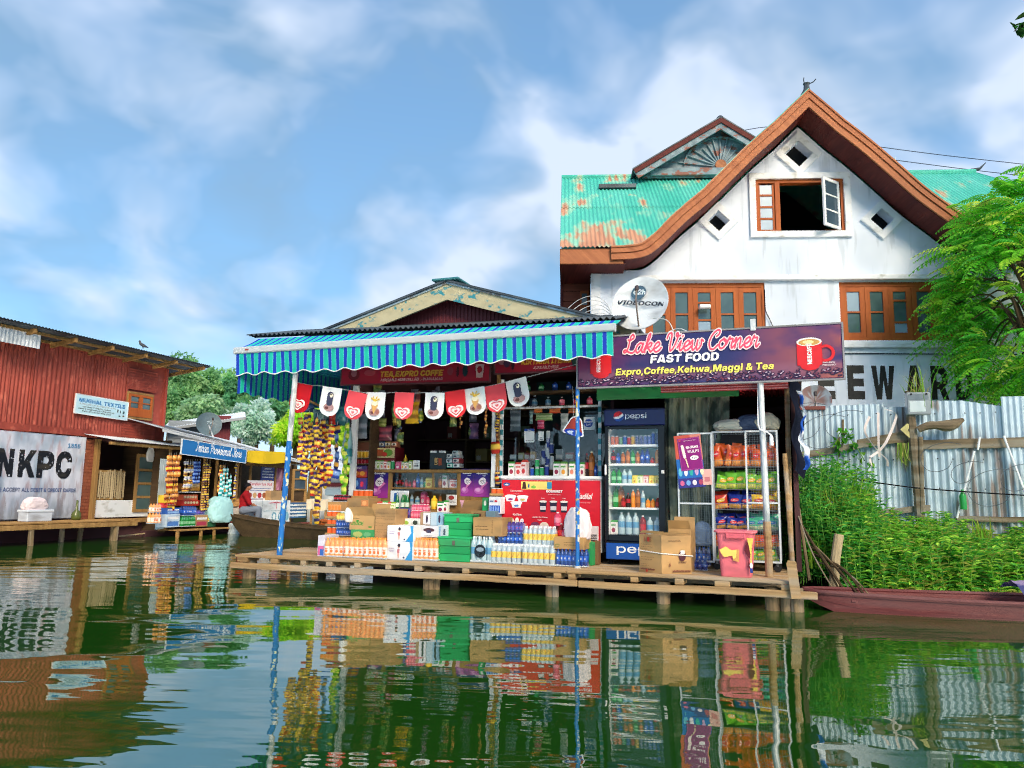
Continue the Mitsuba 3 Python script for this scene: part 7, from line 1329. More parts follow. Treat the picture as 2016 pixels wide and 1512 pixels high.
for i, (pts, lb) in enumerate(((((1712, 820), (1702, 850), (1725, 884), (1745, 905), (1747, 918)), 'white plastic tape looped over the rail'), (((1742, 806), (1760, 812), (1763, 826), (1745, 868), (1730, 888), (1712, 900)), 'white plastic tape twisted below the first loop'), (((1729, 812), (1728, 850), (1731, 900)), 'narrow white tape hanging straight down the fence'), (((1712, 900), (1714, 916), (1712, 912)), 'short end of white tape at the bottom of the loop'))):
    P = curve([(F.at(x, y, -.26)[0], -.26 - .03 * (k % 2), F.at(x, y, -.26)[1]) for k, (x, y) in enumerate(pts)], 6); V = np.vstack([P + (-.016, 0, .010), P + (.016, -.01, -.010)]); n = len(P)
    m = trimesh.Trimesh(V, [f for k in range(n - 1) for f in ((k, k + 1, n + k + 1), (k, n + k + 1, n + k))], process=False); put('plastic_tape', [(m, 'e4d8d4', True)], 'cloth', F, None, lb, 'tape')
for x0, y0, x1, y1, lb in ((1918, 888, 1884, 1020, 'slanting white lath leaning on the fence'), (1976, 858, 2020, 975, 'white lath slanting the other way near the fence end'), (1929, 860, 1925, 886, 'short white lath nailed across the rail')): post_poly(x0, y0, x1, y1, -.14, .017, 'lath', None, 'white_trim') and tag([k for k in scene if k.startswith('lath')][-1], lb, 'lath')
put('bottle', B['green']['self'] and [(lathe([(0, 0), (.05, 0), (.05, .2), (.02, .26), (.02, .3), (0, .3)], 10), '2a9a48', 40)], 'gloss', pose(F, F.at(1897, 1003, -.16)[0], -.16, F.at(1897, 1003, -.16)[1]), None, 'green bottle hanging on the fence by the slanting lath', 'bottle')
wire('black_cable', 'black cable slung along the fence below the rail', [(F.at(x, y, -.22)[0], -.22, F.at(x, y, -.22)[1]) for x, y in ((1690, 945), (1760, 955), (1810, 961), (1900, 968), (2030, 976))], .010, F, 'dark', None, 'cable')
for i in range(7):
    x = (1560, 1600, 1640, 1830, 1880, 1935, 1985)[i]; y = (830, 850, 835, 900, 930, 960, 940)[i]; r_ = rng.uniform(18, 40)
    wire('barbed_wire', 'thin coil of barbed wire sagging in front of the fence', [(F.at(x + r_ * math.cos(t) * 1.5 + 8 * t, y + r_ * math.sin(t), -.3)[0], -.3 - .03 * math.sin(3 * t), F.at(x + r_ * math.cos(t) * 1.5, y + r_ * math.sin(t), -.3)[1]) for t in np.linspace(.3, 5.2, 10)], .0045, F, 'dull_sheet', 'coils of barbed wire on the fence')

# ------------------------------------------------------------------ boats
def boat(name, lab_, P0, P1, beam, h, lift0, lift1, mat, inner=None, seed=1):
    """A flat bottomed plank boat from stem P0 to stern P1 at the water line."""
    P0, P1 = np.array([*P0, 0.0]), np.array([*P1, 0.0]); d = P1 - P0; L = np.linalg.norm(d); d /= L; n = np.array([-d[1], d[0], 0]); t = thing(name, lab_, 'boat')
    N = 40; s = np.linspace(0, 1, N); half = beam / 2 * np.clip(np.sin(np.pi * (s * .90 + .05)), 0, 1) ** .6; half[0] = half[-1] = .03
    top = h + lift0 * (1 - s) ** 3 + lift1 * s ** 3; bot = -.12 + (lift0 + h + .05) * np.clip(1 - s * 7, 0, 1) ** 1.6 + (lift1 + h + .05) * np.clip((s - .86) * 7, 0, 1) ** 1.6
    for sd, nm in ((1, 'side_plank'), (-1, 'side_plank')):
        for k, (f0, f1) in enumerate(((0, .52), (.50, 1.0))):
            rows = []
            for f, w in ((f0, 0), (f1, 0), (f1, .03), (f0, .03)): rows.append(P0 + d * (s * L)[:, None] + n * (sd * (half * (.80 + .20 * f) + .008 * k - w * .999))[:, None] + np.array([0, 0, 1]) * (bot + (top - bot) * f)[:, None])
            V = np.stack(rows, 1).reshape(-1, 3); F_ = []
            for i in range(N - 1):
                for j in range(4): a, b = i * 4 + j, i * 4 + (j + 1) % 4; F_ += [(a, b, b + 4), (a, b + 4, a + 4)]
            m = trimesh.Trimesh(V, F_, process=False); v = m.vertices; v += n * (.012 * (meshkit.fbm(v * 2.5 + seed, 2)[:, None] - .5)); m.vertices = v; put(nm, m, mat, WORLD, t, smooth=40)
        G = P0 + d * (s * L)[:, None] + n * (sd * (half + .012))[:, None] + np.array([0, 0, 1]) * (top + .012)[:, None]; put('gunwale', tube(G, .026, 6), mat, WORLD, t)
    V = np.vstack([P0 + d * (s * L)[:, None] + n * (half * .8)[:, None] + np.array([0, 0, 1]) * (bot + .02)[:, None], P0 + d * (s * L)[:, None] - n * (half * .8)[:, None] + np.array([0, 0, 1]) * (bot + .02)[:, None]])
    put('bottom', trimesh.Trimesh(V, [f for i in range(N - 1) for f in ((i, i + 1, N + i + 1), (i, N + i + 1, N + i))], process=False), inner or mat, WORLD, t, smooth=True)
    for f in (.12, .5, .84):
        i = int(f * N); c = P0 + d * s[i] * L; q = half[i] * .95; M = np.eye(4); M[:3, 0], M[:3, 1], M[:3, 3] = n, d, c; put('thwart', box(-q, q, -.11, .11, top[i] - .07, top[i] - .035, .006), mat, M, t)
    return t, d, n
bt1, bd_, bn1 = boat('plank_boat', 'maroon flat plank boat moored against the weedy bank', (3.30, 8.85), (8.6, 7.9), .85, .145, .05, .15, 'boat_wood', seed=3)
c0 = np.array([7.0, 8.22]); Mc = np.eye(4); Mc[:3, 0] = [bd_[0], bd_[1], 0]; Mc[:3, 1] = [-bd_[1], bd_[0], 0]; Mc[:3, 3] = [6.3, 8.35, .14]
put('blanket', [(grid(lambda s, t: (-.9 + 2.2 * s, -.28 + .56 * t, .10 + .10 * np.sin(np.pi * t) + .05 * meshkit.fbm(np.stack([s * 9, t * 5, s * 0], -1), 3)), 40, 14), lambda v: np.where((meshkit.noise(v * np.array([5, 9, 3])) > .5)[:, None], lin('4a4a7a'), lin('8a7a9a')), True)], 'cloth', Mc, None, 'faded blue patterned blanket lying in the maroon boat', 'blanket')
boat('plank_boat', 'dark weathered boat moored at the tea stall with its stem raised', (-7.65, 21.5), (-1.5, 18.9), 1.0, .20, .34, .2, 'old_boat', seed=5)
boat('plank_boat', 'reddish brown boat lying behind the dark weathered one', (-8.15, 22.5), (-5.6, 21.6), .8, .24, .12, .1, 'red_boat', seed=8)
boat('plank_boat', 'brown boat with an empty hull at the far stalls', (-5.6, 23.0), (-2.0, 21.0), .9, .28, .1, .1, 'brown_wood', seed=9)

# ------------------------------------------------------------------ stalls along the canal
def tbox(x0, y0, x1, y1, v): return at_px(TS, x0, y0, x1, y1, v)
st = thing('grocery_stall', 'low grocery stall with a long pale tin roof and goods hanging at its open front', 'stall')
ra_, rb_ = TS.at(322, 845, -.5), TS.at(605, 911, -.5)
put('roof', corrugated((ra_[0], -.5, ra_[1] + .02), (rb_[0] - ra_[0], 0, rb_[1] - ra_[1]), (0, 3.2, .75), .09, .012, 4, 2), 'pale_roof', TS, st, smooth=True)
put('roof_edge', [(hull([(u, v, z + q) for (u, z) in (ra_, rb_) for v in (-.5, -.47) for q in (-.06, .0)]), 'c8ccd0', None)], 'vc', TS, st)
put('wall', cat(box(-.1, 8.0, 1.6, 1.66, .1, 2.5), box(-.12, -.06, .1, 1.6, .1, 2.5), box(2.72, 2.78, .0, 1.6, .1, 2.3)), 'dark_wood', TS, st, smooth=False)
for x in (331, 400, 425, 466): u, _ = TS.at(x, 950, 0); put('post', box(u - .035, u + .035, -.03, .03, .15, 2.3, .006), 'tan_wood', TS, st)
put('corrugated_cheek', corrugated((TS.at(312, 950, -.05)[0], -.05, .2), (.35, .05, 0), (0, 0, 1.8), .08, .012, 5, 1), 'zinc', TS, st, smooth=True)
dk = thing('stall_deck', 'low plank landing on thin piles in front of the grocery stall', 'deck'); d0, d1 = TS.at(346, 1040, -.35)[0], TS.at(466, 1036, -.35)[0]
for i in range(4): put('plank', box(d0, d1 + .1 * (i % 2), -.55 + i * .2, -.37 + i * .2, .15, .185, .005), 'tan_wood', TS, dk)
for x in (350, 396, 422): u, _ = TS.at(x, 1046, -.5); put('pile', box(u - .035, u + .035, -.53, -.46, -.5, .15, .008), 'tan_wood', TS, dk)
put('foundation', box(-.5, 8.0, .3, .5, -.5, .15), 'maroon_dark', TS, dk)
a, z_ = TS.at(357, 893, -.6); b, zb_ = TS.at(483, 911, -.6); W_ = math.hypot(b - a, zb_ - z_)
t, M = board('stall_sign', (a, -.6, z_), W_, .37, TS.M, '1f6fb4', 'long blue signboard in white script Imran Provisional Store', 'sign', rim='cfdbe4', tilt=math.degrees(math.atan2(zb_ - z_, b - a)))
put('lettering', art([(script('Imran', .55, .12, .28, w=.70, pen=.17), 'eef4f8'), (script('Provisional', 1.30, .12, .28, w=1.15, pen=.17), 'eef4f8'), (script('Store', 2.50, .12, .26, w=.55, pen=.17), 'eef4f8')] if W_ > 2.9 else [(script('Imran Provisional Store', W_ * .2, .12, .26, w=W_ * .72, pen=.18), 'eef4f8')], M), 'print', None, t)
for i, (x, y0, n, w, h, kd, v) in enumerate([(333 + 5 * k, 896, 9, .11, .14, ['amber', 'brown', 'red'], -.35) for k in range(5)] + [(366 + 4.5 * k, 908, 8, .09, .10, ['white', 'gold'], -.2) for k in range(4)] + [(384 + 5 * k, 908, 6, .11, .10, 'blue', -.2) for k in range(3)] + [(404 + 5 * k, 905, 14, .09, .10, ['gold', 'plum'], -.3) for k in range(3)] + [(434 + 5 * k, 915, 7, .10, .11, ['amber', 'red'], -.3) for k in range(3)] + [(436 + 6 * k, 921 + 12 * (k == 0) + 14 * (k > 2), 9 - (k > 2), .13, .12, 'cyan', -.33) for k in range(4)] + [(465, 915, 9, .09, .11, ['yellow', 'white'], -.3), (345, 955, 5, .10, .13, ['red', 'amber'], -.3)]):
    u, z = TS.at(x, y0, v); strip(kd, TS, u, v, z, n, w, h, f'{kd[0] if isinstance(kd, list) else kd} packet strip, {ORD[i % 13] if i < 13 else ORD[i - 13]} along the {"near" if i < 13 else "far"} half of the grocery stall', f'strips of {kd[0] if isinstance(kd, list) else kd} packets at the grocery stall')
def tcart(x0, y0, x1, y1, v, d, c, lb, pr=lambda w, h: (), **kw):
    a, b, e, f = tbox(x0, y0, x1, y1, v); return carton(lb, a, b, v, e, f, d, c, TS, pr(b - a, f - e), tape=False, **kw)
def tpack(kind, x0, y0, x1, y1, v, n, rows, lb):
    a, b, e, f = tbox(x0, y0, x1, y1, v); return bottle_pack(kind, a, b, v, e, f, n, rows, lb, TS)
tpack('juice', 301, 1010, 319, 1031, -.45, 3, 2, 'lower orange bottle pack at the near end of the stalls'); tpack('juice', 303, 992, 319, 1009, -.43, 3, 2, 'upper orange bottle pack at the near end of the stalls')
stripe2 = lambda c: lambda w, h: [(rect2(w * .1, h * .1, w * .9, h * .45), c), (rect2(w * .1, h * .6, w * .9, h * .8), 'e8e8e8')]
for q in ((328, 990, 344, 1000, 'd83a3a', 'red box in the pile at the grocery stall', 'f0d040'), (328, 975, 344, 990, 'e8c83a', 'yellow box on the red one at the grocery stall', 'c83030'), (327, 1000, 355, 1012, '2a5ab0', 'blue case at the grocery stall', '8ab0e0'), (327, 1012, 354, 1038, 'b8cce0', 'pale blue water case on the landing of the grocery stall', '4a7ac0')): tcart(*q[:4], -.3 - .01 * (q[3] > 1020), .3, q[4], q[5], stripe2(q[6]), name='case', cat_='case')
for q in ((360, 985, 393, 996, 'c83a34', 'red tray of goods in the stall opening'), (360, 974, 390, 985, 'd86a4a', 'orange red tray of goods in the stall opening'), (376, 948, 394, 966, 'd8a040', 'gold carton on the inner shelf of the stall'), (364, 952, 377, 966, '8a5a30', 'brown carton on the inner shelf of the stall')): tcart(*q[:4], .12, .25, q[4], q[5], lambda w, h: [(ell(w * (.15 + .17 * i), h * .6, w * .07, h * .25), 'e8d8b0') for i in range(5)])
put('inner_shelf', box(TS.at(360, 968, .1)[0], TS.at(396, 968, .1)[0], .08, .5, TS.at(375, 968, .1)[1] - .03, TS.at(375, 968, .1)[1]), 'white_trim', TS, st)
tpack('blue', 362, 997, 388, 1016, -.25, 6, 2, 'pack of blue bottles stacked at the grocery stall'); tpack('green', 359, 1016, 386, 1037, -.33, 6, 2, 'pack of green bottles on the landing of the grocery stall'); tpack('purple', 387, 1004, 404, 1014, -.28, 4, 2, 'violet bottle pack on the brown carton at the grocery stall')
tcart(385, 1014, 409, 1037, -.32, .3, 'b08a5c', 'brown carton on the landing of the grocery stall', stripe2('b8405a'))
tpack('oil', 410, 1008, 424, 1028, -.28, 4, 2, 'small yellow and green bottle pack next to the cyan sack'); tcart(409, 1027, 425, 1037, -.3, .25, '2a6a4a', 'dark green crate under the small yellow pack', name='crate', cat_='crate')
a, b, e, f = tbox(413, 983, 457, 1036, -.36); plastic_bag('sack', 'pale cyan sack standing on the landing between stalls', pose(TS, (a + b) / 2, -.3, e + .1), (b - a) * .95, .5, (f - e) * 1.05, 'a8d8dc', 31, 'sack')
tcart(455, 1000, 472, 1014, -.3, .35, 'd8d0c4', 'whitish tub next to the sitting man', name='tub', cat_='tub'); tcart(455, 1014, 472, 1027, -.32, .35, '2a7a5c', 'dark green crate next to the sitting man', name='crate', cat_='crate'); tcart(457, 982, 471, 997, -.25, .3, 'd8b070', 'pile of pale bread trays next to the sitting man', lambda w, h: [(rect2(0, h * .3, w, h * .34), '8a6030'), (rect2(0, h * .62, w, h * .66), '8a6030')])
put('white_drum', [(lathe([(0, 0), (.18, 0), (.2, .1), (.2, .35), (.17, .4), (0, .4)], 14), 'c8d4d8', 40)], 'vc', pose(TS, TS.at(463, 1052, -.6)[0], -.6, -.1), None, 'white float drum half sunk beside the landing', 'drum')
# tea stall
te = thing('tea_stall', 'open fronted wooden tea stall with a yellow banner beyond the grocery stall', 'stall'); T0, T1 = TS.at(474, 960, 0)[0], TS.at(603, 960, 0)[0]
put('valance_board', [(xf(extrude(union_all([rect2(0, .08, 1.75, .34), *[ell(.06 + .12 * i, .09, .06, .06) for i in range(14)]]), .02), TS.M @ upright(TS.at(484, 925, -.05)[0], -.05, TS.at(500, 917, -.05)[1])), 'b89878', None)], 'vc', None, te) if 0 else put('valance_board', corrugated((TS.at(484, 917, -.05)[0], -.05, TS.at(500, 917, -.05)[1]), (2.2, 0, -.02), (0, 0, .26), .06, .01, 5, 1), 'tan_wood', TS, te, smooth=True)
put('frilled_edge', corrugated((TS.at(558, 910, -.3)[0], -.3, TS.at(575, 912, -.3)[1]), (1.3, 0, 0), (0, .25, .10), .09, .02, 6, 1), 'tan_wood', TS, te, smooth=True)
for x in (492, 541, 575): u = TS.at(x, 950, 0)[0]; put('post', box(u - .03, u + .03, -.03, .03, .15, 2.3, .005), 'tan_wood', TS, te)
put('header', box(T0, T1, -.03, .03, TS.at(580, 916, 0)[1], TS.at(580, 908, 0)[1]), 'white_trim', TS, te)
a, b = TS.at(486, 909, -.55), TS.at(559, 911, -.55)
put('yellow_banner', [(grid(lambda s, t: (a[0] + (b[0] - a[0]) * s, -.55 + .03 * np.sin(s * 11), a[1] + (b[1] - a[1]) * s + .33 * t - .05 * np.sin(np.pi * s) * (1 - t)), 16, 4), 'e8c42c', True)], 'cloth', TS, None, 'plain yellow banner hanging from the pale tin roof', 'banner')
def tboard(name, lb, x0, y0, x1, y1, v, base, layers, cat_='sign'):
    a, b, e, f = tbox(x0, y0, x1, y1, v); w, h = b - a, f - e; t = thing(name, lb, cat_); M = TS.M @ upright(a, v, e); put('panel', [(box(0, w, 0, h, -.02, 0), base, None)], 'print', M, t); put('lettering', art(layers(w, h), M), 'print', None, t); return t
tboard('menu_board', 'blue menu board with white lines of writing at the tea stall', 514, 920, 540, 951, -.06, '26367e', lambda w, h: [(text(s, w / 2, h * y, h * .085, 800, w=w * l), 'e8ecf4') for s, y, l in (('MENU', .86, .5), ('CHICKEN FRY', .68, .8), ('MUTTON KEBAB', .50, .85), ('CHICKEN KEBAB', .32, .85))] + [(ell(w * (.25 + .25 * i), h * .12, w * .1, h * .07), c) for i, c in enumerate(('c87a5a', 'd8c0a0', 'a85a4a'))])
tboard('tea_board', 'white banner reading Bismillah Tea Stall with pictures of dishes', 487, 946, 538, 986, -.15, 'e4e0e4', lambda w, h: [(text('Bismillah Tea Stall', w * .5, h * .76, h * .13, 600, w=w * .88), 'c8304a'), (rect2(w * .15, h * .60, w * .9, h * .63), '5a70a8'), (rect2(w * .1, h * .5, w * .85, h * .53), '5a70a8')] + [(ell(w * (.1 + .18 * i), h * .27, w * .075, h * .13), c) for i, c in enumerate(('a83a2c', 'c8a070', 'b03040', '9a5a3a', 'c06a4a'))] + [(rect2(w * .05, h * .02, w * .6, h * .12), 'b0a8b0')])
put('hanging_cloth', [(grid(lambda s, t: (TS.at(546, 950, .05)[0] + .45 * s - .2 * (1 - t), .05 + .06 * np.sin(s * 9), TS.at(546, 965, .05)[1] + .85 * t), 12, 6), lambda v: np.where((meshkit.noise(v * 14) > .5)[:, None], lin('b07090'), lin('d0a0b4')), True)], 'cloth', TS, None, 'pink patterned cloth hung at the back of the tea stall', 'cloth')
ct = thing('tea_counter', 'white printed counter of the tea stall with round blue motifs', 'counter'); a, b, e, f = tbox(484, 985, 571, 1030, -.5); w, h = b - a, f - e
put('body', [(box(a, b, -.5, -.05, e, f, .01), 'dfe6ea', None)], 'vc', TS, ct)
put('print', art([(ell(w * .62, h * .28, w * .055, h * .2), '5a9ab8'), (ell(w * .62, h * .28, w * .035, h * .13), 'dfe6ea'), (ell(w * .77, h * .28, w * .055, h * .2), '5a9ab8'), (ell(w * .77, h * .28, w * .035, h * .13), 'dfe6ea'), (ell(w * .92, h * .28, w * .05, h * .2), '7ab0c8'), (text('We Loves', w * .13, h * .76, h * .09, 600), '3a50a0'), (text('Indian Indian', w * .15, h * .62, h * .08, 600, w=w * .2), '3a50a0'), (text('China', w * .12, h * .50, h * .08, 600), '3a50a0'), (ell(w * .22, h * .42, w * .05, h * .08), 'c87a4a'), (ell(w * .22, h * .2, w * .05, h * .11), '8aa04a'), (rect2(w * .36, h * .52, w * .95, h * .55), 'a8c0c8'), (path([(w * .5, h * .88), (w * .66, h * .92), (w * .82, h * .86)], h * .03), 'd84a60'), (rect2(w * .65, h * .6, w * .66, h * .88), 'd84a60'), (rect2(w * .33, 0, w * .34, h), 'a0b0b8')], TS.M @ upright(a, -.501, e)), 'print', None, ct)
tcart(533, 966, 562, 985, -.35, .3, 'ac8a60', 'brown carton standing on the tea counter')
cb_ = thing('glass_cabinet', 'narrow wooden cabinet with glass panes at the end of the tea stall', 'cabinet'); a, b, e, f = tbox(576, 924, 603, 1018, -.35); h = f - e
put('frame', cat(box(a, a + .06, -.37, -.3, e, f), box(b - .06, b, -.37, -.3, e, f), *[box(a + .06, b - .06, -.37, -.3, e + h * t, e + h * t + .05) for t in (0, .30, .56, .78, .97)]), 'tan_wood', TS, cb_, smooth=False)
put('case', box(a, b, -.3, -.05, e, f), 'dark_wood', TS, cb_, smooth=False)
for t0, t1 in ((.58, .77), (.80, .96)): put('pane', box(a + .06, b - .06, -.34, -.335, e + h * t0, e + h * t1), 'clear_glass', TS, cb_, smooth=False)
put('striped_panel', [(box(a + (b - a) * i / 1 * 0 - .35, b - .05, -.42, -.385, e - .02 + j * .055, e - .02 + j * .055 + .055, .001), ('3a6a9a', 'dfe6ec')[j % 2], None) for j in range(9) for i in (0,)], 'vc', TS, cb_)
# the man sitting in front of the tea stall
pu, pz = TS.at(480, 1010, -.45); per = thing('person', 'person in a red shirt and grey trousers sitting with hands together beside the tea counter', 'person')
J = dict(hip=(0, 0, .46), ch=(.02, -.02, .80), nk=(.03, -.05, .97), hd=(.04, -.09, 1.12), sl=(-.19, -.03, .90), sr=(.23, -.03, .90), el=(-.23, -.16, .66), er=(.25, -.18, .66), wl=(-.04, -.36, .55), wr=(.08, -.37, .55), hl=(-.10, 0, .46), hr=(.10, 0, .46), kl=(-.16, -.42, .50), kr=(.18, -.42, .48), al=(-.14, -.38, .08), ar=(.2, -.44, .08), tl=(-.15, -.54, .04), tr=(.22, -.60, .04))
MP = pose(TS, pu + .05, -.40, .19, 35); b2 = lambda *q: [((J[a_], ra2), (J[b_], rb2)) for a_, ra2, b_, rb2 in q]
put('body', [(skin(b2(('hip', .12, 'ch', .14), ('ch', .13, 'nk', .055), ('nk', .05, 'hd', .06), ('hd', .095, 'hd', .095), ('sl', .06, 'el', .045), ('el', .042, 'wl', .03), ('sr', .06, 'er', .045), ('er', .042, 'wr', .03), ('hl', .10, 'kl', .07), ('kl', .065, 'al', .042), ('hr', .10, 'kr', .07), ('kr', .065, 'ar', .042), ('al', .045, 'tl', .035), ('ar', .045, 'tr', .035), ('sl', .07, 'sr', .07)), .03, 6), 'a8755a', True), *[(tube([np.array(J[w_]), np.array(J[w_]) + (.015 * k + dx, -.05, -.01), np.array(J[w_]) + (.012 * k + dx * 2, -.085, -.03)], .010, 5), 'a8755a', True) for w_, dx in (('wl', .02), ('wr', -.02)) for k in range(-2, 3)], (skin([(((.04, -.19, 1.11), .014), ((.04, -.17, 1.14), .01))], .02, 1), 'a06a50', True), (skin([(((-.06, -.09, 1.11), .018), ((-.06, -.09, 1.13), .018)), (((.14, -.09, 1.11), .018), ((.14, -.09, 1.13), .018))], .02, 1), 'a06a50', True), (cat(*[trimesh.creation.icosphere(1, .010).apply_translation((x, -.178, 1.135)) for x in (.005, .075)], box(.015, .065, -.182, -.175, 1.068, 1.076)), '2a1c1c', True)], 'cloth', MP, per)
put('shirt', [(skin(b2(('hip', .135, 'ch', .155), ('ch', .15, 'nk', .075), ('sl', .075, 'el', .062), ('sr', .075, 'er', .062), ('sl', .085, 'sr', .085)), .035, 6), '9a1c24', True)], 'cloth', MP, per)
put('trousers', [(skin(b2(('hip', .14, 'hl', .12), ('hip', .14, 'hr', .12), ('hl', .115, 'kl', .085), ('kl', .082, 'al', .06), ('hr', .115, 'kr', .085), ('kr', .082, 'ar', .06)), .035, 6), '7a8494', True)], 'cloth', MP, per)
put('hair', [(skin([(((.04, -.07, 1.16), .098), ((.04, -.05, 1.15), .095))], .03, 3), '1c1a20', True)], 'cloth', MP, per)
put('stool', [(box(-.2, .2, -.17, .17, .44 - .19 + .0, .30, .01), '6a5a48', None), *[(box(x - .02, x + .02, y - .02, y + .02, 0, .25), '5a4a3a', None) for x in (-.16, .16) for y in (-.13, .13)]], 'vc', pose(TS, pu + .05, -.40, .19 + .03, 35), None, 'low wooden stool under the sitting person', 'stool')
# sheds and roofs behind
sd_ = thing('shed', 'grey weathered shed with maroon end and pale tilted tin roof behind the stalls', 'shed')
BK = Frame(-9.8, 29.0, -20)
a, b, e, f = at_px(BK, 330, 835, 452, 870, 0)
put('wall', box(a, b - .9, 0, 2, e - 1.5, f + .1), 'weathered_boards', BK, sd_, smooth=False); put('end_wall', corrugated((b - .88, -.02, e - 1.0), (.9, 0, 0), (0, 0, f - e + 1.35), .08, .012, 4), 'maroon_sheet', BK, sd_, smooth=True)
for i in range(6): put('plank', box(a, b - .92, -.03, 0, e - .4 + i * .17, e - .4 + i * .17 + .155), 'weathered_boards', BK, sd_)
r0a, r1a = BK.at(318, 845, -.5), BK.at(484, 822, -.5); put('roof', corrugated((r0a[0], -.5, r0a[1]), (r1a[0] - r0a[0], 0, r1a[1] - r0a[1]), (0, 3, .5), .1, .015, 4), 'pale_roof', BK, sd_, smooth=True); put('roof_edge', [(hull([(u, v, z + q) for u, z in (r0a, r1a) for v in (-.52, -.49) for q in (-.07, .02)]), '9aa0a4', None)], 'vc', BK, sd_)
sw2 = thing('small_hut', 'small hut with white tin walls and two low roofs seen past the hanging snacks', 'hut'); BH = Frame(-6.6, 26.5, 8)
a, b, e, f = at_px(BH, 605, 925, 690, 985, 0); put('wall', box(a, b + .6, .1, 2, e - 1, f), 'pale_roof', BH, sw2, smooth=False)
for q in ((605, 910, 690, 938, -.7, .35), (600, 888, 680, 905, .6, .4)): c_ = BH.at(q[0], q[1], q[4]); d_ = BH.at(q[2], q[3], q[4]); put('roof', corrugated((c_[0], q[4], c_[1]), (d_[0] - c_[0], 0, d_[1] - c_[1]), (0, 1.5, q[5]), .1, .015, 4), 'pale_roof', BH, sw2, smooth=True)
for x0, x1, y0, y1, mt in ((612, 622, 935, 980, 'dark_glass'), (638, 674, 950, 958, 'maroon_sheet'), (640, 672, 962, 975, 'frosted_glass'), (606, 611, 930, 985, 'tan_wood'), (622, 634, 930, 985, 'tan_wood')): a, b, e, f = at_px(BH, x0, y0, x1, y1, .05); put('window' if 'glass' in mt else 'board', box(a, b, .05, .09, e, f), mt, BH, sw2)
u, z = BH.at(604, 1003, -1.2); tb = thing('stall_table', 'low table under a cream cloth near the far boats', 'table'); a, b, e, f = at_px(BH, 603, 984, 646, 1004, -1.4)
put('cloth', [(grid(lambda s, t: (a + (b - a) * s, -1.4 - .04 * np.sin(s * 20) * (1 - t), e + (f - e) * t + .03 * np.sin(s * 7)), 20, 4), 'd8ccb4', True), (box(a, b, -1.38, -.6, f - .02, f + .01), 'd8ccb4', None)], 'cloth', BH, tb); put('leg', cat(*[box(u, u + .06, v, v + .06, .1, f - .03) for u in (a + .1, b - .15) for v in (-1.3, -.7)]), 'tan_wood', BH, tb)

# bunch of snacks hanging at the near corner of the shop
hk = put('hanging_rod', tube([(S.at(590, 815, .6)[0], .6, 2.62), (S.at(655, 848, .8)[0], .8, 2.38)], .018, 6), 'tan_wood', S, None, 'wooden rod carrying the bunch of hanging snack strips', 'rod')
for i, (x, y0, n, kd, w, h) in enumerate(((594, 822, 6, ['red', 'yellow'], .085, .105), (602, 818, 9, ['yellow', 'plum'], .11, .105), (609, 815, 8, ['yellow', 'plum'], .12, .11), (617, 830, 8, ['plum', 'yellow'], .10, .105), (625, 822, 9, ['red', 'yellow', 'plum'], .10, .11), (631, 832, 13, ['gold', 'plum', 'yellow'], .10, .105), (637, 826, 9, ['plum', 'red', 'navy'], .11, .11), (645, 836, 9, ['yellow', 'red'], .10, .105), (652, 838, 8, ['red', 'yellow'], .10, .105), (599, 838, 7, ['red', 'yellow'], .09, .105), (622, 850, 9, ['yellow', 'plum', 'red'], .10, .105), (632, 870, 12, ['plum', 'yellow'], .085, .10))):
    v = .55 + .06 * (i % 4); u, z = S.at(x, y0, v); strip(kd, S, u, v, z, n, w, h, ('first', 'second', 'third', 'fourth', 'fifth', 'longest', 'seventh', 'eighth', 'ninth', 'short front', 'lower middle', 'lowest')[i] + f' {kd[0]} and {kd[1]} strip in the bunch of snacks at the shop corner', 'snack strips in the bunch at the shop corner')
for i, (x, kd, n, w, y0, lb) in enumerate(((665, ['navy', 'blue'], 6, .14, 836, 'wide strip of navy biscuit packets beside the bunch at the shop corner'), (681, ['green'], 8, .12, 832, 'strip of lime green packets hanging beside the navy strip'), (676, ['green'], 4, .12, 880, 'short lime green strip beside the navy strip'))): u, z = S.at(x, y0, 1.0); strip(kd, S, u, 1.0 + .03 * i, z, n, w, .135, lb, None)
for i, (x0, y0, x1, y1, v, c, c2, lb) in enumerate(((618, 806, 648, 842, .75, '2a4a5a', '6a8a8a', 'dark teal bundle of packets under the awning'), (648, 812, 660, 836, .8, 'b82c2c', 'd86a5a', 'red packet hanging under the awning'), (596, 795, 618, 812, .7, '20305a', '4a6a9a', 'dark blue bundle under the awning by the pole'), (658, 800, 688, 838, 1.1, '2a6a7a', '4a8a90', 'teal bundle of packets near the white post'))):
    a, b, e, f = at_px(S, x0, y0, x1, y1, v); put('hanging_packet', [(xf(m_, np.diag([b - a, .5, f - e, 1])), (lambda q, c=c, c2=c2: np.where((meshkit.noise(q * 17) > .55)[:, None], lin(c2), lin(c))), True) for m_, _, _ in pillow(None)], 'gloss', pose(S, (a + b) / 2, v, e, 20), None, lb, 'packet')
put('clear_bottle_sleeve', [(lathe([(0, 0), (.07, 0), (.075, .3), (.05, .5), (.03, .55), (0, .55)], 10), '8ab4bc', 40), (lathe([(.076, .1), (.08, .1), (.08, .22), (.076, .22)], 10), '2a7a84', 40)], 'gloss', pose(S, S.at(683, 905, 1.1)[0], 1.1, S.at(683, 912, 1.1)[1]), None, 'clear bottle hanging beside the white post', 'bottle')
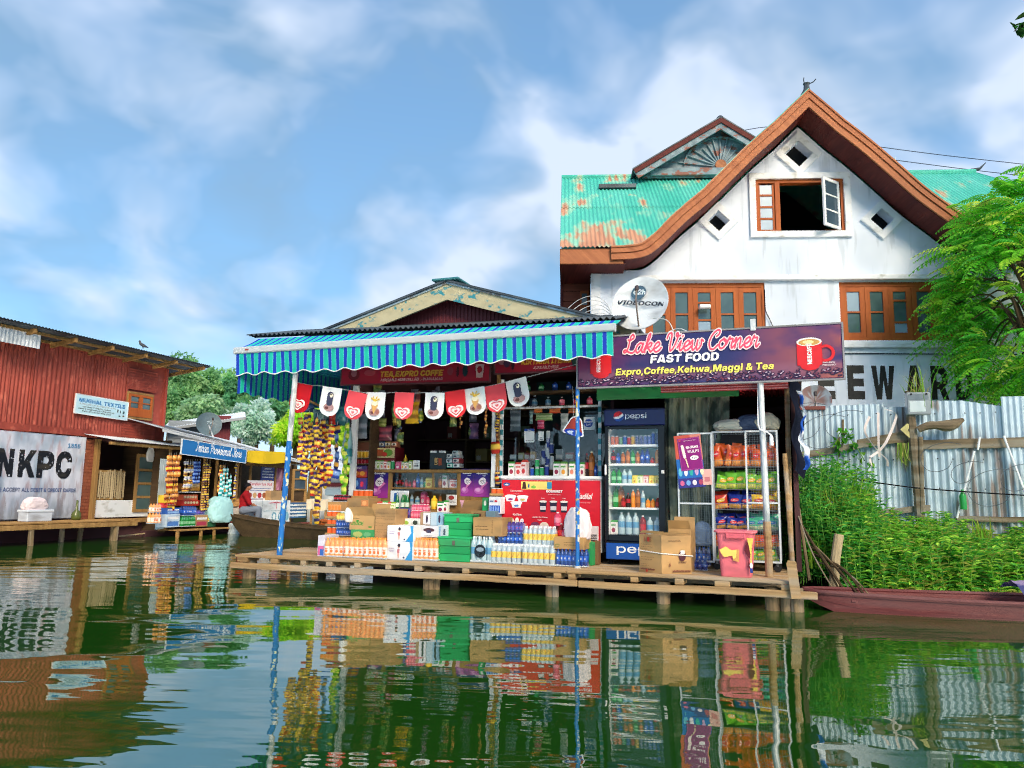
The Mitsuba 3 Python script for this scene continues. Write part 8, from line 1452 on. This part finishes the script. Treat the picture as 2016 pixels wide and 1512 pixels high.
# ------------------------------------------------------------------ plants
NR = np.random.default_rng(12)
def leaf_mesh(base, dirn, up_, length, width, fold=.25, droop=.15):
    """Many lance shaped leaves at once: arrays of base points, directions, up vectors, lengths and widths."""
    n = len(base); d = dirn / (np.linalg.norm(dirn, axis=1, keepdims=True) + 1e-9); s = np.cross(d, up_); s /= np.linalg.norm(s, axis=1, keepdims=True) + 1e-9; u = np.cross(s, d)
    L, W = length[:, None], width[:, None]
    P = [base, base + d * L * .35 + s * W * .5 + u * W * fold, base + d * L * .70 + s * W * .36 + u * (W * fold - L * droop * .4), base + d * L - u * L * droop, base + d * L * .70 - s * W * .36 + u * (W * fold - L * droop * .4), base + d * L * .35 - s * W * .5 + u * W * fold, base + d * L * .5 - u * L * droop * .25]
    V = np.stack(P, 1).reshape(-1, 3); o = np.arange(n)[:, None, None] * 7
    F_ = (o + np.array([[0, 1, 6], [1, 2, 6], [2, 3, 6], [3, 4, 6], [4, 5, 6], [5, 0, 6]])).reshape(-1, 3); return V, F_
def colours(n, per, cols, p=None):
    C = np.array([lin(c) for c in cols]); k = NR.choice(len(C), n, p=p); c = C[k] * NR.uniform(.75, 1.2, (n, 1)); return np.repeat(c, per, 0)
def put_leaves(name, V, F_, C, up=None, lab_=None, cat_=None, kind=None, group=None):
    key = numbered(f'{up}__{name}' if up else name); scene[key] = mikit.ply((V, F_), 'leaf', smooth=False, color=np.clip(C, 0, 1)); tag(key, lab_, cat_, group, kind); return key
def unit(a): return a / (np.linalg.norm(a, axis=-1, keepdims=True) + 1e-9)

# feather leaved tree behind the fence
tr = thing('feather_leaved_tree', 'bright green tree with long feathery leaves rising behind the fence', 'tree')
cx, cz = WORLD.at(2058, 575, 13.4); C0 = np.array([cx, 13.4, cz + .1]); tb_ = np.array([cx + .1, 13.6, .4])
put('trunk', tube([tb_, tb_ + (.05, 0, 1.6), tb_ + (-.02, -.1, 3.0), C0 + (0, 0, .6)], [.12, .10, .08, .05], 9), 'bark', WORLD, tr)
fb, fd, ful, flen = [], [], [], []
for i in range(190):
    a = NR.normal(size=3); a = unit(a); r = NR.uniform(.45, 1.0) ** .6; a[1] *= 1.0
    tip = C0 + a * r * np.array([1.6, 1.5, 2.25]); 
    if i % 3 == 0: put('branch', tube(curve([tb_ + (0, 0, NR.uniform(1.4, 3.6)), (tip + C0) / 2 + (0, 0, -.1), tip], 5), np.linspace(.032, .012, 11), 5), 'bark', WORLD, tr)
    out = unit(a * np.array([1, 1, .5]) + (0, 0, .35))
    for k in range(6):
        dd = unit(out + .75 * NR.normal(size=3) * np.array([1, 1, .5])); fb.append(tip); fd.append(dd); flen.append(NR.uniform(.55, .95)); ful.append(r)
bs, ds, us, ls, ws, cc = [], [], [], [], [], []
PALF = [lin(c, 1.15) for c in ('70cc44', '90dc48', '58b848', 'b8ec4c', 'd8ec60')]; rach = []
for b_, d_, L in zip(fb, fd, flen):
    side = unit(np.cross(d_, (0, 0, 1.0))); nl = 11; s = np.linspace(.12, 1, nl); dr__ = .55 * L
    rp = b_ + d_ * (s * L)[:, None] + np.array([0, 0, -1]) * (dr__ * s ** 2)[:, None]; tg = unit(d_ + np.array([0, 0, -1]) * (2 * .55 * s)[:, None]); col = PALF[NR.choice(5, p=[.3, .27, .2, .13, .10])] * NR.uniform(.8, 1.15); rach.append(np.vstack([b_, rp[4], rp[8], rp[-1]]))
    for sd in (1, -1):
        q = unit(side * sd + tg * .35 + np.array([0, 0, -.22])); bs.append(rp); ds.append(q); us.append(np.cross(side * sd, tg) * sd + np.array([0, 0, .3])); ls.append(.145 * np.sin(np.pi * (s * .8 + .15)) + .02 + NR.uniform(-.01, .01, nl)); ws.append(np.full(nl, .045) * NR.uniform(.8, 1.2, nl)); cc.append(np.repeat((col * np.ones((nl, 1)) * NR.uniform(.85, 1.15, (nl, 1))), 7, 0))
V, F_ = leaf_mesh(np.vstack(bs), np.vstack(ds), np.vstack(us), np.concatenate(ls), np.concatenate(ws)); put_leaves('crown', V, F_, np.vstack(cc), tr)
put('leaf_stalks', cat(*[tube(r_, .006, 3, False) for r_ in rach]), 'green_stem', WORLD, tr, kind='stuff', smooth=False)

# weeds on the bank
xs = [1540, 1600, 1660, 1700, 1730, 1790, 1850, 1900, 1960, 2030, 2120]; ys = [915, 893, 900, 945, 1012, 1022, 1016, 1050, 1062, 1030, 1040]
def weeds(n, name, lab_, xr, cols, kind_, hmul=1.0, leafL=(.07, .12), wid=.30, ybase=0):
    B_, D_2, U_, L_, W_2, st_ = [], [], [], [], [], []
    for i in range(n):
        x = NR.uniform(*xr); y = NR.uniform(9.5, 11.75) if x > 1640 else NR.uniform(10.1, 11.6); gx = (x - 1008) / FL * y
        f = (y - 9.4) / 2.3; ytop = np.interp(x, xs, ys); ztop = WORLD.at(x, ytop * f ** .6 + 1112 * (1 - f ** .6), y)[1] + NR.uniform(-.16, .10); z0 = max(.06, .04 + .16 * (y - 9.4)); h = max(.16, (ztop - z0)) * hmul
        lean = NR.normal(size=2) * .12 * h; nseg = int(8 + h * 11); k = np.linspace(.06, 1, nseg); sp = np.stack([gx + lean[0] * k ** 2, y + lean[1] * k ** 2, z0 + h * k], -1); st_.append(np.vstack([[gx, y, z0 - .05], sp[nseg // 2], sp[-1]]))
        an = NR.uniform(0, 6.28) + np.arange(nseg) * 2.4
        for m in range(2):
            a = an + m * np.pi; dv = np.stack([np.cos(a), np.sin(a), NR.uniform(.05, .7, nseg)], -1); B_.append(sp); D_2.append(unit(dv)); U_.append(np.tile([0, 0, 1.0], (nseg, 1)) + .2 * NR.normal(size=(nseg, 3))); l = NR.uniform(*leafL, nseg) * (1.15 - .25 * k); L_.append(l); W_2.append(l * wid)
        if kind_ == 'star':
            a = np.arange(7) * 2 * np.pi / 7 + NR.uniform(0, 1); B_.append(np.tile(sp[-1], (7, 1))); D_2.append(unit(np.stack([np.cos(a), np.sin(a), np.full(7, .45)], -1))); U_.append(np.tile([0, 0, 1.0], (7, 1))); L_.append(np.full(7, .085)); W_2.append(np.full(7, .024))
    V, F_ = leaf_mesh(np.vstack(B_), np.vstack(D_2), np.vstack(U_), np.concatenate(L_), np.concatenate(W_2)); key = put_leaves(name, V, F_, colours(len(V) // 7, 7, cols), None, lab_, 'weeds', 'stuff')
    put('stems', cat(*[tube(s_, .005, 3, False) for s_ in st_]), 'green_stem', WORLD, key, kind='stuff', smooth=False)
weeds(820, 'weeds', 'dense mass of leafy green weeds on the bank in front of the fence', (1660, 2110), ['84d44a', 'a8e458', '66bc50', 'c8f060', '54a048', 'c0c060'], 'star', 1.0, (.085, .14), .34)
weeds(300, 'undergrowth', 'taller dark leafy undergrowth against the fence beside the shop', (1535, 1720), ['58b458', '70c456', '48a04e', '90d85a'], 'plain', 1.0, (.07, .11), .5)
def grass(name, lab_, cx_, cy_, z_, n, h, sp_, cols, lean=(0, 0), cat_='grass tuft', fr_=None, group=None):
    P_, Fc_, n0 = [], [], 0; C_ = []
    for i in range(n):
        a = NR.uniform(0, 6.28); hh = h * NR.uniform(.6, 1.1); b0 = np.array([cx_ + NR.normal() * sp_ * .25, cy_ + NR.normal() * sp_ * .25, z_]); dv = np.array([math.cos(a) * sp_ + lean[0], math.sin(a) * sp_ + lean[1], 0]) * NR.uniform(.3, 1.1); t = np.linspace(0, 1, 6)
        p = b0 + dv * (t ** 1.8)[:, None] + np.array([0, 0, 1]) * (hh * (t - .42 * t ** 3 * NR.uniform(.3, 1.3)))[:, None]; w = np.array([-dv[1], dv[0], 0]); w = w / (np.linalg.norm(w) + 1e-9) * .011
        ww = (1 - t ** 2)[:, None]; P_ += [p + w * ww, p - w * ww]; Fc_ += [f for k in range(5) for f in ((n0 + k, n0 + k + 1, n0 + 6 + k + 1), (n0 + k, n0 + 7 + k, n0 + 6 + k))]; n0 += 12; C_.append(np.tile(lin(cols[i % len(cols)]) * NR.uniform(.8, 1.15), (12, 1)))
    V, F_, C_ = np.vstack(P_), np.array(Fc_), np.vstack(C_)
    if fr_ is not None: V = V @ fr_.M[:3, :3].T + fr_.M[:3, 3]
    return put_leaves(name, V, F_, C_, None, lab_, cat_, None, group)
for i, (x, y, dd, n, h, sp_, c, lb) in enumerate(((1640, 1000, 10.6, 60, .75, .38, ['8cbf3a', 'a8c850', 'c8c860'], 'long pale arching grass tuft in front of the dark undergrowth'), (1668, 1050, 10.3, 50, .60, .32, ['9ab848', 'c0a850', '7ca834'], 'yellowing grass tuft near the old mooring stake'), (1610, 1080, 10.2, 40, .55, .25, ['6aa838', '8cb840'], 'low grass tuft by the heap of sticks'), (1690, 985, 11.0, 45, .70, .35, ['7cb83a', 'a0c850'], 'tall grass tuft against the fence by the leafy undergrowth'), (1780, 1080, 10.0, 34, .40, .25, ['8cbf3a', '5c9a30'], 'grass tuft in the middle of the leafy weeds'), (1930, 1040, 10.9, 36, .55, .25, ['7cb83a', 'a8b850'], 'thin grass tuft below the white lath'))):
    gx, gz = WORLD.at(x, y, dd); grass('grass_tuft', lb, gx, dd, max(.1, gz - .25), n, h, sp_, c)
u, z = F.at(1806, 790, -.2); grass('reed_clump', 'reed like grass growing up around the meter box', u, -.22, z - .12, 26, .95, .28, ['7cb040', 'a8c060', 'c0b070'], fr_=F, cat_='reeds')
u, z = F.at(1776, 872, -.25); grass('hanging_grass', 'pale grass tuft hanging on the rail beside the fence post', u, -.25, z, 26, -.55, .16, ['a8c060', '8cb050', 'd0c880'], fr_=F)
vx = [F.at(x, y, -.12) for x, y in ((1640, 960), (1650, 900), (1648, 865), (1660, 850), (1685, 880), (1700, 905))]
vn = thing('climbing_plant', 'broad leaved climbing plant on the fence rail beside the thin stake', 'climbing plant'); P = curve([(u, -.15, z) for u, z in vx], 6); put('stem', tube(P, .008, 5), 'green_stem', F, vn)
Q = P[NR.integers(0, len(P), 60)] + NR.normal(size=(60, 3)) * (.09, .03, .07); Qw = Q @ F.M[:3, :3].T + F.M[:3, 3]; dv = unit(NR.normal(size=(60, 3)) + np.array([0, -.9, -.3])); V, F_ = leaf_mesh(Qw, dv, np.tile([0, -.3, 1.0], (60, 1)) + .4 * NR.normal(size=(60, 3)), NR.uniform(.08, .13, 60), NR.uniform(.07, .10, 60)); put_leaves('foliage', V, F_, colours(60, 7, ['4f9a34', '7cb83a', '3a8030']), vn)
sx, sz = WORLD.at(1634, 1150, 9.35); sx2, sz2 = WORLD.at(1652, 1052, 9.35)
put('mooring_stake', tube([(sx, 9.35, -.3), ((sx + sx2) / 2 + .01, 9.35, (sz + sz2) / 2), (sx2, 9.35, sz2)], [.058, .055, .056], 10), 'pale_wood', WORLD, None, 'pale old mooring stake standing in the weeds by the maroon boat', 'stake')
for x, y, y2, dd, lb in ((1592, 1110, 1000, 9.9, 'thin dark stake among the sticks at the deck end'),): a_, b_ = WORLD.at(x, y, dd), WORLD.at(x - 20, y2, dd); put('thin_stake', tube([(a_[0], dd, a_[1] - .2), (b_[0], dd, b_[1])], .02, 6), 'post_wood', WORLD, None, lb, 'stake')

# trees far along the canal
def tree(label, x, ybase, ytop, dist, wpx, cols, n=5200, leaf=.26, name='broadleaf_tree', open_=.5, seed=1):
    r = np.random.default_rng(seed); t = thing(name, label, 'tree', 'trees beyond the stalls'); X0, zt = WORLD.at(x, ytop, dist); w = wpx / FL * dist / 2; zb = WORLD.at(x, ybase, dist)[1]; H_ = zt - zb; tr_ = np.array([X0, dist, .2])
    put('trunk', tube([tr_, tr_ + (.1, 0, max(1.0, (zb + H_ * .3))), (X0, dist, zb + H_ * .8)], [.05 * w + .1, .04 * w + .07, .04], 8), 'bark', WORLD, t)
    nb_ = 40; cs = unit(r.normal(size=(nb_, 3))) * (r.uniform(.25, .92, (nb_, 1))) * np.array([w * .85, w * .85, H_ * .46]) + (X0, dist, zb + H_ * .52)
    for c in cs[:9]: put('branch', tube(curve([(X0, dist, zb + H_ * .12), ((X0 + c[0]) / 2, (dist + c[1]) / 2, (zb + c[2]) / 2 + H_ * .12), c], 4), np.linspace(.09, .02, 9), 5), 'bark', WORLD, t)
    rad = r.uniform(.15, .34, nb_) * w; k = r.integers(0, nb_, n); a = unit(r.normal(size=(n, 3))); base = cs[k] + a * (rad[k] * r.uniform(.3, 1.35, n) ** open_)[:, None] * (1, 1, .8)
    V, F_ = leaf_mesh(base, unit(a + .8 * r.normal(size=(n, 3)) + (0, 0, -.25)), unit(r.normal(size=(n, 3)) + (0, -.3, 1.0)), r.uniform(.6, 1.2, n) * leaf, r.uniform(.35, .6, n) * leaf)
    C = np.array([lin(c) for c in cols]); tone = C[r.integers(0, len(C), nb_)] * r.uniform(.8, 1.2, (nb_, 1)); col = np.repeat(tone[k] * r.uniform(.8, 1.2, (n, 1)), 7, 0); put_leaves('crown', V, F_, col, t)
G1 = ['9ccc90', 'acd89a', '8abc84']; G2 = ['7cba88', '6aaa7c', '94cc8c']; G3 = ['d4f0e4', 'bce0d0', 'e8faf2']; G4 = ['c4ec48', 'aee040', 'd8f45c']  # distance haze is put into the paler leaf greens
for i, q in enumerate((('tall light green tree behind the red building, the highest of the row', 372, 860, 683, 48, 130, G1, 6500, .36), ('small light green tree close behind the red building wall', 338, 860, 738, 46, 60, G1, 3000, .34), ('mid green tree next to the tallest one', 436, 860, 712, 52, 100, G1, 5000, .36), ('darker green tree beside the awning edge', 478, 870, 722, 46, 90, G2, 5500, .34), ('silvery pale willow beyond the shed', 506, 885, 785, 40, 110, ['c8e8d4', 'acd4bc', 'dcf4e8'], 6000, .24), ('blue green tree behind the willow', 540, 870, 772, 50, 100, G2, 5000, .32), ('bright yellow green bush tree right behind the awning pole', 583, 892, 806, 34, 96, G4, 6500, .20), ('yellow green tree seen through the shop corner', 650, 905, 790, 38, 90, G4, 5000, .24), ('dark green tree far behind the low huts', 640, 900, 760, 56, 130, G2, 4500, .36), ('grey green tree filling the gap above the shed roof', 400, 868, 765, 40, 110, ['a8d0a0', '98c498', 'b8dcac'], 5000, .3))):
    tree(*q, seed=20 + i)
# twig hanging into view over the boat
tw = thing('overhanging_twig', 'dark leafy twig hanging in at the upper corner of the view', 'twig'); a_, b_, c_ = [np.array([WORLD.at(x, y, 4.0)[0], 4.0, WORLD.at(x, y, 4.0)[1]]) for x, y in ((2060, -40), (2022, 40), (1996, 62))]
put('stem', tube([a_, b_, c_], [.006, .004, .002], 5), 'bark', WORLD, tw); n = 22; k = NR.uniform(.2, 1, n); Q = np.where((k < .6)[:, None], a_ + (b_ - a_) * (k / .6)[:, None], b_ + (c_ - b_) * ((k - .6) / .4)[:, None]); V, F_ = leaf_mesh(Q, unit(NR.normal(size=(n, 3)) + (-.3, 0, -.6)), unit(NR.normal(size=(n, 3)) + (0, 0, 1)), NR.uniform(.05, .09, n), NR.uniform(.025, .04, n)); put_leaves('foliage', V, F_, colours(n, 7, ['2f6a2c', '3a5a28', '20401c']), tw)
